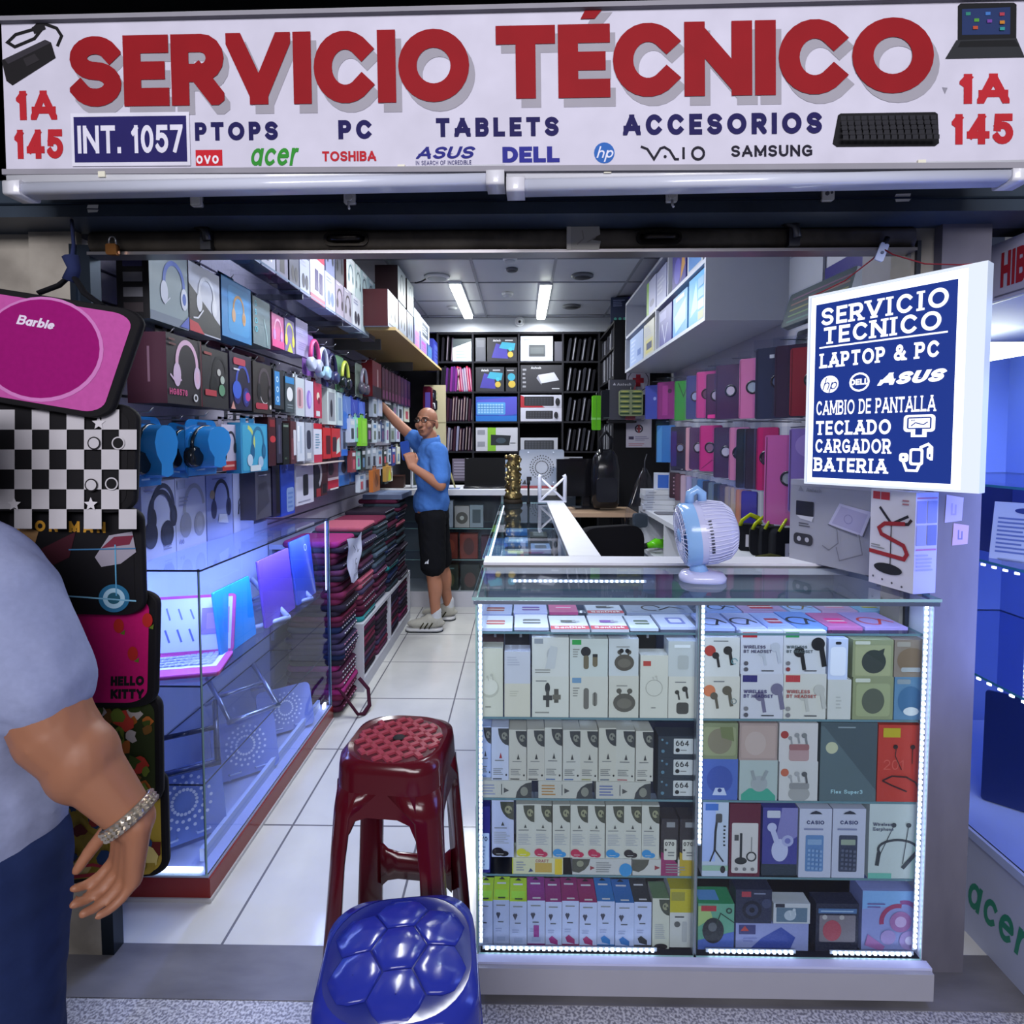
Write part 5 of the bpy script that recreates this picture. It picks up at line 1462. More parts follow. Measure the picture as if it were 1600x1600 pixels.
# two upright boxes at the right end
a_, c_ = Vector((.912, 1.957, 0)), Vector((1.035, 1.668, 0))
d = c_ - a_
pack('cooler_box', 'large grey laptop cooler box standing at the right end of the counter', 'box', d.length - .004, .055, .268, '8d8f9c', [('r', 0, .93, 1, 1, '9a9cab'), ('p', [(.10, .86), (.13, .93), (.17, .86)], '777a88'), ('t', 'Antech', .2, .86, .05, '777a88', {'wt': .16}), ('R', .08, .56, .30, .74, .01, '1e1f28'), ('p', [(.09, .56), (.3, .56), (.28, .50), (.14, .52)], 'b9bac4'), ('L', .12, .42, .3, .48, 2, '4a4b55'), ('R', .06, .20, .30, .34, .05, '2c2c34'), ('c', .13, .27, .03, '9a9ba6'), ('c', .23, .27, .03, '9a9ba6'),
      ('p', [(.48, .50), (.86, .42), (.95, .70), (.60, .76)], 'a9a8c4'), ('p', [(.52, .52), (.83, .45), (.90, .67), (.62, .73)], '9593b4'), ('a', .70, .59, .05, 0, 360, .008, '77759a'), ('l', [(.86, .42), (.95, .70)], .02, '4a4b58'), ('l', [(.48, .50), (.8, .42)], .012, '5a5b68'), ('l', [(.58, .48), (.60, .30), (.50, .20), (.42, .24)], .012, '6a6b78'), ('l', [(.82, .44), (.86, .22), (.62, .10), (.58, .25)], .012, '6a6b78')],
     (((a_ + c_) / 2).x + .022, ((a_ + c_) / 2).y + .012, 1.076), math.atan2(d.y, d.x), top='a9abb8')
a_, c_, e_ = Vector((1.045, 1.625, 0)), Vector((1.008, 1.478, 0)), None
fl, frr = Vector((.978, 1.622, 0)), Vector((1.010, 1.486, 0))
d = frr - fl
wB, hB, dB = d.length, .262, .070
ang = math.atan2(d.y, d.x)
nrm = Vector((-d.y, d.x, 0)).normalized()
if nrm.x < 0:
    nrm = -nrm
ctr = (fl + frr) / 2 + nrm * dB / 2
pack('stand_box', 'white box picturing a red and black flexible stand, at the counter corner', 'box', wB, dB, hB, 'c0bfcc', [('r', .05, .90, .22, .98, 'a82a34'), ('r', .24, .90, .44, .98, 'a82a34'), ('l', [(.22, .82), (.5, .66), (.86, .76)], .028, '1e1e24'), ('l', [(.5, .66), (.86, .68), (.93, .73)], .03, '2a1c22'), ('l', [(.50, .68), (.50, .22)], .012, '1c1c20'), ('l', [(.80, .68), (.35, .655), (.22, .6), (.28, .54), (.78, .46), (.86, .38), (.80, .325), (.0, .345)], .042, '8e2028'), ('e', .45, .19, .32, .055, '1b1b20'), ('L', .05, .38, .4, .43, 2, TX)] + [('c', .12 + .22 * i, .08 - .012 * i, .012, '4a4a52') for i in range(4)] + [('L', .74, .86, .95, .93, 2, '9a6a74')],
     (ctr.x, ctr.y, 1.0765), ang, side='a4a8dc', rights=[('r', .05, .94, .95, .955, '9a5a80'), ('r', .05, .70, .48, .92, '6a72bc'), ('r', .52, .70, .95, .92, '6a74b4'), ('r', .05, .48, .48, .68, '7c84c4'), ('r', .52, .48, .95, .68, '5a64a4'), ('r', .05, .43, .95, .445, '9a5a98'), ('L', .08, .22, .92, .40, 5, '8a90cc')])
# ------------------------------------------------------------------ left wall goods
def yX(px, X): return P(px, 690, X=X).y


def hook(y, z, X0=-1.34, X1=-1.15):
    """chrome peg plugged in the slat wall"""
    b = B()
    b.tube([(0, 0, 0), (X1 - X0, 0, .004), (X1 - X0 + .012, 0, .018)], .0022, 'm:a8abb4', 6)
    b.box(-.001, .004, -.012, .012, -.02, .02, 'm:8c8f98')
    o = b.build('wall_peg', loc=(X0, y, z))
    return tag(o, 'thin metal peg in the slat wall carrying a pack', 'peg', 'pegs in the slat wall')


def lpack(name, label, cat, px0, px1, z0, z1, base, items=(), X=-1.13, d=.085, group=None, peg=True, turn=0, **k):
    y0, y1 = yX(px0, X), yX(px1, X)
    w_ = y1 - y0 - .004
    if peg:
        hook((y0 + y1) / 2, z1 + .012, -1.34, X - d / 2 + .02)
    return pack(name, label, cat, w_, d, z1 - z0, base, items, (X - d / 2, (y0 + y1) / 2, z0), PI / 2 + turn, group, tab=.03 if peg else 0, **k)


thumbs = [('r', .2, .08 + .19 * i, .8, .20 + .19 * i, k) for i, k in enumerate(('3a3438', '6f7078', '7b7c84', '40406c', '5a5c64'))]
GA, GB = 'boxed headsets in the top row on the slat wall', 'boxed headsets in the middle row on the slat wall'
lpack('headset_box', 'big grey box with a blue headset, nearest in the top row on the slat wall', 'box', 240, 300, 1.845, 2.085, '7f8f98', [('r', 0, 0, 1, .12, '6a7688'), ('hp', .62, .52, .62, '3558b0', 'c3c8da'), ('l', [(.5, .36), (.36, .26), (.3, .3)], .02, 'c3c8da'), ('p', [(.75, .02), (1, .02), (1, .2)], '4a5ab0'), ('L', .08, .8, .4, .92, 2, '9fb4bc')], d=.10, group=GA, side='15151a', sides=thumbs)
lpack('headset_box', 'white and black box with a white headset and red corner, top row', 'box', 301, 349, 1.85, 2.085, 'b9bccb', [('p', [(0, .02), (1, .02), (1, .22), (0, .68)], '2a2b30'), ('p', [(0, 0), (.45, 0), (.25, .14), (0, .16)], 'b02a3a'), ('hp', .55, .56, .58, 'd0d2dc', 'c9cbd6'), ('l', [(.42, .36), (.25, .22), (.1, .2)], .025, 'd0d2dc')], group=GA)
lpack('headset_box', 'bright blue box with an orange headset, top row on the slat wall', 'box', 351, 397, 1.872, 2.10, '2277b4', [('R', .2, .1, .92, .9, .1, '2f86c0'), ('hp', .55, .5, .5, 'a4763c', 'b08a6a')], group=GA, side='20325e')
lpack('headset_box', 'smoky grey window box with turquoise letters up its edge, top row', 'box', 399, 426, 1.885, 2.085, '5c7078', [('t', 'G', .1, .80, .12, '4ab4cc'), ('t', 'S', .1, .62, .12, '4ab4cc'), ('t', 'O', .1, .44, .12, '4ab4cc'), ('t', 'O', .1, .26, .12, '4ab4cc'), ('l', [(.6, .6), (.75, .3), (.8, .05)], .02, '9fc0c4')], group=GA)
lpack('headset_box', 'pink box with a pink and lilac headset, top row on the slat wall', 'box', 428, 447, 1.905, 2.055, 'c05a8c', [('hp', .5, .5, .7, 'e0a4c0', 'b884d0'), ('r', 0, 0, 1, .22, 'd04a8a')], group=GA)
lpack('headset_box', 'purple box with a yellow-green headset, top row on the slat wall', 'box', 448, 463, 1.905, 2.06, '7a6a9c', [('hp', .5, .5, .75, 'c4c454', 'd4cc50'), ('p', [(.2, 0), (.8, 0), (.5, .3)], 'c0c850')], group=GA)
lpack('headset_box', 'pale lilac box without a picture, top row on the slat wall', 'box', 465, 484, 1.91, 2.09, 'a39cc6', [('L', .15, .55, .85, .85, 5, 'b9b3d4'), ('L', .15, .15, .85, .4, 4, '9288ba')], group=GA)
# hanging headphones in clear packs
def hang_phones(label, px, z0, z1, k1, k2, X=-1.10, card=None):
    y = yX(px, X)
    t = thing('headphones', label, 'headphones', (X, y, z0), PI / 2)
    h = z1 - z0
    w_ = h * .75
    if card:
        b = B(); b.rbox(-w_ * .55, w_ * .55, .035, .038, 0, h * 1.1, .02, card); b.build('card', t)
    b = B(); b.tube([(w_ * .42 * math.cos(a), 0, h * .42 + h * .5 * math.sin(a)) for a in [PI * i / 14 for i in range(15)]], h * .055, k1, 8); b.build('headband', t)
    for s in (-1, 1):
        b = B(); b.lathe([(h * .13, -.02), (h * .19, -.012), (h * .19, .012), (h * .12, .02)], k2, 18, (s * w_ * .36, 0, h * .28), 'y'); b.build('ear_cup', t)
    hook(y, z0 + h * 1.02 if not card else z0 + h * 1.14, -1.34, X + .01)
    return t


hang_phones('pink and white cat-ear headphones hanging at the end of the top row', 494, 1.82, 2.02, 'g:d04a84', 'g:b4bcd8', card='8a5ab0')
hang_phones('pale blue and white headphones hanging beside the pink pair', 507, 1.80, 2.00, 'g:c3c9e0', 'g:9fc4dc')
hang_phones('dark navy headphones hanging in the top row', 521, 1.79, 1.99, 'g:2a2a4c', 'g:34345c', card='3a3a70')
hang_phones('black headphones with yellow-green rims in front of the green card', 541, 1.78, 1.98, 'g:b4c050', 'g:1c2420', card='5c8a68')
hang_phones('grey headphones in a clear pack, furthest of the top row', 570, 1.78, 1.99, 'g:8c8a9c', 'g:54525f', card='7a8a80')
b = B(); b.box(-1.335, -1.315, 2.3, 2.95, 1.875, 1.90, '6d3a4c'); tag(b.build('price_rail'), 'dull maroon price rail on the slat wall under the pink headset boxes', 'price rail')

lpack('headset_box', 'dark box with a pink-white headset and a plum side, nearest in the middle row', 'box', 263, 317, 1.59, 1.81, '272328', [('hp', .58, .56, .72, 'cfa9c4', 'c9b0cc'), ('l', [(.4, .36), (.2, .34), (.08, .42)], .03, 'c9b0cc'), ('t', 'HG8578', .05, .13, .09, 'c04a80', {'w': .5, 'wt': .22}), ('c', .8, .12, .06, 'd0d0d4'), ('c', .8, .12, .035, '232228'), ('r', .97, 0, 1, 1, '5a1f2c'), ('L', .05, .82, .3, .95, 2, '5a3030')], X=-1.10, d=.125, group=GB, side='4c2a3c', sides=[('r', .52, .3, .58, .8, '8a6a80')])
lpack('headset_box', 'dark box with a black headset and red lettering, second in the middle row', 'box', 318, 359, 1.59, 1.80, '282629', [('hp3', .66, .55, .66, '151417', '101012'), ('c', .62, .62, .06, 'b4b4b0'), ('c', .75, .5, .07, 'a4b0a8'), ('c', .72, .32, .1, '5c8a6c'), ('r', .08, .2, .5, .3, 'a83a44'), ('L', .06, .85, .35, .95, 1, '8a4040')], X=-1.10, d=.11, group=GB)
lpack('headset_box', 'dark violet box with a blue and pink lit headset, third in the middle row', 'box', 361, 395, 1.595, 1.81, '1d1830', [('hp3', .58, .45, .7, '3a4aa8', '2a2a6c'), ('c', .3, .35, .16, '3a5ac0'), ('e', .8, .25, .12, .08, 'b03a7c'), ('R', .15, .80, .7, .92, .04, 'a8384c'), ('L', .15, .68, .5, .75, 1, 'c4c4d0'), ('p', [(.0, .0), (.2, 0), (.1, .14)], 'c08a84')], X=-1.10, d=.11, group=GB)
lpack('headset_box', 'brown-black box with a black headset and red lettering, fourth in the middle row', 'box', 397, 426, 1.59, 1.80, '2b2626', [('hp', .6, .55, .66, '4a4048', '17161a'), ('a', .6, .4, .2, 200, 300, .02, 'b4b4b8'), ('R', .1, .08, .75, .2, .05, '9a3040'), ('c', .9, .14, .05, 'c0c0c4')], X=-1.10, d=.10, group=GB)
for i, (px0, px1, z0, z1, k, its, lab) in enumerate((
        (429, 445, 1.62, 1.80, '23262c', [('r', .1, .1, .6, .95, '2f7ab8'), ('a', .36, .75, .06, 0, 360, .03, 'c0d8e8'), ('a', .36, .5, .06, 0, 360, .03, 'c0d8e8'), ('a', .36, .25, .06, 0, 360, .03, 'c0d8e8')], 'black box with a bright blue panel, fifth in the middle row'),
        (447, 461, 1.61, 1.78, '3c464c', [('r', 0, .82, 1, 1, '2f78b0'), ('e', .5, .52, .35, .2, 'd0d2d6'), ('L', .2, .1, .8, .25, 2, '7a868c')], 'grey card with a blue top and a white oval gadget, middle row'),
        (463, 477, 1.60, 1.79, 'b4bcc4', [('R', .15, .2, .85, .75, .1, 'c49aa4'), ('R', .3, .25, .6, .7, .06, '8c6a74')], 'clear blister with a rose-coloured mouse, middle row'),
        (478, 491, 1.60, 1.79, 'b9b9d0', [('e', .45, .48, .3, .26, '8a70c4'), ('e', .55, .48, .15, .2, 'b4a0dc')], 'clear blister with a violet mouse, middle row'),
        (492, 504, 1.60, 1.79, 'a82a48', [('c', .5, .62, .12, 'd0c4b4'), ('c', .6, .5, .1, '7c1a34'), ('r', .2, .05, .7, .2, 'c4c8d0')], 'crimson hanging pack with white tag, middle row'),
        (512, 526, 1.57, 1.78, 'c2ccce', [('r', .15, .1, .85, .9, '8a8f98'), ('e', .45, .45, .14, .25, '2a2c38')], 'white-framed window box with a dark gadget, middle row'),
        (528, 536, 1.57, 1.77, 'b4c8d0', [('r', .2, .15, .8, .85, '8098b0')], 'narrow white-framed window box, middle row'),
        (537, 549, 1.55, 1.76, '5c7cc0', [('p', [(0, 0), (1, 0), (1, .4), (0, .55)], '2f68c0'), ('l', [(.3, .9), (.5, .5), (.4, .2)], .03, '9ab0e0')], 'clear blue bag of cables, left of three in the middle row'),
        (550, 560, 1.55, 1.75, '3a4cb0', [('l', [(.3, .9), (.6, .5)], .04, '8a9ce0')], 'deep blue bag of cables, middle one of three in the middle row'),
        (561, 571, 1.57, 1.75, '3f5cc4', [('p', [(0, .9), (.5, 1), (1, .3), (1, 0), (.4, 0)], '5a78d8')], 'blue bag of cables, furthest of three in the middle row'))):
    lpack('accessory_pack', lab, 'pack', px0, px1, z0, z1, k, its, X=-1.12, d=.05, turn=.0)

# third row: big blue blisters
def blister(label, px0, px1, z0, z1, X=-1.12, lean=0):
    y0, y1 = yX(px0, X), yX(px1, X)
    w_, h = y1 - y0, z1 - z0
    t = thing('headphone_blister', label, 'headphones', (X, (y0 + y1) / 2, z0), rot=(0, lean, PI / 2), group='blue blister packs of headphones')
    b = B(); b.rbox(-w_ / 2, w_ / 2, .012, .016, 0, h, .03, 'g:1f6fb8'); art(b, Fr((-w_ / 2, .012, 0), (w_, 0, 0), (0, 0, h)), [('r', .05, 0, .95, .2, '2a7cc8'), ('L', .3, .07, .7, .13, 1, 'a9cdea'), ('R', .36, .90, .64, .955, .02, '123a66')]); b.build('card', t)
    b = B()
    prof = [(0, .12), (.22, .16), (.2, .32), (.36, .46), (.42, .64), (.34, .80), (.15, .88), (0, .89)]
    o_ = [(a * w_, c * h) for a, c in prof] + [(-a * w_, c * h) for a, c in reversed(prof[1:-1])]
    b.grid([[(x, .012, z) for x, z in o_], [(x * .94, -.050, z * .97 + .015 * h) for x, z in o_]], 'g:2a80cc', True)
    b.face([(x * .94, -.050, z * .97 + .015 * h) for x, z in o_], 'g:2f86d0')
    b.build('blister_shell', t)
    b = B(); b.tube([(w_ * .47 * math.cos(a), -.005, h * .56 + h * .32 * math.sin(a)) for a in [PI * (i / 12 * 1.2 - .1) for i in range(13)]], .006, 'g:16202c', 8); b.build('headband', t)
    for s in (-1, 1):
        b = B(); b.lathe([(.03, -.018), (.036, -.008), (.036, .012)], 'g:1a2028', 14, (s * w_ * .40, 0, h * .34), 'y'); b.build('ear_cup', t)
    hook((y0 + y1) / 2, z1 + .01, -1.34, X + .0)
    return t


blister('blue blister pack of black headphones, nearest of three in the row above the white boxes', 210, 258, 1.335, 1.545)
blister('blue blister pack of black headphones, tilted middle one of three above the white boxes', 262, 300, 1.35, 1.53, -1.145, .12)
blister('deep blue round-topped blister pack of headphones, furthest of three above the white boxes', 296, 344, 1.355, 1.545, -1.09)
lpack('headset_box', 'white box with a thin black headset and red foot, row above the white boxes', 'box', 346, 374, 1.36, 1.535, 'b4b0c8', [('r', 0, 0, 1, .2, 'a83234'), ('L', .1, .05, .8, .15, 1, 'd09a94'), ('hp', .5, .58, .5, '2a2a30', '1e1e24')], X=-1.12, d=.06)
lpack('headset_box', 'sky blue box with a teal and yellow headset, row above the white boxes', 'box', 376, 418, 1.345, 1.545, '2f86b8', [('R', .05, .04, .95, .96, .05, '3f9ac0'), ('a', .2, .6, .32, -60, 80, .08, 'b8c470'), ('hp', .62, .55, .7, '2a6a90', '1f5a84'), ('c', .3, .25, .12, 'b0c4d8'), ('c', .7, .2, .12, '9ab4d0'), ('r', .3, .02, .7, .14, 'c0cad4')], X=-1.10, d=.06)
for i, (px0, px1, z0, z1, k, its, lab, dd) in enumerate((
        (419, 431, 1.36, 1.58, '3a141c', [('e', .6, .55, .4, .07, 'b03238'), ('r', .2, .8, .9, .95, '7a2028')], 'dark box with a red badge, just past the sky blue box', .06),
        (432, 441, 1.37, 1.58, '2a2838', [('r', .3, .2, .7, .85, '45435a')], 'dark slate clear pack next to the black one', .05),
        (442, 452, 1.36, 1.56, '0f1410', [('r', .1, .9, .9, .95, '6a7a6c'), ('L', .2, .1, .8, .2, 1, '3a4a3c')], 'plain black box in the third row', .06),
        (454, 463, 1.36, 1.57, '4c2a30', [('r', .5, .2, 1, .8, 'c0c0cc'), ('r', .1, .1, .5, .6, '6a3a40')], 'brown and white card pack in the third row', .04),
        (464, 476, 1.37, 1.57, 'c2c8d6', [('l', [(.5, .9), (.5, .2)], .12, 'aab6c8'), ('r', .1, .5, .3, .9, 'dfe3ea')], 'clear blister with a silver gadget, third row', .04),
        (477, 488, 1.37, 1.57, '9aa0b0', [('R', .2, .3, .8, .8, .1, '2b2e40'), ('r', .2, .05, .8, .2, 'c4c6cc')], 'clear blister with a dark navy gadget, third row', .04),
        (490, 503, 1.355, 1.57, 'c6c8d8', [('r', 0, .86, 1, 1, 'b0182c'), ('r', 0, 0, 1, .2, 'b03048'), ('L', .2, .35, .8, .75, 6, '6a90a8')], 'tall white pack with red ends, third row', .05),
        (505, 517, 1.37, 1.55, 'b8262a', [('R', .35, .15, .95, .75, .05, '4a1418')], 'red blister pack with a dark gadget, nearer of two', .05),
        (518, 532, 1.375, 1.55, 'b42a2e', [('R', .1, .2, .55, .7, .05, '3a2428'), ('p', [(.5, .1), (.95, .2), (.9, .7), (.6, .6)], 'b9ccc8')], 'red and pale green blister pack, further of two', .05),
        (533, 543, 1.38, 1.56, '7a86a8', [('r', .3, .25, .7, .85, '33364a'), ('r', 0, 0, 1, .22, '2f68c8')], 'clear pack with a blue foot, third row', .05))):
    lpack('accessory_pack', lab, 'pack', px0, px1, z0, z1, k, its, X=-1.13, d=dd)
b = B(); b.box(-1.335, -1.12, 2.98, 3.62, 1.345, 1.352, 'c4b8b4', front='d8c8bc'); tag(b.build('acrylic_shelf'), 'small clear shelf under the red blister packs', 'shelf')

# white headphone boxes standing on the glass case
for i, (px0, px1, k, its, lab, h) in enumerate((
        (217, 271, 'b0b9e0', [('hp', .62, .62, .62, '3f4560', '353a52'), ('hp3', .55, .5, .72, '3a4058', '333850'), ('L', .08, .86, .4, .94, 2, '8f98c0'), ('L', .6, .06, .9, .14, 2, '7a82ac')], 'white box with slate headphones, nearest on the glass case', .262),
        (271, 319, 'b4bce2', [('hp3', .6, .52, .72, '9aa0ba', '8f95b0'), ('L', .1, .6, .45, .75, 3, '8f98c4'), ('r', .05, .85, .3, .97, '9fa8cc'), ('t', '46', .08, .08, .07, '7a84b8')], 'white box with silver headphones, second on the glass case', .264),
        (320, 361, '8a98d6', [('hp', .55, .58, .62, '2a3050', '39406a'), ('c', .2, .70, .07, '9a8a80'), ('L', .2, .92, .8, .96, 1, '5a66a8'), ('p', [(.4, .25), (.8, .2), (.75, .35), (.45, .38)], 'b9c4e8')], 'pale blue box with navy headphones, third on the glass case', .262),
        (362, 394, 'aab4e0', [('neck', .55, .55, .55, '3f4868'), ('L', .3, .86, .8, .92, 1, '5a64a0'), ('a', .75, .75, .06, 0, 360, .015, '4a5478')], 'white box with a neckband headset, furthest on the glass case', .258))):
    lpack('headphone_box', lab, 'box', px0, px1, LT, LT + h, k, its, X=-1.25, d=.08, group='white headphone boxes on the glass case', peg=False)
# lower hanging / standing goods beyond the case
for i, (px0, px1, z0, z1, k, its, lab, dd) in enumerate((
        (397, 422, 1.12, 1.345, '4a4a5c', [('L', .2, .85, .8, .9, 1, 'b4b4c0'), ('p', [(.1, .1), (.9, .3), (.7, .75), (.2, .7)], '3a3a4a')], 'dark grey box hanging right of the white headphone boxes', .07),
        (424, 436, 1.11, 1.36, '1c1a38', [('r', .5, .05, 1, .9, '0e0e14')], 'navy and black box hanging left of the blue box', .06),
        (437, 459, 1.10, 1.385, '2440a4', [('R', .4, .05, .95, .48, .06, '7890c0'), ('a', .4, .85, .05, 0, 360, .02, '6a84d0'), ('L', .5, .1, .9, .42, 4, '5a78b4')], 'tall deep blue box with a pale oval, low on the slat wall', .06),
        (461, 489, 1.13, 1.39, 'c0c2d6', [('R', .38, .18, .68, .62, .05, '24252c'), ('L', .3, .75, .7, .88, 2, '9a9cb4'), ('L', .1, .04, .9, .1, 1, '8a8ca4')], 'white box with a black oval gadget, low on the slat wall', .06),
        (490, 500, 1.15, 1.39, '26262e', [('a', .4, .55, .3, -60, 60, .12, 'c8ccd4'), ('r', .3, 0, 1, .2, '8a2a30')], 'black and white pack, just past the white box', .05),
        (501, 510, 1.15, 1.38, '4a2a2c', [('r', .2, .05, .9, .3, '1c1416')], 'brown hanging pack, low on the slat wall', .05),
        (511, 528, 1.17, 1.37, '6a4a58', [('r', 0, .05, 1, .32, 'b02038'), ('r', 0, .30, 1, .38, 'd0c4cc'), ('e', .3, .65, .25, .2, '22242e'), ('r', .2, 0, 1, .05, 'd0d0d4')], 'plum box with a red band, low on the slat wall', .06),
        (529, 545, 1.18, 1.38, '6d8cc0', [('e', .45, .6, .25, .2, '3c3a4c'), ('r', 0, 0, 1, .35, '2f70c0')], 'sky blue pack with a dark gadget, low on the slat wall', .06),
        (547, 560, 1.19, 1.39, '7a94c4', [('r', .3, .4, .6, .9, 'a070b4'), ('r', 0, 0, 1, .3, '2a64b8')], 'blue pack with a violet stick, low on the slat wall', .06))):
    lpack('accessory_pack', lab, 'pack', px0, px1, z0, z1, k, its, X=-1.18, d=dd)

# boxes on the glass shelf
GS = 'boxes on the high glass shelf'
zs = 2.163
rowp = [(372, 397, '5a5c74', '232430', 'slate box with a black phone, nearest on the high glass shelf'), (398, 413, '747a90', '2c2e3a', 'grey box with a dark gadget, second on the high glass shelf'), (414, 436, '7c7f94', '3a3c4a', 'grey box with a row of dots, third on the high glass shelf'), (437, 455, '54526c', '1c1a26', 'slate-violet box with a black phone, fourth on the high glass shelf'), (457, 472, '3c3e50', '20202a', 'dark box with two grey gadgets, fifth on the high glass shelf'), (473, 488, '8a8fa8', '2b2d3c', 'pale grey box with two dark oval gadgets, sixth on the high glass shelf'),
        (489, 511, 'c0c0d4', '4a4468', 'white box with red bands and two violet phones, high glass shelf'), (512, 527, 'a9b4dc', '5a6a9c', 'white and blue box with pale gadgets, high glass shelf'), (528, 540, '8c8294', '2b222c', 'grey-mauve box with dark headphones, high glass shelf'), (541, 552, '928d9c', '3c3438', 'grey box with a brown headset, high glass shelf'), (554, 566, 'c4c8d0', '3a3a44', 'bright white box with a dark mouse, high glass shelf'), (568, 579, 'a9b8bc', '26302f', 'pale mint box with dark earphones, high glass shelf'), (580, 588, '5c5a66', '17171c', 'grey box with a black headset, last on the high glass shelf')]
for i, (px0, px1, k, k2, lab) in enumerate(rowp):
    if i in (6,):
        its = [('r', 0, .82, 1, 1, 'c03a50'), ('r', 0, 0, 1, .12, 'c04a64'), ('r', .3, .22, .55, .62, k2), ('r', .62, .2, .85, .6, k2)]
    elif i in (8, 9, 11, 12):
        its = [('hp', .5, .5, .6, k2, k2), ('L', .1, .9, .6, .95, 1, 'd0d0d8')]
    elif i == 2:
        its = [('c', .7, .25 + .15 * q, .03, 'd8d8e0') for q in range(5)] + [('r', .1, .2, .5, .8, k2)]
    elif i == 0 or i == 3:
        its = [('r', .3, .15, .7, .8, k2), ('L', .1, .85, .9, .95, 1, '9a9cb4')]
    else:
        its = [('e', .35, .35, .16, .2, k2), ('e', .7, .35, .16, .2, k2), ('L', .1, .75, .8, .92, 2, '8a8ca8')]
    lpack('phone_box', lab, 'box', px0, px1, zs, zs + (.17 if i < 6 else .195 if i != 6 else .26), k, its, X=-1.02, d=.09, group=GS, peg=False)
for i, (px0, px1, k, k2, lab) in enumerate(((513, 527, '6a7090', '2a2c38', 'slate box with headphones stacked above the white and blue one'), (528, 541, '3c3c48', '17171c', 'black headset box stacked in the second tier of the glass shelf'), (545, 558, 'c6cccc', '5f7f88', 'white headset box with a maroon side stacked in the second tier'), (559, 567, 'b4c4c4', '4a5a64', 'first pale mint headset box of the second tier'), (568, 577, 'a4b8bc', '3a4450', 'second pale mint headset box of the second tier'), (578, 587, '9ab0b8', '2e3844', 'third pale mint headset box of the second tier'), (588, 597, '90aab4', '6a98a0', 'plain pale green box ending the second tier'))):
    lpack('phone_box', lab, 'box', px0, px1, zs + .196, zs + .40, k, [('hp', .5, .5, .55, k2, k2), ('r', .2, .86, .8, .94, 'd4d8dc')] if i != 6 else [('r', .2, .2, .8, .6, k2)], X=-1.02, d=.09, group=GS, peg=False, side='3a1018' if i == 2 else None)
# plywood shelf
GWS = 'headphone boxes on the plywood shelf'
zp = 2.215
for i, (px0, px1, z0, k, k2, side, lab) in enumerate(((608, 624, zp, 'b4c0d4', '20222c', '3c0f16', 'white headphone box with a dark maroon side, nearest on the plywood shelf'), (625, 637, zp, 'a8b4cc', '262833', '3c0f16', 'white headphone box, second on the plywood shelf'), (638, 647, zp, '8c98b4', '23252f', '3c0f16', 'white headphone box, third on the plywood shelf'),
                                              (624, 636, zp + .245, 'bcc8cc', '5a7078', '240a10', 'white box with a black-maroon side stacked above the second plywood shelf box'), (638, 648, zp + .245, 'c0cacc', '8a9aa0', '1a0a0e', 'white box stacked above the third plywood shelf box'))):
    lpack('headphone_box', lab, 'box', px0, px1, z0, z0 + .235, k, [('hp', .5, .52, .62, k2, k2), ('L', .1, .06, .6, .12, 1, k2)], X=-.86, d=.16, group=GWS, peg=False, side=side)
for i, (px0, px1, z0, h, k, k2, lab) in enumerate(((649, 657, zp, .20, '8a8cc0', 'b46aa8', 'lilac box with pink pattern on the plywood shelf'), (658, 668, zp, .16, '7a7cb4', '8a3a90', 'violet box with purple pattern on the plywood shelf'), (649, 659, zp + .2, .14, '9ab0c8', 'c4c45c', 'pale box with a yellow ball picture, stacked on the lilac box'), (659, 672, zp + .163, .17, 'b4b8d4', '3a4450', 'white and lilac box stacked on the violet box'), (669, 676, zp, .16, '3a5488', '2f6aa8', 'teal-blue box on the plywood shelf'), (678, 689, zp, .27, '2f3a9c', '5a6ad0', 'big royal blue box at the far end of the plywood shelf'))):
    lpack('toy_box', lab, 'box', px0, px1, z0, z0 + h, k, [('R', .15, .15, .85, .85, .05, k2), ('L', .2, .3, .8, .7, 3, k)], X=-.87, d=.14, peg=False)

# plum row hanging under the plywood shelf
lpack('case_pack', 'bright red case box hanging under the near end of the plywood shelf', 'case', 583, 597, 1.80, 2.06, '6a141c', [('r', .5, .3, .65, .8, 'b09090'), ('r', 0, 0, 1, .3, '1c0c10')], X=-1.08, d=.08)
for i in range(9):
    px0 = 598 + i * 4.9
    lpack('case_pack', word[i] + ' dark plum case pack hanging under the plywood shelf, counting from the red one', 'case', px0, px0 + 4.6, 1.80, 2.045, ['3a1424', '4a1a30', '34142a', '421830', '2c1428', '4c2040', '38204c', '4a2a5c', '302050'][i], [('r', .2, .05, .8, .3, '7a3a68'), ('r', .4, .4, .6, .9, '6a4458')], X=-1.08, d=.10)
nth = lambda n: f'{n}{"th" if 10 < n % 100 < 14 else {1: "st", 2: "nd", 3: "rd"}.get(n % 10, "th")}'
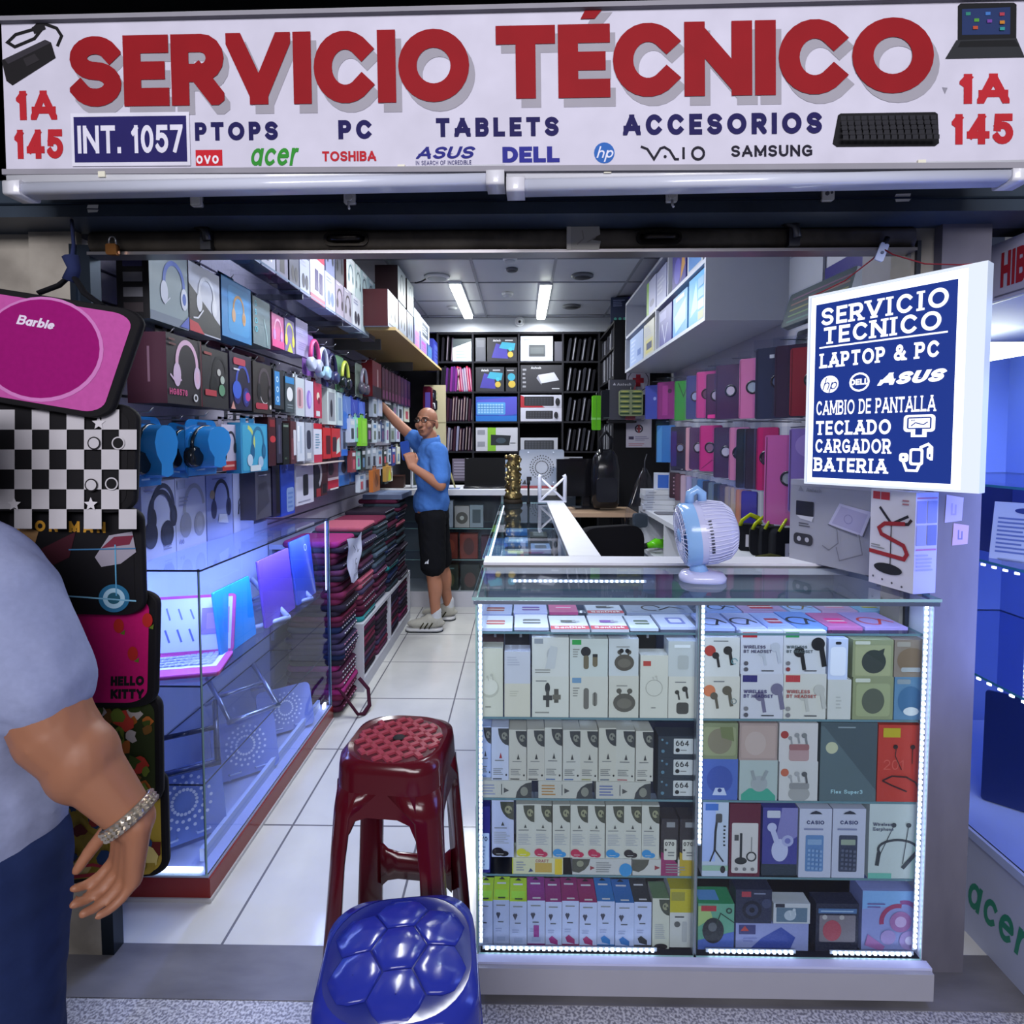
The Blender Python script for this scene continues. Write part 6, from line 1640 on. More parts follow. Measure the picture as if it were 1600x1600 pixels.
# far section of the wall: many small hanging packs
fa = [('c0ccd8', 'white'), ('2f3a38', 'black'), ('a9b4c4', 'silver'), ('88949c', 'grey'), ('d4d8c8', 'cream'), ('b4c0d8', 'pale blue'), ('7f3a40', 'red'), ('4a5a88', 'slate blue'), ('8fd0c0', 'mint'), ('3c4c94', 'navy')]
rnd = random.Random(5)
rows_far = [(1.66, .17, -1.10, [(583, 590, 2), (591, 598, 5), (600, 613, 1), (615, 620, 3), (622, 630, 0), (632, 640, 4)], 'first'), (1.46, .17, -1.10, [(547, 555, 5), (556, 562, 8), (574, 581, 1), (583, 589, 0), (590, 595, 2), (596, 601, 7), (603, 608, 0), (610, 617, 3), (619, 625, 5)], 'second'),
            (1.27, .15, -1.12, [(549, 556, 6), (557, 563, 8), (565, 571, 1), (573, 579, 3), (581, 588, 2), (590, 597, 0), (599, 604, 1), (606, 611, 0), (612, 618, 9), (620, 625, 4)], 'third'), (1.12, .13, -1.14, [(561, 568, 0), (570, 576, 5), (577, 580, 3), (600, 606, 1), (608, 613, 4)], 'fourth')]
ordn = {}
for z0, h, X, lst, rn in rows_far:
    for j, (px0, px1, ci) in enumerate(lst):
        k, cn_ = fa[ci]
        key = (rn, cn_)
        ordn[key] = ordn.get(key, 0) + 1
        k2 = rnd.choice(['3a3c48', '8a5a90', '6a8ab0', 'c05a6c', '5a6a60', 'c8ccd4'])
        lpack('accessory_pack', f'{cn_} small pack, {nth(j + 1)} from the front in the {rn} row by the reaching arm', 'pack', px0, px1, z0 + rnd.uniform(-.01, .01), z0 + h * rnd.uniform(.85, 1.05), k, [('R', .25, .15, .75, .6, .04, k2), ('r', .15, .75, .85, .92, 'd0d4dc' if ci != 0 else '6a90b8')], X=X, d=.03)
lpack('accessory_pack', 'bright lime green pack hanging behind the man\'s raised arm', 'pack', 564, 574, 1.44, 1.63, '7ac42c', [('r', .2, .1, .8, .9, '8cd43c')], X=-1.08, d=.03)
lpack('accessory_pack', 'orange hanging pack low behind the man', 'pack', 582, 593, 1.10, 1.26, 'b4682a', [('e', .5, .5, .3, .3, '8a4a1c'), ('l', [(.3, .9), (.7, .3)], .05, '2a1a14')], X=-1.08, d=.03)
lpack('accessory_pack', 'orange and neon yellow pack low behind the man', 'pack', 603, 611, 1.15, 1.27, 'c89a4a', [('p', [(.3, 0), (1, .1), (.6, .8)], 'c4d430')], X=-1.08, d=.03)
t = thing('cardboard_carton', 'small open brown carton on the end of the cross counter by the wall', 'carton', (-1.19, 5.28, 1.05), .1)
b = B(); b.box(-.11, .11, -.09, .09, 0, .11, '3c2018'); b.build('body', t)
b = B(); b.box(-.11, .11, -.125, -.09, .105, .11, '4a281c'); b.build('flap', t)
b = B(); b.box(-1.0, -.78, 5.94, 5.955, 1.35, 2.05, 'b9b090'); art(b, Fr((-1.0, 5.94, 1.35), (.22, 0, 0), (0, 0, .70)), [('L', .2, .72, .7, .9, 3, 'a4a878'), ('r', 0, .44, 1, .46, '8a8468')])
tag(b.build('pin_board'), 'cream board on the wall behind the man\'s raised arm', 'board')

# ------------------------------------------------------------------ inside the blue-lit glass case
def laptop_toy(label, loc, rz, k, kscreen, its=()):
    t = thing('toy_laptop', label, 'laptop', loc, rz)
    b = B(); b.rbox(-.15, .15, -.10, .10, 0, .014, .012, k, axis='z'); art(b, Fr((-.14, -.09, .014), (.28, 0, 0), (0, .18, 0)), [('r', .04, .25, .96, .95, 'c4cbe2')] + [('r', .08 + .07 * i, .35 + .14 * j, .135 + .07 * i, .45 + .14 * j, '8c96bc') for i in range(12) for j in range(4)]); b.build('keyboard', t)
    b = B()
    b.rbox(-.15, .15, -.004, .006, 0, .205, .012, k); art(b, Fr((-.14, -.004, .01), (.28, 0, 0), (0, 0, .185)), [('r', 0, 0, 1, 1, kscreen)] + list(its))
    o = b.build('screen', t); o.location = (0, .10, .012); o.rotation_euler = (math.radians(-16), 0, 0)
    return t


ik = [('l', [(.08 + .14 * i, .85 - .02 * i), (.13 + .14 * i, .6)], .03, '6a74a4') for i in range(4)] + [('l', [(.08 + .14 * i, .42), (.14 + .14 * i, .18)], .035, '5a6494') for i in range(4)] + [('r', .64, .3, .97, .8, '8a78b0'), ('r', .7, .4, .9, .7, 'a488b8')]
laptop_toy('pink-rimmed laptop showing drawings, on the top shelf of the glass case', (-1.165, 1.905, .70), math.radians(14), 'g:b04a8c', 'b9c2e6', ik)
def cooler(label, loc, rot, k, w_=.26, h=.20, ring=True):
    t = thing('laptop_cooler', label, 'laptop cooler', loc, rot=rot)
    b = B(); b.rbox(-w_ / 2, w_ / 2, -.008, .008, 0, h, .025, k); b.build('plate', t)
    b = B(); art(b, Fr((-w_ / 2, -.008, 0), (w_, 0, 0), (0, 0, h)), [('holes', .5, .52, .16, .34, 20, 'e4ecfa' if ring else '4a5478', .022)]); b.build('fan_holes', t)['kind'] = 'stuff'
    for s in (-1, 1):
        b = B(); b.tube([(s * w_ * .2 - .02, -.008, .02), (s * w_ * .2 - .02, -.03, .018), (s * w_ * .2 + .02, -.03, .018), (s * w_ * .2 + .02, -.008, .02)], .004, 'g:b4c4e8', 6); b.build('stop_clip', t)
    b = B(); b.tube([(-w_ * .3, .008, h * .7), (-w_ * .3, .10, .006), (w_ * .3, .10, .006), (w_ * .3, .008, h * .7)], .004, 'm:8a98b8', 6); b.build('rear_stand', t)
    return t


for i, (px, py, y, h, k, lab) in enumerate(((275, 955, 1.90, .24, 'g:7f96d8', 'tilted pale blue laptop cooler with a hole ring, nearest in the glass case bottom'), (0, 0, 2.30, .22, 'g:8a9cd8', 'tilted pale laptop cooler with holes, middle of the bottom of the glass case'), (0, 0, 2.66, .20, 'g:93a2d6', 'tilted laptop cooler with a fan of slots, furthest in the bottom of the glass case'))):
    cooler(lab, (-1.15 + .02 * i, y, .095), (math.radians(-24), math.radians(0), math.radians(38)), k, .25, h)
def lstand(label, loc, rz, k, s=1):
    t = thing('laptop_stand', label, 'laptop stand', loc, rz)
    for sx in (-1, 1):
        b = B(); b.tube([(sx * .10 * s, -.12 * s, .012), (sx * .10 * s, .10 * s, .13 * s)], .009, k, 6, flat=1.6); b.build('arm', t)
        b = B(); b.tube([(sx * .10 * s, .12 * s, .008), (sx * .10 * s, -.02 * s, .07 * s)], .008, k, 6); b.build('leg', t)
    b = B(); b.tube([(-.10 * s, .0, .078 * s), (.10 * s, .0, .078 * s)], .009, k, 8); b.build('cross_bar', t)
    b = B(); b.tube([(-.11 * s, -.12 * s, .010), (.11 * s, -.12 * s, .010)], .010, k, 6); b.build('front_lip', t)
    return t


lstand('dark folding laptop stand on the middle shelf of the glass case, nearest the front', (-1.17, 1.93, .38), math.radians(30), 'g:2c3860', 1.0)
lstand('silver folding laptop stand on the middle shelf of the glass case', (-1.15, 2.30, .38), math.radians(50), 'm:9aa8cc', .95)
lstand('white frame laptop stand on the top shelf of the glass case, behind the laptop', (-1.15, 2.42, .70), math.radians(60), 'g:a9b6dc', .9)
lstand('pale frame laptop stand on the top shelf of the glass case, furthest back', (-1.16, 2.72, .70), math.radians(60), 'g:98a6d0', .9)
for i, (y, h, k, lab, wd) in enumerate(((2.12, .235, 'g:2f8ccc', 'bright cyan-blue panel standing in the top of the glass case', .26), (2.46, .28, 'g:6a4ab0', 'violet panel standing behind the cyan-blue one in the glass case', .30), (2.76, .30, 'g:3a50b4', 'royal blue panel standing furthest back in the glass case', .24))):
    b = B(); b.rbox(-wd / 2, wd / 2, -.006, .006, 0, h, .006, k)
    if i == 2:
        art(b, Fr((-wd / 2, -.006, 0), (wd, 0, 0), (0, 0, h)), [('a', .7, .82, .05, 0, 360, .012, 'a9b8ea')])
    tag(b.build('plastic_folder', loc=(-1.05 - .015 * (i == 0), y, .703), rot=(math.radians(-6), 0, PI / 2)), lab, 'panel')
b = B(); b.tube([(-.08 + .16 * i / 16, .05 * math.sin(PI * i / 16), .006) for i in range(17)], .004, 'g:a9b9ea', 6)
tag(b.build('cable', loc=(-1.12, 2.30, .088), rz=.6), 'pale curved cable on the floor of the glass case', 'cable')
b = B(); b.rbox(-.06, .06, -.035, .035, 0, .02, .01, 'g:8fa4e0', axis='z'); tag(b.build('usb_hub', loc=(-1.2, 2.5, .086), rz=.5), 'small pale gadget on the floor of the glass case', 'gadget')

# ------------------------------------------------------------------ sleeve piles
SCOL = [('8f2a68', 'magenta'), ('2a2230', 'black'), ('4c1c34', 'plum'), ('7c2f5a', 'pink-violet'), ('3a3450', 'slate violet'), ('1f2a4a', 'navy'), ('6a2440', 'wine'), ('2c3a44', 'charcoal'), ('a8566c', 'rose'), ('2f8a90', 'turquoise'), ('58304c', 'mauve'), ('4a5a6c', 'steel grey')]


def sleeve(label, loc, w_, d_, th, k, rz, group, pat):
    b = B()
    o_ = rrect(-d_ / 2, d_ / 2, -w_ / 2, w_ / 2, .03, 3)
    b.grid([[(x * .96, y * .97, 0) for x, y in o_], [(x, y, th * .35) for x, y in o_], [(x, y, th * .65) for x, y in o_], [(x * .96, y * .97, th) for x, y in o_]], 'f:' + k, True, True, True)
    b.box(d_ / 2 - .004, d_ / 2 + .0015, -w_ * .36, w_ * .36, th * .44, th * .56, 'x:17151a')
    if pat:
        for q in range(7):
            y = -w_ * .38 + q * w_ * .12
            b.box(d_ / 2 - .002, d_ / 2 + .002, y, y + w_ * .05, th * .62, th * .80, 'f:' + pat)
    o = b.build('laptop_sleeve', loc=loc, rz=rz)
    return tag(o, label, 'laptop sleeve', group)


rnd = random.Random(21)
piles = [(-1.10, 3.13, .03, .955, 'floor pile by the glass case', 1), (-1.09, 3.49, UT, .965, 'first pile on the white unit', 2), (-1.09, 3.83, UT, .95, 'second pile on the white unit', 3), (-1.09, 4.17, UT, .985, 'third pile on the white unit', 4), (-1.09, 4.51, UT, 1.02, 'last pile on the white unit', 5)]
for x, y, z0, z1, pn, pi in piles:
    z = z0
    lst = []
    random.seed(pi)
    while z < z1 - .02:
        th = rnd.uniform(.026, .034)
        lst.append((z, th))
        z += th + .0008
    n = len(lst)
    for j, (zz, th) in enumerate(lst):
        if pi == 1:
            ci = rnd.choice([2, 6, 3, 10, 3, 0]) if j < 8 else rnd.choice([5, 4, 4, 8, 1]) if j < 15 else rnd.choice([1, 2, 1, 6, 10])
        elif pi == 2:
            ci = 9 if j == 0 else rnd.choice([4, 1, 8, 8, 2]) if j < 9 else rnd.choice([2, 7, 10, 4])
        elif pi == 3:
            ci = 11 if j == 0 else rnd.choice([1, 2, 10, 10, 4]) if j < 8 else rnd.choice([7, 7, 1, 11])
        else:
            ci = 9 if (pi == 4 and j == 5) else 8 if (pi == 5 and j == 13) else rnd.choice([1, 7, 7, 2, 5, 1])
        if j == n - 1:
            ci = {1: 0, 2: 8, 3: 6}.get(pi, ci)
        k, cn_ = SCOL[ci]
        pat = rnd.choice(['b47a9a', 'c0c0cc', None]) if pi == 1 and j < 16 else rnd.choice([None, None, '8a8a98'])
        sleeve(f'{cn_} laptop sleeve, {nth(n - j)} from the top of the {pn}', (x + rnd.uniform(-.015, .015), y, zz), .325 if pi > 1 else .30, rnd.uniform(.28, .31), th, k, rnd.uniform(-.03, .03), 'laptop sleeves in the aisle piles', pat)
for ci_, (y, nm2) in enumerate(((3.66, 'nearer'), (4.36, 'further'))):
    for j in range(9):
        k, cn_ = SCOL[rnd.choice([2, 1, 10, 3, 6, 1, 4, 5])]
        for s in (-1, 1):
            kk, cn2 = SCOL[rnd.choice([2, 1, 10, 3, 6, 1, 4])]
            sleeve(f'{cn2} laptop sleeve, {nth(9 - j)} from top, {"near" if s < 0 else "far"} pile in the {nm2} white cell', (-1.08, y + s * .165, .0755 + j * .0325), .30, .29, .031, kk, rnd.uniform(-.03, .03), 'laptop sleeves inside the white unit', None)
t = thing('price_sheet', 'white handwritten price sheet draped over the sleeve piles', 'price sheet', (0, 0, 0))
b = B()
rows = []
for i in range(9):
    f_ = i / 8
    z = .95 - .245 * f_
    bulge = .012 + .03 * max(0, .3 - f_)
    rows.append([(-.922 + bulge * .6 + .008 * math.sin(j * .9 + i), 2.97 + .30 * j / 5 - .03 * f_ * (j - 2), z + .012 * math.cos(j)) for j in range(6)])
back = [[(x - .002, y, z) for x, y, z in r] for r in rows]
b.grid(rows, 'c4c8e2', False, True); b.grid([list(reversed(r)) for r in back], 'c4c8e2', False, True)
b.build('paper', t)
b = B()
art(b, Fr((-.905, 2.99, .73), (0, .24, 0), (0, 0, .19)), [('l', [(.3, .95), (.45, .8), (.4, .72)], .03, '3a3c54'), ('l', [(.55, .9), (.62, .7), (.75, .75)], .03, '3a3c54'), ('a', .5, .45, .08, 60, 330, .03, '3a3c54'), ('l', [(.5, .35), (.55, .2)], .03, '3a3c54'), ('l', [(.25, .6), (.25, .3)], .02, '7a7c98'), ('L', .3, .06, .7, .14, 2, '7a7c98')])
b.build('handwriting', t)
b = B(); b.tube([(-.99 + .02 * math.sin(i), 2.99 + .0 * i, .16 - .0 * i) for i in range(2)] + [(-.93, 2.99, .10), (-.87, 2.985, .02), (-.845, 3.01, .012), (-.83, 3.07, .03), (-.85, 3.12, .10), (-.90, 3.12, .16)], .012, 'f:3a1426', 8, flat=.5)
tag(b.build('bag_strap'), 'dark plum bag strap looping onto the floor from the near sleeve pile', 'strap')
b = B(); b.box(-.15, .15, -.20, .20, 0, .035, 'x:55607a'); b.box(-.14, .14, -.19, .19, .035, .037, '7f90b4')
tag(b.build('flat_tray', loc=(-1.06, 4.55, 1.03), rot=(0, 0, 0)), 'flat slate-blue tray lying on the furthest sleeve pile', 'tray')
# ------------------------------------------------------------------ right side goods
def rpack(name, label, cat, px0, px1, z0, h, k, items=(), X=.90, d=.20, group=None, **kw):
    """carton facing the aisle on the right wall; px0 is its far edge"""
    y1, y0 = yX(px0, X), yX(px1, X)
    return pack(name, label, cat, y1 - y0 - .005, d, h, k, items, (X + d / 2, (y0 + y1) / 2, z0), -PI / 2, group, **kw)


GC = 'boxes in the white wall cabinet'
zc = 2.076
for px0, px1, z0, h, k, its, kw, lab in (
        (983, 1003, zc, .235, 'a4b8e0', [('L', .1, .1, .5, .9, 6, 'c4d0ec'), ('r', .6, .25, .85, .45, '6a84c0')], {}, 'pale blue box, furthest in the lower row of the wall cabinet'),
        (1004, 1020, zc, .24, 'c4c4b4', [('r', .2, .1, .9, .5, 'd0c880'), ('r', .3, .2, .8, .4, '3a4468'), ('L', .1, .6, .8, .9, 4, 'b4b8c4')], {}, 'cream box with a yellow panel, lower row of the wall cabinet'),
        (1027, 1047, zc, .235, '4a4a94', [('r', .1, .7, .6, .92, '7a7cb8'), ('l', [(.3, .6), (.5, .1), (.7, .55)], .06, 'c4c8e4'), ('r', 0, 0, .1, 1, '8a90b0')], {}, 'violet-blue box with a white emblem, lower row of the wall cabinet'),
        (1049, 1071, zc, .235, '5a9ad0', [('p', [(.1, .5), (.9, .8), (.9, .3), (.2, .1)], 'a4cce8'), ('r', .2, .85, .8, .95, 'd0e0f0')], {}, 'sky blue box with a pale picture, lower row of the wall cabinet'),
        (1073, 1097, zc, .25, '4a9ad4', [('p', [(.1, .2), (.5, .9), (.6, .3)], '9accec'), ('r', .62, .05, .98, .22, 'a4a884'), ('r', .62, .26, .98, .44, 'b0c0b8'), ('r', .62, .48, .98, .66, '8ab4d0'), ('r', .62, .70, .98, .88, '7aa4c4')], {}, 'bright blue box with small pictures, nearest in the lower row of the wall cabinet'),
        (1008, 1022, 2.356, .24, 'b8bce0', [('r', 0, 0, .25, 1, '7ab42c'), ('e', .6, .3, .25, .1, '8a8cb0')], {}, 'lilac box with a lime edge, furthest in the upper row of the wall cabinet'),
        (1023, 1038, 2.356, .23, 'a4a8cc', [('L', .1, .3, .9, .8, 4, 'c0c4dc')], {}, 'plain lilac box, upper row of the wall cabinet'),
        (1047, 1068, 2.356, .24, '3a3484', [('p', [(.6, .1), (.95, .4), (.8, .9)], 'b4843c'), ('e', .4, .4, .25, .3, '5a54b0')], {}, 'indigo box with an orange flash, upper row of the wall cabinet'),
        (1070, 1094, 2.356, .24, 'b0b4bc', [('r', .1, .1, .9, .5, '4a7ab4')], {}, 'grey box with a blue panel, nearest in the upper row of the wall cabinet')):
    rpack('accessory_box', lab, 'box', px0, px1, z0, h, k, its, group=GC, **kw)
# black rack beyond the cabinet
rk = thing('black_rack', 'tall black rack of laptop sleeves in the back right corner', 'rack')
for nm, a in (('end_panel', (.80, 1.285, 5.05, 5.07, 0, 2.50)), ('end_panel', (.80, 1.285, 5.96, 5.98, 0, 2.50)), ('back_panel', (1.27, 1.285, 5.07, 5.96, 0, 2.50)), ('top', (.80, 1.285, 5.05, 5.98, 2.50, 2.52)), ('shelf', (.80, 1.27, 5.07, 5.96, .98, 1.0)), ('shelf', (.80, 1.27, 5.07, 5.96, 1.34, 1.36)), ('shelf', (.80, 1.27, 5.07, 5.96, 1.68, 1.70)), ('shelf', (.80, 1.27, 5.07, 5.96, 2.02, 2.04)), ('shelf', (.80, 1.27, 5.07, 5.96, 2.28, 2.30))):
    b = B(); b.box(*a, 'x:121217'); b.build(nm, rk)


def vsleeve(label, loc, th, dep, h, k, rz, group, stripe=None, lean=0):
    b = B(); b.rbox(-th / 2, th / 2, -dep / 2, dep / 2, 0, h, th * .45, 'f:' + k, 3, 'y')
    if stripe:
        b.box(-th * .2, th * .2, -dep / 2 - .002, -dep / 2, h * .06, h * .94, 'x:' + stripe)
    o = b.build('laptop_sleeve', loc=loc, rot=(0, lean, rz))
    return tag(o, label, 'laptop sleeve', group)


rnd = random.Random(9)
for si, (z, nm2) in enumerate(((1.0, 'lowest'), (1.36, 'second'), (1.70, 'third'), (2.04, 'fourth'), (2.30, 'top'))):
    h = .27 if z < 2.2 else .18
    for j in range(10):
        vsleeve(f'black laptop sleeve, {nth(10 - j)} from the wall end, {nm2} shelf of the black rack', (.96, 5.14 + j * .084, z), .045, .28, h + rnd.uniform(-.03, .015), '1b1b22' if j % 4 else '2b2d36', -PI / 2, 'black sleeves on the corner rack', rnd.choice([None, '8a8c96', '3a3c48', 'b4b6c0']))
# things fixed on the rack's near panel
b = B(); b.box(-.10, .10, -.006, 0, -.135, .08, 'b4b0c0'); art(b, Fr((-.10, -.006, -.135), (.2, 0, 0), (0, 0, .215)), [('a', .5, .55, .42, 0, 360, .03, '2a2434'), ('r', .40, .32, .60, .80, '9a1c2c'), ('r', .26, .46, .74, .66, '9a1c2c')])
tag(b.build('first_aid_sign', loc=P(997, 592, Y=5.045)), 'round first aid sign with a red cross on the black rack', 'sign')
b = B(); b.box(-.11, .11, -.006, 0, -.14, .14, 'b8b4c2'); art(b, Fr((-.11, -.006, -.14), (.22, 0, 0), (0, 0, .28)), [('L', .2, .80, .8, .9, 2, '4a4658'), ('a', .5, .58, .11, 0, 360, .04, '2c2838'), ('r', .46, .46, .54, .70, '8a3a44'), ('r', .40, .55, .60, .61, '8a3a44'), ('r', .1, .25, .3, .34, '3a3450'), ('L', .35, .2, .9, .36, 3, '8a86a0'), ('L', .1, .04, .9, .14, 2, 'a87078')])
tag(b.build('safety_notice', loc=P(998, 674, Y=5.045)), 'white printed notice with a round emblem under the first aid sign', 'notice')
pack('cooler_box', 'grey box with a red diagonal standing in front of the black rack\'s top', 'box', .22, .08, .34, '4a4a54', [('p', [(.6, 0), (1, 0), (1, .9), (.75, .5)], '8a4450'), ('p', [(.12, .86), (.18, .93), (.24, .86)], 'c4c4cc'), ('t', 'Antech', .28, .85, .07, 'b4b4bc', {'w': .55, 'wt': .18})], (.86, 4.985, 2.056 - .40), 0)
b = B(); b.box(.74, .98, 4.94, 5.045, 1.63, 1.65, 'x:1b1b20'); tag(b.build('wall_bracket'), 'short black bracket shelf on the black rack under the grey box', 'bracket')
pack('keyboard_box', 'big dark and violet keyboard box on top of the black rack', 'box', .40, .30, .21, '27304a', [('r', .38, 0, 1, 1, '3a2c84'), ('p', [(.42, .2), (.95, .1), (.9, .8), (.5, .7)], '5a48b4'), ('kb', .68, .45, .5, .4, '2a2060', '7a6cd0'), ('c', .10, .1, .06, '4a9a8a'), ('c', .20, .1, .06, '4a9a8a'), ('c', .3, .1, .06, '4a9a8a'), ('L', .05, .6, .32, .9, 4, '8a94b8'), ('r', .45, .84, .7, .94, '9a9ae0')], (1.0, 5.25, 2.521), math.radians(-8))


def hangbag(name, label, cat, px, py0, py1, wpx, Y, k, its=(), d=.02, film=False):
    a_, c_ = P(px - wpx / 2, py1, Y=Y), P(px + wpx / 2, py0, Y=Y)
    t = thing(name, label, cat, ((a_.x + c_.x) / 2, Y, a_.z))
    w_, h = c_.x - a_.x, c_.z - a_.z
    b = B(); b.rbox(-w_ / 2, w_ / 2, 0, d, 0, h, min(w_, h) * .12, k); art(b, Fr((-w_ / 2, 0, 0), (w_, 0, 0), (0, 0, h)), its); b.build('body', t)
    b = B(); b.tube([(0, d / 2, h - .005), (.0, d / 2, h + .02), (.01, .05, h + .03)], .003, 'm:8a8c94', 6); b.build('hanger', t)
    return t


hangbag('pouch', 'black pouch hanging in front of the black rack', 'pouch', 957, 609, 654, 35, 4.95, 'f:23242c', [('l', [(.9, .05), (.1, .02)], .03, '4a5a58')], .04)
hangbag('battery_card', 'yellow-green card of button batteries hanging in front of the black rack', 'batteries', 986, 609, 650, 38, 4.90, '8f9a74', [('r', .04 + .5 * i, .06 + .19 * j, .44 + .5 * i, .13 + .19 * j, '38543c') for i in range(2) for j in range(5)] + [('e', .24 + .5 * i, .17 + .19 * j, .17, .03, 'c4c86c') for i in range(2) for j in range(5)])
hangbag('lime_vest', 'folded lime green vest hanging beside the black pouch', 'vest', 932, 618, 672, 14, 4.98, 'f:6ac42c', [('r', 0, .3, 1, .36, '8ad86a'), ('r', .45, 0, .55, 1, '58a824')], .03)

# hanging tablet cases, in clear bags on pegs
def tabcase(label, px0, py0, py1, k, ring=None, w_=.17, back=None, Xl=1.02, rz=-45, its=()):
    l = P(px0, (py0 + py1) / 2, X=Xl)
    z1, z0 = P(px0, py0, X=Xl).z, P(px0, py1, X=Xl).z
    a = math.radians(rz)
    h = z1 - z0
    t = thing('tablet_case', label, 'tablet case', (l.x + w_ / 2 * math.cos(a), l.y + w_ / 2 * math.sin(a), z0), a, 'tablet cases hanging on the right wall')
    b = B(); b.rbox(-w_ / 2, w_ / 2, 0, .016, 0, h, .010, 'c:' + k); art(b, Fr((-w_ / 2, 0, 0), (w_, 0, 0), (0, 0, h)), list(its) + [('l', [(.04, .02), (.04, .98)], .006, 'x:2a2430')], l0=.0006); b.build('cover', t)
    if ring:
        b = B(); b.lathe([(.032, .0), (.030, -.004), (.024, -.004), (.022, -.001)], 'g:2c2834', 24, (-w_ * .02, 0, h * .52), 'y', False); b.lathe([(.023, -.0012), (.001, -.0012)], ring, 20, (-w_ * .02, 0, h * .52), 'y', False); b.build('ring_window', t)
    b = B(); b.box(-w_ / 2 - .006, w_ / 2 + .006, -.006, .020, -.006, h + .035, 'film'); b.build('clear_bag', t)
    b = B(); b.tube([(0, .008, h + .03), (.02, .06, h + .034), (.05 + (1.28 - l.x - .05) * .4, .16, h + .03)], .0025, 'm:8f929a', 6); b.build('peg', t)
    return t


for px0, py0, py1, k, ring, w_, its, lab in (
        (1008, 603, 655, '3a48a4', None, .13, [('c', .7, .6, .05, '8a98d8')], 'blue tablet case, furthest in the top row on the right wall'),
        (1027, 598, 655, '8f2c78', None, .15, [('r', .3, .1, .6, .9, 'a83a8c'), ('c', .7, .75, .06, '4a2040')], 'magenta patterned tablet case, second in the top row on the right wall'),
        (1054, 596, 657, '2f8f34', None, .13, [('l', [(.2, .95), (.5, .6), (.8, .95)], .03, '1f5a24')], 'bright green tablet case in the top row on the right wall'),
        (1072, 588, 655, '2c3870', '8a94b4', .13, (), 'dark blue tablet case right of the green one, top row'),
        (1088, 582, 653, 'b83a80', '55304c', .13, (), 'hot pink tablet case in the top row on the right wall'),
        (1103, 585, 655, '48264c', 'a89ab0', .12, [('R', .1, .02, .9, .1, .02, 'd83a8c')], 'plum tablet case with a pink tag, top row'),
        (1118, 572, 655, '3f2448', 'b4a8b8', .17, (), 'dark purple tablet case with a round window, top row'),
        (1155, 562, 654, 'c46a9c', '9aa4b4', .13, (), 'pale pink tablet case with a round window, top row'),
        (1180, 546, 655, '262c48', '5a6480', .20, [('r', .3, .85, .4, .9, 'c4c8d0')], 'big navy tablet case, slanting in the top row'),
        (1210, 542, 652, '34203c', None, .16, (), 'dark plum tablet case behind the red one, top row'),
        (1234, 545, 650, '8c2434', 'a4b0c0', .17, [('e', .75, .5, .3, .3, '7a8098')], 'dark red tablet case nearest in the top row')):
    tabcase(lab, px0, py0, py1, k, ring, w_, its=its)
for px0, py0, py1, k, ring, w_, its, lab in (
        (1026, 665, 722, '3474b8', None, .15, [('p', [(0, 0), (.3, 0), (.3, 1), (0, .8)], '4a8cc8')], 'light blue tablet case, furthest in the second row on the right wall'),
        (1048, 667, 735, '23263c', '7a84a0', .15, [('r', .0, .1, .3, .9, '33286a')], 'near-black tablet case right of the light blue one, second row'),
        (1071, 668, 735, 'c08a94', None, .05, (), 'thin rose tablet case edge-on in the second row'),
        (1077, 668, 733, '4a2e54', 'a49ab0', .12, (), 'mauve tablet case in the second row on the right wall'),
        (1093, 665, 736, 'b42c74', '7a5a74', .13, [('l', [(.1, .05), (.6, .25), (.9, .2)], .012, '5a1840')], 'hot pink tablet case with a strap, second row'),
        (1115, 668, 746, '3c2848', 'a8a4b4', .14, (), 'dark purple tablet case in the second row on the right wall'),
        (1139, 668, 750, 'bc7298', '3a3440', .10, (), 'pale pink tablet case with a dark window, second row'),
        (1150, 670, 762, '22242a', None, .10, [('r', .4, 0, .5, 1, '3c404a')], 'black tablet case, first of two in the second row'),
        (1164, 670, 764, '2e2434', None, .10, [('r', .4, 0, .5, 1, '4a3c54')], 'black-plum tablet case, second of two in the second row'),
        (1182, 668, 766, 'b81e64', '4a2c44', .09, (), 'deep pink tablet case behind the big pink one'),
        (1194, 680, 818, 'bc5a9c', '9aa0a8', .20, [('e', .85, .78, .2, .12, '8a70b8'), ('R', .75, .05, .98, .4, .03, '9a40a0')], 'big pink tablet case with a round window beside the lit sign')):
    tabcase(lab, px0, py0, py1, k, ring, w_, its=its)
tabcase('lilac tablet case half behind the lit sign, second row', 1232, 670, 800, '8a72bc', None, .15, its=[('e', .5, .8, .35, .14, 'a48cd0')])
# third row: small phone cases in clear packs
pc = [('3a2830', 'brown dotted'), ('5a3a44', 'dark rose'), ('b09aa8', 'pale rose'), ('9a94b8', 'lilac'), ('6a7a94', 'slate'), ('3c6a9c', 'blue'), ('2c3444', 'navy'), ('5a6c78', 'grey-blue'), ('2a3438', 'black-green'), ('4a4450', 'charcoal'), ('8c8078', 'beige'), ('a49484', 'tan'), ('b4785c', 'orange-brown'), ('33288a', 'indigo')]
for i, (k, cn_) in enumerate(pc):
    px0 = 1046 + i * 8.6
    tabcase(f'{cn_} phone case, {nth(i + 1)} from the far end of the third row of cases', px0, 738 + i * 2.2, 778 + i * 3.8, k, None, .075, Xl=1.04, rz=-50, its=[('r', .3, .1, .7, .9, k)] + ([('c', .5, .2 + .15 * q, .03, 'c0a0a8') for q in range(5)] if i == 0 else []))

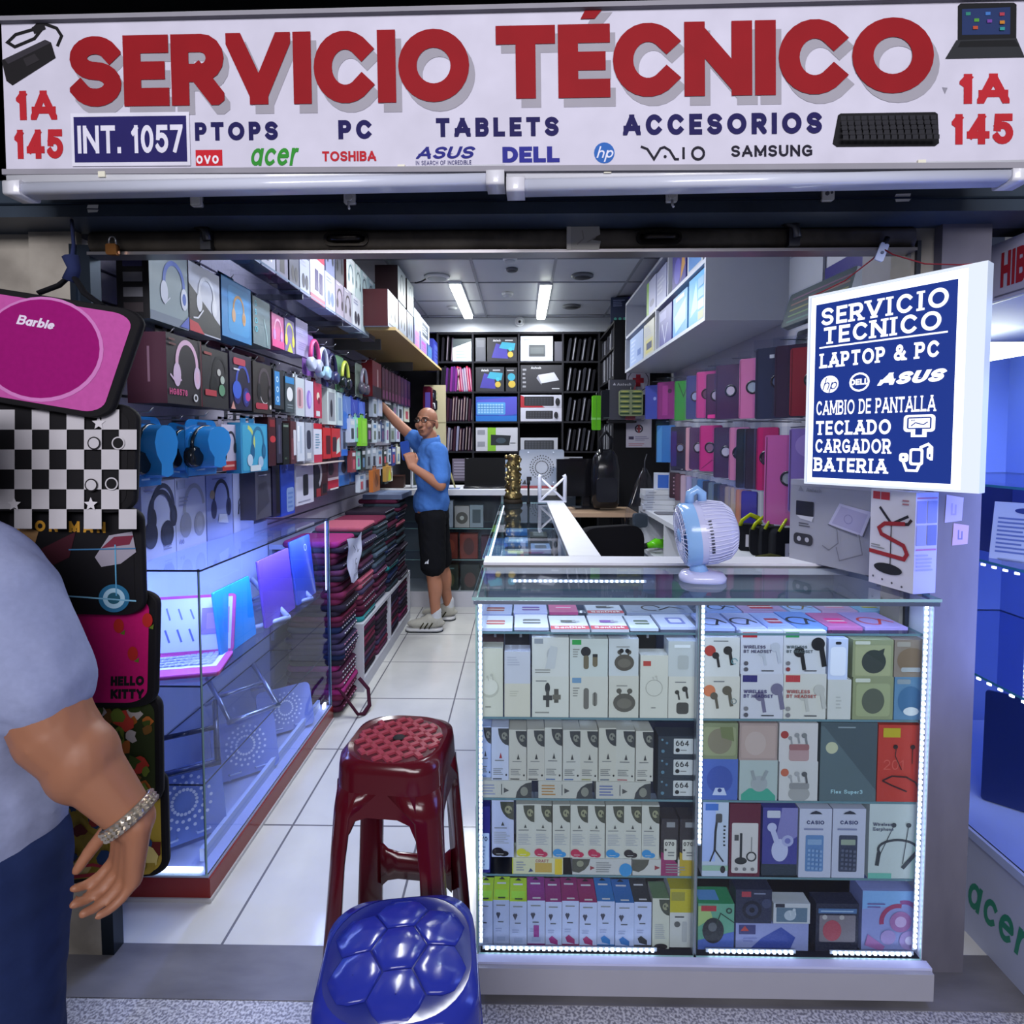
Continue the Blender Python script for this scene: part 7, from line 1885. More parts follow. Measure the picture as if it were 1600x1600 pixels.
# low shelf unit contents
for i, (dz, k) in enumerate(((0, 'b9bdc4'), (.036, 'bfc3ca'), (.072, 'b4b8c0'), (.108, 'c4c7cc'))):
    pack('router_box', ['bottom', 'second', 'third', 'topmost'][i] + ' flat white box in the stack at the far end of the low shelf', 'box', .22, .17, .034, k, [('L', .1, .3, .4, .7, 1, '8a8e98')], (1.0 + .006 * (i % 2), 4.26, .976 + dz), -.12 + .05 * i, 'flat white boxes on the low shelf')
pack('tissue_box', 'blue and white small box on top of the flat white boxes', 'box', .11, .08, .12, 'b4bcd0', [('r', .25, .1, .95, .9, '2458b0')], (1.03, 4.25, 1.12), -.2)
b = B(); b.rbox(-.10, .10, -.07, .07, 0, .006, .02, '5a5c66', axis='z'); tag(b.build('paper_tray', loc=(1.02, 3.95, .976)), 'flat grey tray lying on the low shelf', 'tray')


def pouch(label, x, y, z, s, k, k2, rz):
    t = thing('belt_pouch', label, 'pouch', (x, y, z), rz, 'black pouches with yellow-green straps')
    b = B(); b.rbox(-.05 * s, .05 * s, -.03, .03, 0, .12 * s, .02, 'f:' + k); b.build('body', t)
    b = B(); b.tube([(-.04 * s, -.032, .115 * s), (-.03 * s, -.04, .14 * s), (0, -.02, .165 * s), (.03 * s, .0, .15 * s), (.04 * s, .01, .12 * s)], .012, k2, 6, flat=.5); b.build('strap', t)
    b = B(); b.box(-.015 * s, .03 * s, -.034, -.031, .02, .075, 'c0c0cc'); art(b, Fr((-.015 * s, -.034, .02), (.045 * s, 0, 0), (0, 0, .055)), [('r', .45, .25, .6, .75, '22242c'), ('r', .3, .2, .75, .3, '22242c')]); b.build('price_tag', t)
    return t


for i, (px, y, s, lab) in enumerate(((1172, 2.62, 1.0, 'furthest'), (1190, 2.52, 1.0, 'second'), (1208, 2.46, 1.1, 'third'), (1226, 2.40, 1.1, 'nearest'))):
    p = P(px, 850, Y=y)
    pouch(lab + ' black pouch with a yellow-green strap on the low shelf by the grey box', p.x, y, .976, s, '1b1d24', 'g:b4c41c', -.5 + .2 * i)
p = P(1210, 868, Y=2.30)
b = B(); b.tube([(-.05, 0, .012), (0, -.02, .02), (.05, .0, .012), (.07, .03, .01)], [.014, .02, .016, .01], 'f:3a3c1c', 8); tag(b.build('pouch_strap', loc=(p.x, 2.36, .976)), 'olive strap coiled at the feet of the black pouches', 'strap')
t = thing('lime_goggles', 'lime green wrapped goggles lying in the cell of the low shelf', 'goggles', (.96, 4.05, .705), .6)
b = B(); b.tube([(-.10, 0, .04), (-.05, -.03, .06), (0, -.03, .05), (.05, -.02, .03)], [.018, .034, .034, .02], 'g:62c81e', 10); b.build('frame', t)
b = B(); b.tube([(.05, 0, .04), (.11, .03, .09), (.16, .05, .06)], .010, 'g:7ad83a', 8); b.build('band', t)
b = B(); b.tube([(-.13, .05, .02), (-.02, .06, .03), (.1, .08, .02)], .022, 'x:15171a', 8); b.build('cable', t)
# clutter behind the return counter
t = thing('backpack', 'shiny black backpack hanging in the dark corner beside the counter', 'backpack', (.66, 4.55, .95))
b = B(); b.grid([[(x * k, y * k, z) for x, y in rrect(-.11, .11, -.08, .08, .06, 5)] for z, k in ((0, .8), (.04, 1), (.3, 1), (.40, .85), (.46, .5))], 'g:15161b', True, True, True); b.build('body', t)
b = B(); b.tube([(-.04, -.07, .44), (-.05, -.06, .54), (.0, -.02, .60), (.05, .0, .54), (.04, 0, .44)], .012, 'f:1b1c22', 8); b.build('handle', t)
b = B(); b.rbox(-.08, .08, -.10, -.07, .05, .24, .03, 'g:1c1d24'); b.build('front_pocket', t)
b = B(); b.box(-.32, .32, -.22, .22, .90, .93, 'a58a72'); t = thing('work_table', 'wooden-topped dark work table behind the return counter', 'table', (.56, 4.55, 0)); b.build('top', t)
for sx in (-1, 1):
    for sy in (-1, 1):
        b = B(); b.box(sx * .29 - .02, sx * .29 + .02, sy * .19 - .02, sy * .19 + .02, 0, .90, 'x:26262c'); b.build('leg', t)
t = thing('computer_tower', 'black computer tower on the floor behind the return counter', 'computer', (.62, 3.55, 0))
b = B(); b.box(-.11, .11, -.24, .24, 0, .44, 'g:141419'); b.build('case', t)
b = B(); b.box(-.09, .09, -.246, -.241, .30, .41, 'x:26262c'); b.build('drive_panel', t)
t = thing('office_chair', 'black office chair in the dark gap behind the return counter', 'chair', (.58, 3.0, 0), .4)
b = B(); b.rbox(-.22, .22, -.21, .21, .42, .50, .08, 'f:131318', axis='z'); b.build('seat', t)
b = B(); b.rbox(-.20, .20, .18, .25, .58, 1.0, .08, 'f:131318'); b.build('backrest', t)
b = B(); b.tube([(0, 0, .08), (0, 0, .42)], .03, 'm:3a3a40', 10); b.build('column', t)
b = B()
for i in range(5):
    a = 2 * PI * i / 5
    b.tube([(0, 0, .08), (.24 * math.cos(a), .24 * math.sin(a), .05)], .02, 'g:1c1c20', 8); b.lathe([(.025, -.012), (.025, .012)], 'g:101014', 10, (.24 * math.cos(a), .24 * math.sin(a), .025), 'y')
b.build('star_base', t)
t = thing('monitor', 'black monitor facing away on the work table', 'monitor', (.52, 4.66, .93), .1)
b = B(); b.box(-.24, .24, -.02, .02, .10, .40, 'g:101015'); b.build('screen', t)
b = B(); b.box(-.03, .03, -.01, .03, 0, .2, 'g:17171c'); b.box(-.10, .10, -.08, .08, 0, .012, 'g:17171c'); b.build('stand', t)
t = thing('plastic_bag', 'clear plastic bag hanging beside the low shelf', 'plastic bag', (.845, 4.10, .86), .2)
b = B(); b.grid([[(x * k + dx, y * k, z) for x, y in rrect(-.09, .09, -.03, .03, .02, 3)] for z, k, dx in ((0, 1, -.03), (.12, 1.05, -.01), (.25, .9, .02), (.36, .5, .03), (.42, .15, .03))], 'film', True); b.build('bag', t)
b = B(); b.tube([(.03, 0, .40), (.04, .02, .47), (.06, .03, .52)], .004, 'x:3a3c44', 6); b.build('tie', t)
b = B(); b.rbox(-.05, .05, -.02, .02, 0, .10, .02, 'x:3a4450'); b.build('contents', t)

# wall behind the lit sign: keyboards in packs, posters
b = B(); b.box(1.285, 1.2975, 2.52, 2.90, 2.05, 2.62, 'a4a8b4'); art(b, Fr((1.285, 2.90, 2.05), (0, -.38, 0), (0, 0, .57)), [('L', .1, .5, .9, .95, 14, '8a8ea0')]); tag(b.build('printed_notice'), 'pale printed notice high on the right wall behind the keyboard packs', 'notice')
b = B(); b.box(1.285, 1.2975, 2.10, 2.50, 1.98, 2.20, '2a2470'); art(b, Fr((1.285, 2.50, 1.98), (0, -.40, 0), (0, 0, .22)), [('t', 'AFORO', .25, .36, .34, 'b4b4e0', {'w': .7, 'wt': .2}), ('star', .13, .55, .16, 'b4b4e0'), ('L', .1, .05, .9, .25, 2, '6a64a8')]); tag(b.build('capacity_poster'), 'indigo AFORO poster on the right wall above the lit sign', 'poster')


def kpack(label, loc, rot, k, glow, w_=.44, h=.16):
    t = thing('keyboard_pack', label, 'keyboard', loc, rot=rot, group='keyboard packs on the right wall')
    b = B(); b.rbox(-w_ / 2, w_ / 2, 0, .03, 0, h, .012, k); art(b, Fr((-w_ / 2, 0, 0), (w_, 0, 0), (0, 0, h)), [('l', [(.06, .12 + .17 * i), (.8, .12 + .17 * i)], .05, c) for i, c in enumerate(glow)] + [('r', .84, .05, .98, .95, '8a9098')]); b.build('carton', t)
    b = B(); b.box(-w_ / 2 - .004, w_ / 2 + .004, -.004, .034, -.004, h + .004, 'film'); b.build('film_wrap', t)
    return t


ka = math.atan2(-.75, .3)
kpack('upper dark keyboard pack with rainbow key rows tilted on the right wall', (1.20, 2.38, 1.985), (math.radians(-20), math.radians(-4), -PI / 2 + .25), '26383c', ['3a6a5c', '5a7a4a', '7a7a44', '7a5a50', '6a4a64'])
b = B(); b.box(1.14, 1.298, 2.1, 2.72, 1.812, 1.83, 'a9b4cc', front='3a58a8', sides='4a68b8'); tag(b.build('acrylic_shelf'), 'pale blue shelf carrying the keyboard packs on the right wall', 'shelf')
kpack('lower dark keyboard pack with dim rows on the pale blue shelf', (1.235, 2.40, 1.831), (math.radians(-8), 0, -PI / 2 + .1), '1f2c34', ['34505c', '3f5a54', '4a5a48', '504a50', '444060'], .44, .13)

# ------------------------------------------------------------------ back shelving contents
GBK = 'boxes in the back shelving'


def bbox(label, cat, px0, px1, z0, h, k, its=(), d=.28, side=None, nm='accessory_box', Y=6.005):
    a_, c_ = P(px0, 600, Y=Y).x, P(px1, 600, Y=Y).x
    return pack(nm, label, cat, c_ - a_ - .004, d, h, k, its, ((a_ + c_) / 2, Y + d / 2, z0), 0, GBK, side=side)


RGB = [('r', .02, .02, .98, .98, '26262e'), ('t', 'Antech', .2, .82, .10, 'c4c4cc', {'w': .25, 'wt': .2}), ('L', .6, .82, .95, .92, 1, 'a8a8b0'), ('p', [(.15, .15), (.7, .1), (.65, .6), (.3, .75)], '3a348c'), ('p', [(.4, .55), (.9, .45), (.95, .75), (.5, .8)], '2f8aa4'), ('c', .78, .28, .12, 'b49a3c'), ('c', .78, .5, .08, '3a9ab0')]
r1, r2, r3, r4, r5 = 2.301, 1.991, 1.681, 1.371, 1.061
for a_ in (
        ('pale wedge of white boxes in the top left cell of the back shelving', 'box', 707, 737, r1, .23, 'b4c0c4', [('p', [(0, .6), (1, .9), (1, 1), (0, 1)], '3a4448'), ('L', .2, .1, .9, .5, 3, '98a8b0')]),
        ('grey box left of the dark cooler box in the top row of the back shelving', 'box', 743, 759, r1, .24, '4c4e58', [('r', .1, .6, .9, .9, '5c5e68')]),
        ('dark cooler box with a blue and violet picture, top row of the back shelving', 'box', 761, 808, r1, .245, '1f1f26', RGB),
        ('light grey box with a dark screen picture, top row of the back shelving', 'box', 813, 864, r1, .255, 'a4a8b8', [('R', .26, .18, .76, .66, .03, '33383e'), ('r', .3, .3, .72, .55, '4a5054'), ('L', .1, .8, .5, .92, 1, '84889a')]),
        ('narrow grey box ending the top row of the back shelving', 'box', 866, 879, r1, .20, '4a4a56', ()),
        ('wide dark cooler box with a blue and violet picture, second row of the back shelving', 'box', 743, 788, r2, .25, '1f1f26', RGB),
        ('narrow dark cooler box with a blue picture, second row of the back shelving', 'box', 790, 808, r2, .245, '1f1f26', [('c', .55, .3, .15, 'b49a3c'), ('c', .5, .6, .16, '2f8aa4'), ('L', .1, .84, .9, .92, 1, 'a8a8b0')]),
        ('dark cooler box with a white device, second row of the back shelving', 'box', 813, 879, r2, .27, '2a2a31', [('t', 'Antech', .25, .85, .09, 'c4c4cc', {'w': .24, 'wt': .2}), ('p', [(.42, .62), (.80, .72), (.92, .42), (.5, .30)], 'b9bac6'), ('p', [(.42, .62), (.5, .30), (.5, .24), (.38, .5)], '8a8b98'), ('L', .05, .1, .15, .9, 5, '8a8a92'), ('L', .75, .05, .95, .15, 1, 'b0b0b8')]),
        ('bright blue keyboard box, third row of the back shelving', 'box', 743, 808, r3, .255, '2a4aa4', [('p', [(0, .85), (1, 1), (1, .3), (.6, .2)], '4a4ab0'), ('r', 0, 0, 1, .22, '2468b8'), ('kb', .37, .52, .70, .5, '4a8ac8', '8ab8e0')]),
        ('upper white keyboard box with a red edge, third row of the back shelving', 'box', 813, 878, r3 + .142, .13, 'b4b4c4', [('p', [(0, 1), (0, 0), (.05, 0), (.6, .0), (.06, .9)], '9a2430'), ('kb', .45, .5, .72, .74, '24242a', '3a3a44'), ('mouse', .9, .45, .6, '1c1c22', '4a4a54')]),
        ('lower white keyboard box, third row of the back shelving', 'box', 813, 879, r3, .14, 'bcbccc', [('kb', .45, .48, .65, .6, '2a2a30', '44444c'), ('mouse', .85, .45, .5, '1c1c22', '4a4a54')]),
        ('white and lime graphics tablet box, fourth row of the back shelving', 'box', 743, 809, r4, .245, 'bcbcc8', [('r', .28, 0, .48, 1, '7ab02c'), ('p', [(.36, .25), (.8, .25), (.84, .66), (.36, .70)], '22262c'), ('e', .6, .45, .12, .12, '3a4854'), ('r', .82, .33, .95, .36, '22262c'), ('r', .04, .7, .22, .9, '8a8c98'), ('r', .04, .2, .22, .4, '8a8c98')]),
        ('silver keyboard box lying low in the fourth row of the back shelving', 'box', 813, 872, r4, .14, 'b0b2be', [('kb', .5, .45, .8, .7, '33353c', '4c4e56')]),
        ('grey-violet box with white lines, fifth row of the back shelving', 'box', 706, 752, r5, .23, '6c6478', [('L', .05, .1, .95, .9, 6, '9a94a8')]),
        ('pale blue box, fifth row of the back shelving beside the golden figurine', 'box', 776, 808, r5, .22, '94a4bc', [('r', .1, .1, .9, .5, '7a8cb0')]),
        ('plum box in the fifth row of the back shelving', 'box', 754, 774, r5, .21, '40203a', ())):
    bbox(*a_)
ks = [('2c1c34', 'plum'), ('54286c', 'violet'), ('7a2f84', 'purple'), ('a83a6c', 'pink'), ('8a8aa8', 'grey-lilac'), ('b4284c', 'crimson'), ('1c1a22', 'black'), ('3a2030', 'wine')]
for zi, (z, nm2, lst) in enumerate(((r2, 'second', [6, 6, 1, 0, 2, 1, 2, 0, 5, 3, 4, 4, 5, 3]), (r3, 'third', [6, 0, 7, 0, 7, 7, 6, 0, 7, 6, 7, 0]), (r4, 'fourth', [6, 7, 4, 0, 7, 4, 7, 0, 6, 7, 0]), (r1, 'top', [6, 6, 0]))):
    n = len(lst)
    x0 = -.86 if zi != 3 else -.86
    for j, ci in enumerate(lst):
        k, cn_ = ks[ci]
        vsleeve(f'{cn_} laptop sleeve, {nth(j + 1)} from the left in the {nm2} row of the back shelving', (x0 + .018 + (.34 / n if zi != 3 else .05) * (j + .3), 6.15, z), .021, .27, .25 + .015 * math.sin(j * 1.7), k, 0, 'sleeves standing in the back shelving', rnd.choice([None, 'a49090', '8a8088']) if zi else (None if j < 7 else 'c4a0b0'), lean=-.10 if zi == 0 and j > 7 else .06)
for zi, (z, nm2) in enumerate(((r1, 'top'), (r2, 'second'), (r3, 'third'), (r4, 'fourth'))):
    for j in range(6):
        vsleeve(f'black laptop sleeve, {nth(j + 1)} from the left in the right-hand cell of the {nm2} row', (.475 + j * .05, 6.15, z), .026, .27, .24 + .012 * math.sin(j * 2 + zi), '1a1a20' if j % 3 else '2a2b33', 0, 'black sleeves standing in the back shelving', '9a9aa4' if (j + zi) % 2 else None, lean=.14)
# helmets and a red case left of the shelving
b = B(); b.rbox(-.04, .04, -.1, .1, 0, .36, .02, 'g:4a1224'); b.box(-.02, .03, -.103, -.1, .1, .3, '4a3a8c'); tag(b.build('case_pack', loc=(-.94, 5.85, 1.66)), 'tall wine-red case hanging behind the man\'s head', 'case')
for i, (px, py, lab) in enumerate(((672, 618, 'upper'), (674, 634, 'lower'))):
    p = P(px, py, Y=5.9)
    t = thing('gaming_mouse', lab + ' dark mouse pack hanging behind the man\'s head', 'mouse', p)
    b = B(); b.rbox(-.06, .06, 0, .02, -.05, .06, .02, 'g:1c1e26'); b.build('pack', t)
    b = B(); b.tube([(-.03, -.01, -.02), (-.01, -.015, .03), (.03, -.01, .02), (.035, -.005, -.03)], .010, 'g:c4c6d0' if i else 'g:4a5a74', 8); b.build('cord', t)

# ------------------------------------------------------------------ on the cross counter and the end of the return
t = thing('laptop', 'open black laptop on the cross counter, screen towards the viewer', 'laptop', (-.335, 5.24, 1.05), .05)
b = B(); b.rbox(-.19, .19, -.13, .12, 0, .02, .012, 'g:17171c', axis='z'); b.build('base', t)
b = B(); b.box(-.19, .19, -.006, .006, 0, .25, 'x:0e0e13'); art(b, Fr((-.19, -.006, 0), (.38, 0, 0), (0, 0, .25)), [('r', .04, .08, .96, .95, 'x:08080d'), ('L', .04, .955, .12, .985, 1, '9a9aa4')]); o = b.build('screen', t); o.location = (0, .12, .02); o.rotation_euler = (math.radians(-8), 0, 0)
t = thing('laptop_cooler', 'silver laptop cooler with a ring of dark holes standing on the cross counter', 'laptop cooler', (.18, 5.14, 1.065), rot=(math.radians(-6), 0, 0))
b = B(); b.rbox(-.20, .20, -.012, .008, 0, .335, .02, 'g:8f9bb0'); b.build('plate', t)
b = B(); art(b, Fr((-.20, -.012, 0), (.40, 0, 0), (0, 0, .335)), [('holes', .5, .52, .17, .31, 26, '20242c', .016), ('c', .2, .92, .02, 'e4ecff'), ('c', .76, .92, .02, 'e4ecff'), ('c', .2, .12, .02, 'e4ecff'), ('c', .76, .12, .02, 'e4ecff'), ('p', [(.06, .07), (.16, .07), (.13, .2)], '24262e'), ('star', .28, .52, .02, '4a5468')]); b.build('fan_holes', t)['kind'] = 'stuff'
b = B(); b.box(-.19, .19, -.016, .0, -.012, .012, 'g:8a2430'); b.build('red_foot', t)
b = B(); b.tube([(-.15, .01, .25), (-.15, .14, -.01), (.15, .14, -.01), (.15, .01, .25)], .006, 'm:7a8494', 6); b.build('rear_stand', t)
t = thing('notebook', 'spiral bound pad with a black binding standing beside the silver cooler', 'notebook', (.44, 5.30, 1.05), -.15)
b = B(); b.box(-.05, .12, 0, .012, 0, .28, 'a4a6b0'); b.box(0.0, .12, -.002, 0, .01, .27, 'x:1a1a20'); b.build('pages', t)
b = B()
for i in range(13):
    b.tube([(-.012, -.004, .02 + .02 * i), (.0, -.012, .02 + .02 * i), (.016, -.004, .02 + .02 * i)], .004, 'x:16161b', 6)
b.build('spiral', t)
# golden figurine
t = thing('figurine', 'tall golden bronze figurine on a dark foot at the end of the return counter', 'figurine', (-.055, 3.74, 1.0685))
b = B(); b.lathe([(.062, 0), (.062, .018), (.05, .03)], 'x:20180f', 18); b.build('foot', t)
rr = random.Random(3)
b = B()
rows = []
for i in range(22):
    z = .03 + .29 * i / 21
    r = (.050 - .012 * (i / 21)) * (1 + .12 * math.sin(i * 1.3)) * (.55 if i == 21 else 1)
    rows.append([(r * (1 + .14 * rr.uniform(-1, 1)) * math.cos(a), r * (1 + .14 * rr.uniform(-1, 1)) * math.sin(a), z) for a in [2 * PI * j / 20 for j in range(20)]])
b.grid(rows, 'm:6f6240', True, True, True)
b.build('body', t)
b = B()
for i in range(60):
    a, z = rr.uniform(0, 6.28), .04 + .27 * i / 60
    b.lathe([(.001, -.012), (.011, -.004), (.011, .004), (.001, .012)], rr.choice(['m:c8b880', 'm:5a4a2c', 'm:a89868']), 8, (.045 * math.cos(a), .045 * math.sin(a), z))
b.build('ornament', t)['kind'] = 'stuff'
# white X shaped stand
t = thing('lattice_stand', 'white stand of two posts joined by a cross, at the end of the return counter', 'stand', (.20, 3.74, 1.0765))
for s in (-1, 1):
    b = B(); b.tube([(s * .082, 0, .0), (s * .082, 0, .165), (s * .075, 0, .178)], .013, 'g:d8dcea', 10); b.build('post', t)
for s in (-1, 1):
    b = B(); b.tube([(-s * .075, -.008 * s, .015), (s * .075, -.008 * s, .155)], .008, 'g:dfe2ee', 8); b.build('cross_brace', t)
b = B(); b.box(-.09, .09, -.03, .03, 0, .008, 'g:c4c8d8'); b.build('base_plate', t)
t = thing('tripod_stick', 'thin black stick on the return counter between figurine and white stand', 'stick', (.045, 3.72, 1.0685))
b = B(); b.lathe([(.012, 0), (.012, .01), (.007, .02), (.007, .12), (.011, .125), (.011, .15)], 'x:141418', 12); b.build('post', t)
b = B(); b.box(-.012, .02, -.006, .006, .15, .175, 'x:1c1c22'); b.build('clip', t)
b = B(); b.tube([(0, 0, 0), (-.09, .03, .27)], .008, 'c4b878', 8); tag(b.build('yellow_stick', loc=(-.60, 5.18, 1.055)), 'thin yellow stick leaning up beside the man', 'stick')
b = B(); b.rbox(-.09, .07, -.06, .06, 0, .006, .01, 'g:7a8ab0', axis='z'); tag(b.build('mouse_pad', loc=(-.62, 5.12, 1.05)), 'grey-blue mouse pad on the cross counter behind the man', 'mouse pad')
b = B(); b.lathe([(.001, .03), (.03, .022), (.038, .008), (.036, 0)], 'g:c49a94', 16); tag(b.build('computer_mouse', loc=(-.70, 5.20, 1.05)), 'pinkish computer mouse beside the mouse pad', 'mouse')
t = thing('monitor', 'slim white-framed display standing edge-on behind the man', 'monitor', (-.92, 5.22, 1.05), 1.0)
b = B(); b.box(-.12, .12, -.01, .01, 0.01, .42, 'c4c8d0'); b.box(-.105, .105, -.012, -.01, .03, .40, 'x:3a443f'); b.build('screen', t)
b = B(); b.box(-.07, .07, -.06, .06, 0, .01, 'c4c8d0'); b.build('foot', t)
# goods inside the cross counter
for i, (x, z, w_, h, k, its, lab) in enumerate(((-.66, .706, .10, .24, 'b0b4c4', [('R', .25, .25, .65, .75, .05, '23252e'), ('L', .1, .85, .9, .93, 1, '8a8e9c')], 'white box with a black device, upper shelf of the cross counter'), (-.53, .706, .13, .19, 'a49c9c', [('c', .5, .45, .28, '5a5450'), ('c', .5, .45, .1, 'b4b0ac')], 'grey box with a round fan, upper shelf of the cross counter'), (-.40, .706, .12, .20, '8a929c', [('r', .2, .2, .8, .8, '4a545c')], 'slate box in the upper shelf of the cross counter'),
                                              (-.65, .426, .16, .22, '6c241c', [('p', [(0, 0), (.3, 0), (.3, .3), (0, .3)], '3a78b0'), ('e', .55, .5, .3, .3, '8a3a2a')], 'rust red box, lower shelf of the cross counter'), (-.47, .426, .16, .22, '742a20', [('e', .5, .5, .3, .35, '4a1c18')], 'second rust red box, lower shelf of the cross counter'), (-.29, .426, .14, .2, '4a2c3c', (), 'plum box, lower shelf of the cross counter'),
                                              (-.65, .142, .17, .23, '28302a', [('e', .5, .4, .3, .3, '5a5a3a'), ('L', .1, .8, .9, .9, 1, '6a8a8a')], 'dark green box at the bottom of the cross counter'), (-.46, .142, .17, .23, '242a2c', [('e', .5, .4, .3, .3, '5a3a3a')], 'black-green box at the bottom of the cross counter'), (-.82, .706, .11, .16, '4a6a6c', [('r', .2, .2, .8, .6, '23303a')], 'teal pack beside the man in the cross counter'))):
    pack('device_box', lab, 'box', w_, .10, h, k, its, (x, 5.14, z))
# goods seen through the glass top of the return counter
for i, (x, y, w_, d_, k, k2, lab) in enumerate(((-.02, 2.2, .14, .16, '2c4a78', '4a6a9c', 'dark blue flat pack at the near end of the return counter'), (.12, 2.25, .10, .20, '6c6a70', '8a8890', 'grey flat pack at the near end of the return counter'), (-.03, 2.5, .12, .16, '8aa49c', '2c3a40', 'pale green flat pack in the return counter'), (.11, 2.6, .10, .2, '7a8494', 'a4b0c0', 'silver flat pack in the return counter'), (-.03, 2.85, .13, .15, '3a5a6c', 'b4c4a4', 'teal flat pack with a bright gadget in the return counter'), (.10, 3.0, .10, .18, '5a7ab0', '2a3a5a', 'blue flat pack in the return counter'), (-.03, 3.2, .13, .18, '4a7cb8', 'a0c0e0', 'sky blue flat pack in the return counter'), (.10, 3.4, .1, .2, '23282e', '6a7078', 'black flat pack in the return counter'), (-.03, 3.55, .13, .16, '2f6ab0', '8ab0dc', 'bright blue flat pack at the far end of the return counter'))):
    pack('flat_pack', lab, 'card pack', w_, d_, .02, k, (), (x, y, .9005), tops=[('R', .2, .2, .8, .7, .06, k2), ('r', .2, .8, .8, .9, 'b4bcc8')])

# ------------------------------------------------------------------ neighbouring shop's case, right edge
nc = thing('glass_display_case', 'neighbouring shop\'s blue-lit glass case at the right edge', 'display case')
NX = 1.335
b = B(); b.box(NX, 2.1, 1.20, 2.35, 0, .30, 'b4bcd8'); b.box(NX - .003, NX, 1.745, 1.765, .11, .17, '4a1420'); art(b, Fr((NX, 1.72, .0), (0, -.52, 0), (0, 0, .30)), [('t', 'acer', .07, .30, .42, '2f8a70', {'w': .38, 'wt': .15, 'sl': .25})]); b.build('base_cabinet', nc)
b = B(); b.box(NX - .01, 2.1, 1.20, 2.35, .30, .325, 'aab8e0'); b.build('deck', nc)
b = B(); pane(b, NX, NX + .005, 1.20, 2.35, .325, 1.86, 'caseglass'); b.build('side_pane', nc)
for z in (.78, 1.12, 1.34):
    b = B(); pane(b, NX + .005, 1.95, 1.20, 2.35, z, z + .007, 'caseglass', 'g:4aa4b4'); b.build('shelf', nc)
b = B(); b.box(1.95, 1.97, 1.20, 2.35, .325, 1.86, '6a84cc'); b.build('back_panel', nc)
b = B(); b.box(NX - .005, 1.97, 2.35, 2.37, .325, 1.86, '6f88cc'); b.build('end_panel', nc)
b = B(); b.box(NX - .012, 2.0, 1.20, 2.37, 1.862, 2.02, 'a4a8bc', sides='b0b0c4'); art(b, Fr((NX - .012, 1.70, 1.862), (0, -.45, 0), (0, 0, .158)), [('t', 'HIBA', .14, .2, .60, 'x:9c2230', {'w': .27, 'wt': .24, 'track': .1}), ('L', .1, .04, .5, .10, 1, '6a6a78')]); b.build('header', nc)
for y, z0, z1, n in ((2.0, 1.40, 1.56, 9), (2.0, 1.18, 1.26, 5), (2.05, .86, 1.08, 16), (2.05, .62, .76, 7)):
    led(nc, (1.80, y, z0), (1.80, y, z1), n, 'z', 'e8:e4eaff')
b = B(); b.rbox(1.55, 1.75, 2.0, 2.3, 1.77, 1.81, .015, 'e7:f2f4d8', axis='x'); b.build('tube_lamp', nc)
for y0, y1, z in ((1.30, 2.3, .772), (1.30, 2.3, 1.112)):
    b = B(); n = 26
    for i in range(n):
        y = y0 + (y1 - y0) * i / n
        b.box(NX + .012, NX + .017, y, y + .012, z - .004, z + .002, 'e5:dfe7ff')
    b.build('light_strip', nc)
b = B(); b.box(1.45, 1.62, 1.72, 2.0, 1.127, 1.33, '1c2c70'); tag(b.build('blue_case', loc=(0, 0, .0005)), 'dark blue block standing on the upper shelf of the neighbouring case', 'box')
t = thing('price_card', 'white price card with printed lines in the neighbouring case', 'price card', (1.415, 1.66, 1.1275), rot=(math.radians(-14), 0, -.9))
b = B(); b.box(-.06, .06, 0, .004, 0, .17, 'c4cce0'); art(b, Fr((-.06, 0, 0), (.12, 0, 0), (0, 0, .17)), [('L', .1, .1, .9, .75, 9, '6a7ab0'), ('e', .6, .86, .2, .05, '2a3a7c')]); b.build('card', t)
b = B(); b.box(-.04, .04, .0, .05, 0, .004, 'c4cce0'); b.build('foot', t)
b = B(); b.rbox(-.16, .16, -.012, .012, 0, .34, .01, 'g:14245c'); tag(b.build('leaning_board', loc=(1.60, 1.72, .327), rot=(math.radians(-10), 0, -.7)), 'dark blue panel leaning in the bottom of the neighbouring case', 'panel')
# posters stuck to the right pillar
for px, py, w_, h, k, k2, lab in ((1490, 795, .05, .075, 'a09cc8', '8a86b8', 'peeling pale paper on the right pillar beside the white stand box'), (1500, 835, .045, .06, 'b098b8', '6a6a9c', 'pinkish paper sticker below the peeling paper on the right pillar')):
    p = P(px, py, Y=1.5445)
    b = B(); art(b, Fr((p.x - w_ / 2, p.y, p.z - h / 2), (w_, 0, 0), (0, 0, h)), [('p', [(.05, 0), (.95, .08), (1, .9), (.1, 1)], k), ('l', [(.4, .7), (.4, .3), (.6, .3), (.6, .65)], .06, k2)])
    tag(b.build('paper_sticker'), lab, 'sticker')
# ------------------------------------------------------------------ people
from mathutils import noise
def caps(b, p0, p1, r0, r1, n=14):
    p0, p1 = Vector(p0), Vector(p1)
    ax = (p1 - p0)
    L = max(ax.length, 1e-5)
    q = Vector((0, 0, 1)).rotation_difference(ax / L).to_matrix() if ax.length > 1e-5 else Matrix.Identity(3)
    prof = [(r0 * math.cos(a), r0 * math.sin(a)) for a in (-1.55, -1.1, -.7, -.3, 0)] + [(r1 * math.cos(a), L + r1 * math.sin(a)) for a in (0, .3, .7, 1.1, 1.55)]
    b.grid([[p0 + q @ Vector((r * math.cos(2 * PI * j / n), r * math.sin(2 * PI * j / n), h)) for j in range(n)] for r, h in prof], 'x:808080', True, True, True)


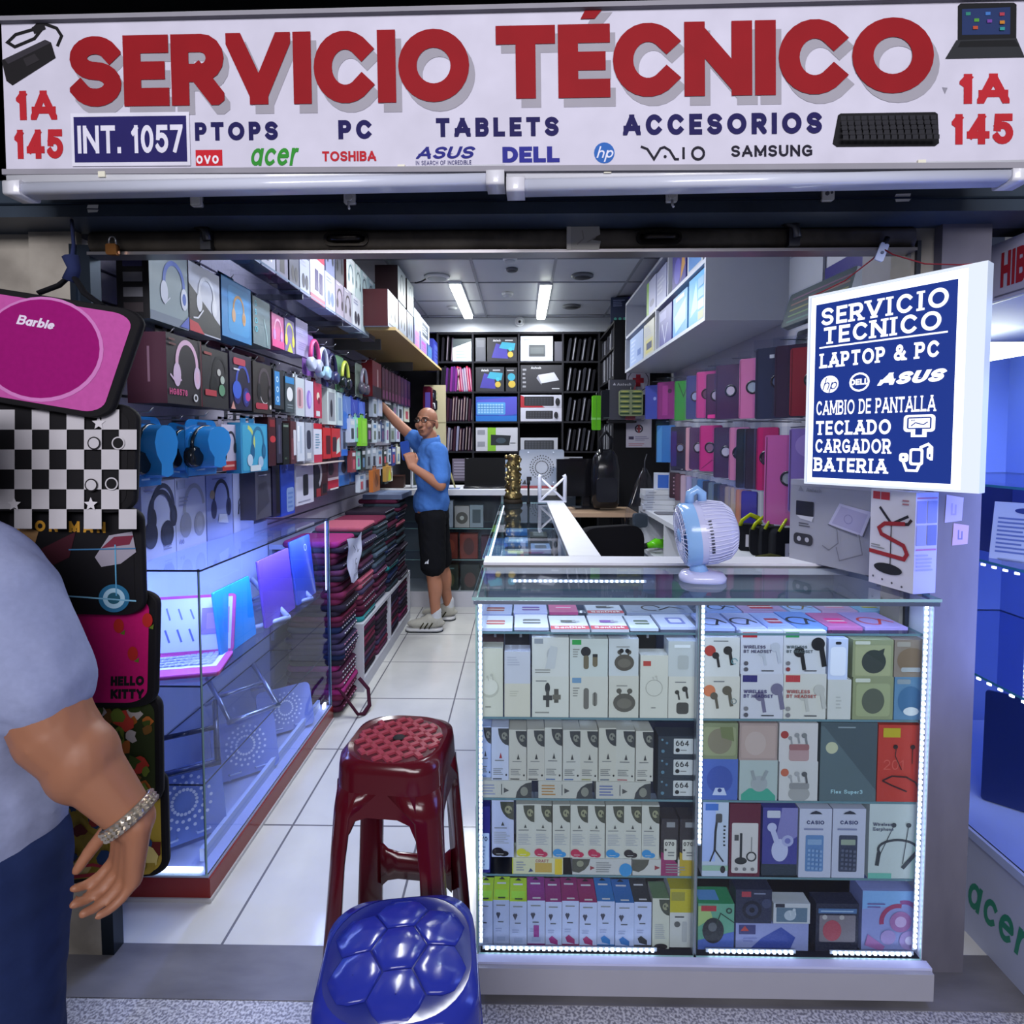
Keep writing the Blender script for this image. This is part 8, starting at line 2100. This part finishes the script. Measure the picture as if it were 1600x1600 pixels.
def ell(b, c, rx, ry, rz, yaw=0, pit=0):
    m = Matrix.Translation(Vector(c)) @ Matrix.Rotation(yaw, 4, 'Z') @ Matrix.Rotation(pit, 4, 'X')
    n0 = len(b.v)
    b.grid([[(rx * math.cos(a) * math.cos(2 * PI * j / 18), ry * math.cos(a) * math.sin(2 * PI * j / 18), rz * math.sin(a)) for j in range(18)] for a in [-1.53 + 3.06 * i / 12 for i in range(13)]], 'x:808080', True, True, True)
    b.xf(m, n0)


def blob(name, b, vox, mat, parent, smooth=6, fold=0):
    """fuse overlapping forms into one continuous skin"""
    o = b.build(name + '_src')
    r = o.modifiers.new('r', 'REMESH')
    r.mode = 'VOXEL'
    r.voxel_size = vox
    r.use_smooth_shade = True
    s = o.modifiers.new('s', 'SMOOTH')
    s.iterations = smooth
    s.factor = .5
    dg = bpy.context.evaluated_depsgraph_get()
    me = bpy.data.meshes.new_from_object(o.evaluated_get(dg))
    bpy.data.objects.remove(o)
    me.materials.clear()
    me.materials.append(M(mat))
    if fold:                       # soft creases of cloth
        nr = [v.normal.copy() for v in me.vertices]
        for v, n in zip(me.vertices, nr):
            c = v.co
            v.co = c + n * fold * (noise.noise(Vector((c.x * 9, c.y * 9, c.z * 5 + c.x * 6))) + .6 * noise.noise(Vector((c.x * 20, c.y * 20, c.z * 26 + c.x * 18))))
    for p in me.polygons:
        p.use_smooth = True
        p.material_index = 0
    ob = bpy.data.objects.new(name, me)
    COL.objects.link(ob)
    ob.parent = parent
    return ob


def hand(b, wrist, d, palmn, s=1.0, curl=.5, thumb=1, spread=.0):
    """palm and five bent fingers from the wrist along d; palmn faces out of the palm"""
    wrist, d, n = Vector(wrist), Vector(d).normalized(), Vector(palmn).normalized()
    side = d.cross(n).normalized()
    n = side.cross(d).normalized()
    for o_, w_ in ((-.030, .0135), (-.010, .0145), (.010, .0145), (.030, .013)):
        caps(b, wrist + side * o_ * .6 * s, wrist + d * .085 * s + side * o_ * s, .019 * s, w_ * s, 10)
    for i, (o_, L, r) in enumerate(((-.033, .058, .0092), (-.0113, .072, .0099), (.0113, .076, .0101), (.033, .067, .0096))):
        p = wrist + d * .085 * s + side * o_ * s
        a = .15
        for j, k in enumerate((.45, .32, .23)):
            a += curl * (.8 + .2 * i * .3)
            q = p + (d * math.cos(a) + n * math.sin(a) + side * spread * o_) * L * k * s
            caps(b, p, q, r * s * (1 - .08 * j), r * s * (.92 - .08 * j), 8)
            p = q
    p = wrist + d * .02 * s + side * thumb * .024 * s
    q = p + (d * .6 + side * thumb * .62 + n * .35) * .045 * s
    e = q + (d * .85 + side * thumb * .12 + n * .5) * .034 * s
    f_ = e + (d * .85 - side * thumb * .05 + n * .5) * .026 * s
    caps(b, p, q, .015 * s, .0125 * s, 8); caps(b, q, e, .0120 * s, .0105 * s, 8); caps(b, e, f_, .0105 * s, .0085 * s, 8)


SK = 's:a8735a'
man = thing('person', 'bald man in a blue polo and black shorts reaching for the left wall', 'person', (0, 0, 0))
sL, eL, wL = Vector((-.635, 4.36, 1.385)), Vector((-.605, 4.27, 1.145)), Vector((-.80, 4.21, 1.285))
sR, eR, wR = Vector((-.79, 4.66, 1.415)), Vector((-1.0, 4.63, 1.62)), Vector((-1.155, 4.60, 1.80))
b = B()
ell(b, (-.70, 4.51, 1.24), .125, .185, .25)
ell(b, (-.71, 4.52, .98), .130, .175, .17)
caps(b, (-.70, 4.49, 1.40), (-.715, 4.475, 1.52), .062, .056)
caps(b, (-.66, 4.38, 1.39), (-.75, 4.64, 1.41), .066, .066)
hc = Vector((-.735, 4.465, 1.615))
fy = math.radians(-17)          # the face looks to the left front
hb = B()
ell(hb, (0, .012, .035), .076, .096, .085)
ell(hb, (0, -.028, -.035), .060, .062, .078)
ell(hb, (0, -.05, -.082), .036, .034, .030)
caps(hb, (0, -.094, .012), (0, -.116, -.026), .010, .016, 10)
for s in (-1, 1):
    ell(hb, (s * .013, -.106, -.030), .010, .010, .008)
    caps(hb, (s * .014, -.088, .030), (s * .048, -.076, .028), .011, .010, 8)
    ell(hb, (s * .080, .012, -.015), .010, .022, .036)
    ell(hb, (s * .045, -.062, -.025), .022, .024, .026)
caps(hb, (-.020, -.092, -.058), (.020, -.092, -.058), .0075, .0075, 8)
caps(hb, (-.017, -.090, -.069), (.017, -.090, -.069), .008, .008, 8)
hm = Matrix.Translation(hc) @ Matrix.Rotation(fy, 4, 'Z') @ Matrix.Rotation(-.05, 4, 'X')
hb.xf(hm)
n0 = len(b.v)
b.v += hb.v
b.f += [tuple(i + n0 for i in f_) for f_ in hb.f]
b.mi += hb.mi
b.sm += hb.sm
caps(b, sL, eL, .052, .043); caps(b, eL, wL, .045, .029)
caps(b, sR, eR, .052, .040); caps(b, eR, wR, .042, .028)
hand(b, wR, (-.45, -.15, .88), (-.6, .6, .3), .98, .30, 1)
hand(b, wL, (-.25, .05, .95), (-.45, .85, .2), .98, .75, -1)
hips = [(-.695, 4.43, .88), (-.70, 4.61, .88)]
knees = [(-.685, 4.40, .49), (-.66, 4.64, .49)]
ank = [(-.665, 4.41, .10), (-.60, 4.70, .10)]
for h_, k_, a_ in zip(hips, knees, ank):
    caps(b, h_, k_, .088, .060); caps(b, k_, a_, .058, .036)
    ell(b, (Vector(k_) * .62 + Vector(a_) * .38) + Vector((.016, 0, 0)), .050, .048, .12)
    caps(b, a_, (a_[0] - .11, a_[1] - .01, .05), .036, .03)
blob('body', b, .0060, SK, man, 3)
# clothes
b = B()
ell(b, (-.70, 4.51, 1.24), .142, .203, .255); ell(b, (-.712, 4.52, 1.0), .146, .190, .16)
caps(b, (-.66, 4.38, 1.385), (-.75, 4.64, 1.405), .083, .083)
caps(b, sL, sL.lerp(eL, .80), .078, .068); caps(b, sR, sR.lerp(eR, .42), .078, .070)
o = blob('polo_shirt', b, .010, 'f:4a7ac6', man, 5, .009)
b = B(); b.grid([[Vector((-.71, 4.487, 1.475)) + Vector((math.cos(a) * r, math.sin(a) * r, z - .015 * math.cos(a + 2.2))) for a in [2 * PI * i / 20 for i in range(20)]] for r, z in ((.082, -.025), (.076, .01), (.070, .032), (.064, .030), (.066, 0))], 'f:5080ca', True); b.build('collar', man)
for p0, d_, r in ((sL.lerp(eL, .86), eL - sL, .066), (sR.lerp(eR, .47), eR - sR, .068)):
    pass
b = B()
ell(b, (-.705, 4.52, .885), .135, .178, .12)
for h_, k_ in zip(hips, knees):
    h_, k_ = Vector(h_), Vector(k_)
    caps(b, h_, h_.lerp(k_, .93), .112, .098)
blob('shorts', b, .010, 'f:101116', man, 5, .007)
b = B(); p = Vector((-.735, 4.312, .545)); art(b, Fr(p, (.05, 0, 0), (0, 0, .05)), [('p', [(0, 0), (.3, 0), (.3, .45)], 'c4c8d0'), ('p', [(.35, 0), (.65, 0), (.65, .7), (.35, .3)], 'c4c8d0'), ('p', [(.7, 0), (1, 0), (1, 1), (.7, .6)], 'c4c8d0')]); b.build('shorts_badge', man)
for i, a_ in enumerate(ank):
    b = B(); caps(b, (a_[0], a_[1], .09), (a_[0] + .003, a_[1], .155), .044, .041); blob('sock', b, .007, 'f:c9ccd2', man, 3)
    b = B()
    a_ = Vector(a_)
    ell(b, a_ + Vector((-.075, -.006, -.040)), .150, .050, .040, .07); ell(b, a_ + Vector((-.01, 0, -.018)), .062, .050, .055); caps(b, a_ + Vector((-.15, -.012, -.055)), a_ + Vector((-.05, -.005, -.01)), .036, .044)
    o = blob('shoe', b, .0065, 'f:b4b2a8', man, 4)
    b = B(); b.grid([[(a_.x - .08 + x, a_.y - .006 + y, z) for x, y in rrect(-.155, .135, -.052, .052, .05, 6)] for z in (.003, .03)], 'g:c6c6c8', True, True, True); b.build('sole', o)
    b = B(); b.grid([[(a_.x - .08 + x, a_.y - .006 + y, z) for x, y in rrect(-.157, .137, -.054, .054, .05, 6)] for z in (.001, .010)], 'x:33383c', True, True, True); b.build('outsole', o)
    b = B()
    for q in range(3):
        x = a_.x - .115 + q * .034
        b.tube([(x, a_.y - .058, .034), (x + .012, a_.y - .058, .052), (x + .028, a_.y - .050, .075)], .0055, 'x:33321e', 6)
    b.build('stripes', o)
# glasses, beard shadow, eyes
g = B()
for s in (-1, 1):
    g.tube([(s * .031 + .023 * math.cos(t), -.108, .010 + .017 * math.sin(t)) for t in [2 * PI * i / 16 for i in range(17)]], .0022, 'x:1b1a1e', 6, False)
    g.tube([(s * .054, -.105, .014), (s * .078, -.05, .012), (s * .084, .01, .005)], .0022, 'x:1b1a1e', 6)
g.tube([(-.010, -.110, .012), (.010, -.110, .012)], .002, 'x:1b1a1e', 6)
g.xf(hm); g.build('glasses', man)
for s in (-1, 1):
    e = B(); e.lathe([(.001, -.011), (.007, -.008), (.010, 0)], 'g:d0c8c4', 12, (s * .030, -.083, .010), 'y'); e.lathe([(.001, -.0122), (.004, -.0112)], 'g:1c1410', 10, (s * .030, -.083, .010), 'y'); e.xf(hm); e.build('eye', man)
    e = B(); e.tube([(s * .014, -.100, .030), (s * .032, -.096, .035), (s * .048, -.084, .030)], .0035, 'x:4a382e', 6); e.xf(hm); e.build('eyebrow', man)
e = B(); e.tube([(-.020, -.1005, -.0635), (0, -.1025, -.0625), (.020, -.1005, -.0635)], .003, 'x:6a3c34', 6); e.xf(hm); e.build('lips', man)
t = thing('mobile_phone', 'blue phone held up in the bent hand of the man', 'phone', wL + Vector((-.055, .035, .10)), rot=(.1, -.2, .6))
b = B(); b.rbox(-.034, .034, -.005, .005, -.05, .09, .01, 'g:2a4a9c'); b.build('shell', t)
b = B(); b.box(-.030, .030, .005, .0055, -.045, .085, 'g:14161e'); b.build('screen', t)

# the customer at the left edge
cu = thing('person', 'customer in a grey-blue T-shirt and dark jeans cut off by the frame, arm hanging', 'person', (0, 0, 0))
sh, el, wr = Vector((-.915, .985, 1.20)), Vector((-.825, .985, .955)), Vector((-.702, 1.0, .785))
b = B()
ell(b, (-1.03, 1.0, 1.10), .185, .125, .24); ell(b, (-1.05, 1.0, .82), .158, .118, .20)
caps(b, (-1.04, 1.0, 1.25), (-1.05, .99, 1.36), .062, .056); caps(b, (-.94, 1.0, 1.20), (-1.20, 1.0, 1.21), .072, .072)
ell(b, (-1.06, 1.0, 1.475), .075, .094, .115); ell(b, (-1.06, 1.07, 1.44), .05, .04, .06); caps(b, (-1.06, 1.09, 1.48), (-1.06, 1.115, 1.45), .01, .015, 8)
for s in (-1, 1):
    ell(b, (-1.06 + s * .076, 1.0, 1.47), .01, .02, .032)
caps(b, sh, el, .070, .064); caps(b, el, wr, .066, .036); ell(b, el.lerp(wr, .32), .062, .060, .075)
hand(b, wr, (-.22, .04, -.97), (-.55, -.82, 0), 1.14, .58, 1)
s2, e2, w2 = Vector((-1.22, 1.0, 1.20)), Vector((-1.29, .98, .95)), Vector((-1.27, 1.06, .74))
caps(b, s2, e2, .07, .058); caps(b, e2, w2, .055, .034); hand(b, w2, (0, .1, -1), (.9, .2, 0), 1, .4, 1)
for s in (-1, 1):
    caps(b, (-1.04 + s * .09, 1.0, .74), (-1.04 + s * .10, 1.0, .42), .095, .07); caps(b, (-1.04 + s * .10, 1.0, .42), (-1.04 + s * .10, .98, .08), .065, .04); caps(b, (-1.04 + s * .10, .98, .05), (-1.04 + s * .11, 1.13, .04), .04, .03)
blob('body', b, .0050, 's:8f6048', cu, 4)
b = B()
ell(b, (-1.03, 1.0, 1.10), .205, .145, .25); ell(b, (-1.045, 1.0, .80), .195, .150, .20); caps(b, (-.945, 1.0, 1.195), (-1.20, 1.0, 1.20), .092, .09)
caps(b, (-.98, .93, .70), (-1.10, .93, .70), .09, .09); caps(b, (-.965, .98, .78), (-.97, .98, 1.0), .10, .09)
caps(b, sh + Vector((-.01, 0, 0)), sh.lerp(el, .66), .088, .086); caps(b, s2, s2.lerp(e2, .6), .09, .085)
blob('t_shirt', b, .010, 'f:8b93b4', cu, 5, .008)
b = B()
ell(b, (-1.04, 1.0, .72), .180, .130, .14)
for s in (-1, 1):
    caps(b, (-1.04 + s * .09, 1.0, .72), (-1.04 + s * .10, 1.0, .42), .108, .084); caps(b, (-1.04 + s * .10, 1.0, .42), (-1.04 + s * .10, .985, .06), .084, .070)
blob('jeans', b, .010, 'f:1c2950', cu, 4, .006)
b = B(); ell(b, (-1.06, .99, 1.50), .083, .100, .10); blob('hair', b, .008, 'f:1a1512', cu, 4)
for s in (-1, 1):
    b = B(); caps(b, (-1.04 + s * .10, .95, .045), (-1.04 + s * .11, 1.14, .04), .045, .038); blob('shoe', b, .008, 'f:2a2a30', cu, 3)
t = thing('bracelet', 'wide pale metal bracelet on the customer\'s wrist', 'bracelet', (0, 0, 0))
d = (wr - el).normalized()
q = Vector((0, 0, 1)).rotation_difference(d).to_matrix()
b = B()
c = wr - d * .012
b.grid([[c + q @ Vector((r * math.cos(a), r * math.sin(a), h)) for a in [2 * PI * i / 28 for i in range(28)]] for r, h in ((.0405, -.012), (.044, -.011), (.0445, .011), (.041, .012), (.0405, -.012))], 'm:b4aca0', True)
b.build('band', t)
b = B()
for i in range(26):
    a = 2 * PI * i / 26
    for h in (-.007, .0, .007):
        p = c + q @ Vector((.0455 * math.cos(a), .0455 * math.sin(a), h))
        b.box(p.x - .003, p.x + .003, p.y - .003, p.y + .003, p.z - .0025, p.z + .0025, 'm:cfc8bc')
b.build('links', t)['kind'] = 'stuff'

# ------------------------------------------------------------------ printed sleeves hanging at the left
def pbag(label, quad, Y, th, k, items, border='x:0f0e12', cr=.13, cat='laptop bag'):
    t = thing('printed_sleeve', label, cat, (0, 0, 0), 0, 'printed sleeves hanging at the left pillar')
    c = [P(x, y, Y=Y) for x, y in quad]
    fr = Fr4(*c)
    o_ = [fr(u / fr.w * fr.h if 0 else u, v, 0) for u, v in rrect(0, 1, 0, 1, cr, 6)]
    bk = Vector((0, th, 0))
    mid = [p + bk * .5 + (p - fr(.5, .5, 0)) * .02 for p in o_]
    b = B(); b.grid([[p for p in o_], mid, [p + bk for p in o_]], border, True, True, True); b.build('shell', t)
    b = B(); b.face([fr(u, v, .0012) for u, v in rrect(.035, .965, .045, .955, cr * .9, 6)], k); art(b, fr, items, l0=.0016); b.build('printed_face', t)
    return t


def U(quad, x, y):
    """fraction of a hanging sleeve's face"""
    (ax, ay), (bx, by), (cx, cy), (dx, dy) = quad
    u = v = .5
    for _ in range(8):
        X = ax * (1 - u) * (1 - v) + bx * u * (1 - v) + cx * u * v + dx * (1 - u) * v
        Y = ay * (1 - u) * (1 - v) + by * u * (1 - v) + cy * u * v + dy * (1 - u) * v
        Xu, Xv = (bx - ax) * (1 - v) + (cx - dx) * v, (dx - ax) * (1 - u) + (cx - bx) * u
        Yu, Yv = (by - ay) * (1 - v) + (cy - dy) * v, (dy - ay) * (1 - u) + (cy - by) * u
        D = Xu * Yv - Xv * Yu
        u += ((x - X) * Yv - (y - Y) * Xv) / D
        v += (Xu * (y - Y) - Yu * (x - X)) / D
    return u, v


Q = [(-95, 612), (166, 656), (224, 487), (-75, 440)]
el_ = lambda cx, cy, rx, ry, q=Q: [U(q, cx + rx * math.cos(a), cy + ry * math.sin(a)) for a in [2 * PI * i / 36 for i in range(36)]]
pbag('pink sleeve with a magenta disc, top of the sleeves hanging at the left', Q, 1.170, .020, 'f:b44f98', [('p', el_(66, 546, 97, 82), 'x:c276b4'), ('p', el_(65, 545, 92, 77), 'f:8e0f68'), ('t', 'Barbie', *U(Q, 27, 506), .085, 'x:d8cce0', {'w': .20, 'wt': .2, 'sl': .15, 'track': .04})])
Q = [(-60, 797), (206, 801), (212, 634), (-56, 622)]
its = []
for i in range(9):
    for j in range(6):
        x, y = -30 + i * 27.5, 640 + j * 31
        if (i + j) % 2:
            its.append(('p', [U(Q, *p) for p in ((x, y + 31), (x + 27.5, y + 31), (x + 27.5, y), (x, y))], 'x:b9b6bc'))
for x, y in ((159, 661), (28, 787), (147, 787)):
    its.append(('p', [U(Q, x + (11 if i % 2 == 0 else 5) * math.sin(i * PI / 5), y - (11 if i % 2 == 0 else 5) * math.cos(i * PI / 5)) for i in range(10)], 'x:c9c6cc'))
for x, y, k in ((152, 692, '1a181c'), (148, 757, '1a181c'), (190, 692, 'b9b6bc'), (180, 755, 'b9b6bc')):
    its.append(('p', el_(x, y, 10, 10, Q), 'x:' + k)); its.append(('p', el_(x, y, 8, 8, Q), 'x:b9b6bc' if k[0] == '1' else 'x:131216'))
pbag('black and white checkered sleeve with stars, second of the sleeves hanging at the left', Q, 1.195, .020, 'x:131216', its)
Q = [(-60, 955), (222, 962), (217, 792), (-58, 786)]
its = [('t', 'IRON MAN', *U(Q, 28, 829), .10, 'x:b4842c', {'w': .50, 'wt': .26, 'track': .35}), ('p', [U(Q, *p) for p in ((0, 850), (40, 822), (62, 830), (50, 870), (0, 880))], 'x:8a6a48'), ('p', [U(Q, *p) for p in ((60, 860), (120, 830), (110, 870), (70, 890))], 'x:3a1420'),
       ('p', [U(Q, *p) for p in ((150, 870), (172, 836), (208, 830), (214, 862), (190, 880), (160, 885))], 'x:8f8a98'), ('p', [U(Q, *p) for p in ((160, 856), (180, 838), (210, 836), (204, 850))], 'x:6a2438'), ('p', el_(180, 934, 24, 22, Q), 'x:2a6a90'), ('p', el_(180, 934, 17, 16, Q), 'x:a4c8dc'), ('p', el_(180, 934, 10, 9, Q), 'x:24586c'),
       ('l', [U(Q, 182, 850), U(Q, 184, 930)], .012, 'x:5a9ac0'), ('l', [U(Q, 110, 858), U(Q, 214, 856)], .012, 'x:3a6a94'), ('l', [U(Q, 105, 930), U(Q, 215, 938)], .014, 'x:7ab0cc'), ('p', [U(Q, *p) for p in ((104, 930), (116, 944), (112, 946))], 'x:c0c8cc')]
pbag('black sleeve with a glowing blue ring, third of the sleeves hanging at the left', Q, 1.220, .020, 'x:0e0d12', its)
Q = [(-40, 1104), (240, 1106), (244, 922), (-40, 946)]
its = [('t', 'HELLO', *U(Q, 174, 1071), .085, 'x:141018', {'w': .185, 'wt': .3, 'track': .05}), ('t', 'KITTY', *U(Q, 174, 1091), .085, 'x:141018', {'w': .185, 'wt': .3, 'track': .05})]
for x, y in ((187, 977), (209, 1020), (232, 968)):
    its += [('p', el_(x, y, 8, 11, Q), 'x:a82420'), ('p', [U(Q, *p) for p in ((x + 2, y + 12), (x + 10, y + 6), (x + 9, y + 14))], 'x:5a6a20')]
pbag('hot pink sleeve with red strawberries, fourth of the sleeves hanging at the left', Q, 1.245, .020, 'f:b41264', its)
rnd = random.Random(4)


def blots(Q, cols, n, x0, x1, y0, y1):
    r = []
    for i in range(n):
        x, y, s = rnd.uniform(x0, x1), rnd.uniform(y0, y1), rnd.uniform(7, 20)
        r.append(('p', [U(Q, x + s * rnd.uniform(.5, 1.1) * math.cos(a), y + s * rnd.uniform(.5, 1.1) * math.sin(a)) for a in [2 * PI * i / 9 for i in range(9)]], 'x:' + rnd.choice(cols)))
    return r


Q = [(60, 1252), (250, 1258), (248, 1086), (60, 1090)]
pbag('green, orange and white patterned sleeve, fifth of the sleeves hanging at the left', Q, 1.270, .018, 'x:2a3418', blots(Q, ['3a4a1a', '5a6a24', 'a05a24', 'a83428', 'b0a8a4', '6a4a20', '2a3c14'], 34, 150, 238, 1104, 1240))
Q = [(84, 1384), (260, 1366), (256, 1206), (84, 1230)]
pbag('yellow, red and blue patterned sleeve, lowest of the sleeves hanging at the left', Q, 1.292, .018, 'x:a08a34', blots(Q, ['b09a3c', '8a2a24', 'c0b070', '24406c', '7a6a28', '8f7a30', '5a1c1c'], 34, 100, 245, 1236, 1356) + [('l', [U(Q, 108, 1352), U(Q, 150, 1346), U(Q, 182, 1352)], .03, 'x:a8303c'), ('l', [U(Q, 112, 1366), U(Q, 160, 1360)], .035, 'x:a8303c')])
t = thing('hanging_strap', 'black strap and blue knot holding up the pink sleeve', 'strap', (0, 0, 0))
b = B()
k_ = P(113, 428, Y=1.21)
b.tube([P(60, 458, Y=1.19), P(92, 446, Y=1.20), k_, P(132, 458, Y=1.20), P(160, 478, Y=1.19)], .008, 'f:0f0f14', 8, flat=.6)
b.build('strap', t)
b = B(); b.tube([k_ + Vector((-.006, 0, -.015)), k_ + Vector((.004, .0, .01)), k_ + Vector((-.002, .0, .035))], [.014, .012, .016], 'f:20284c', 8); b.build('knot', t)
b = B(); b.tube([k_ + Vector((0, 0, .03)), k_.lerp(P(112, 346, Y=1.47), .5) + Vector((.004, 0, 0)), P(112, 344, Y=1.47)], .004, 'f:20284c', 6); b.build('string', t)
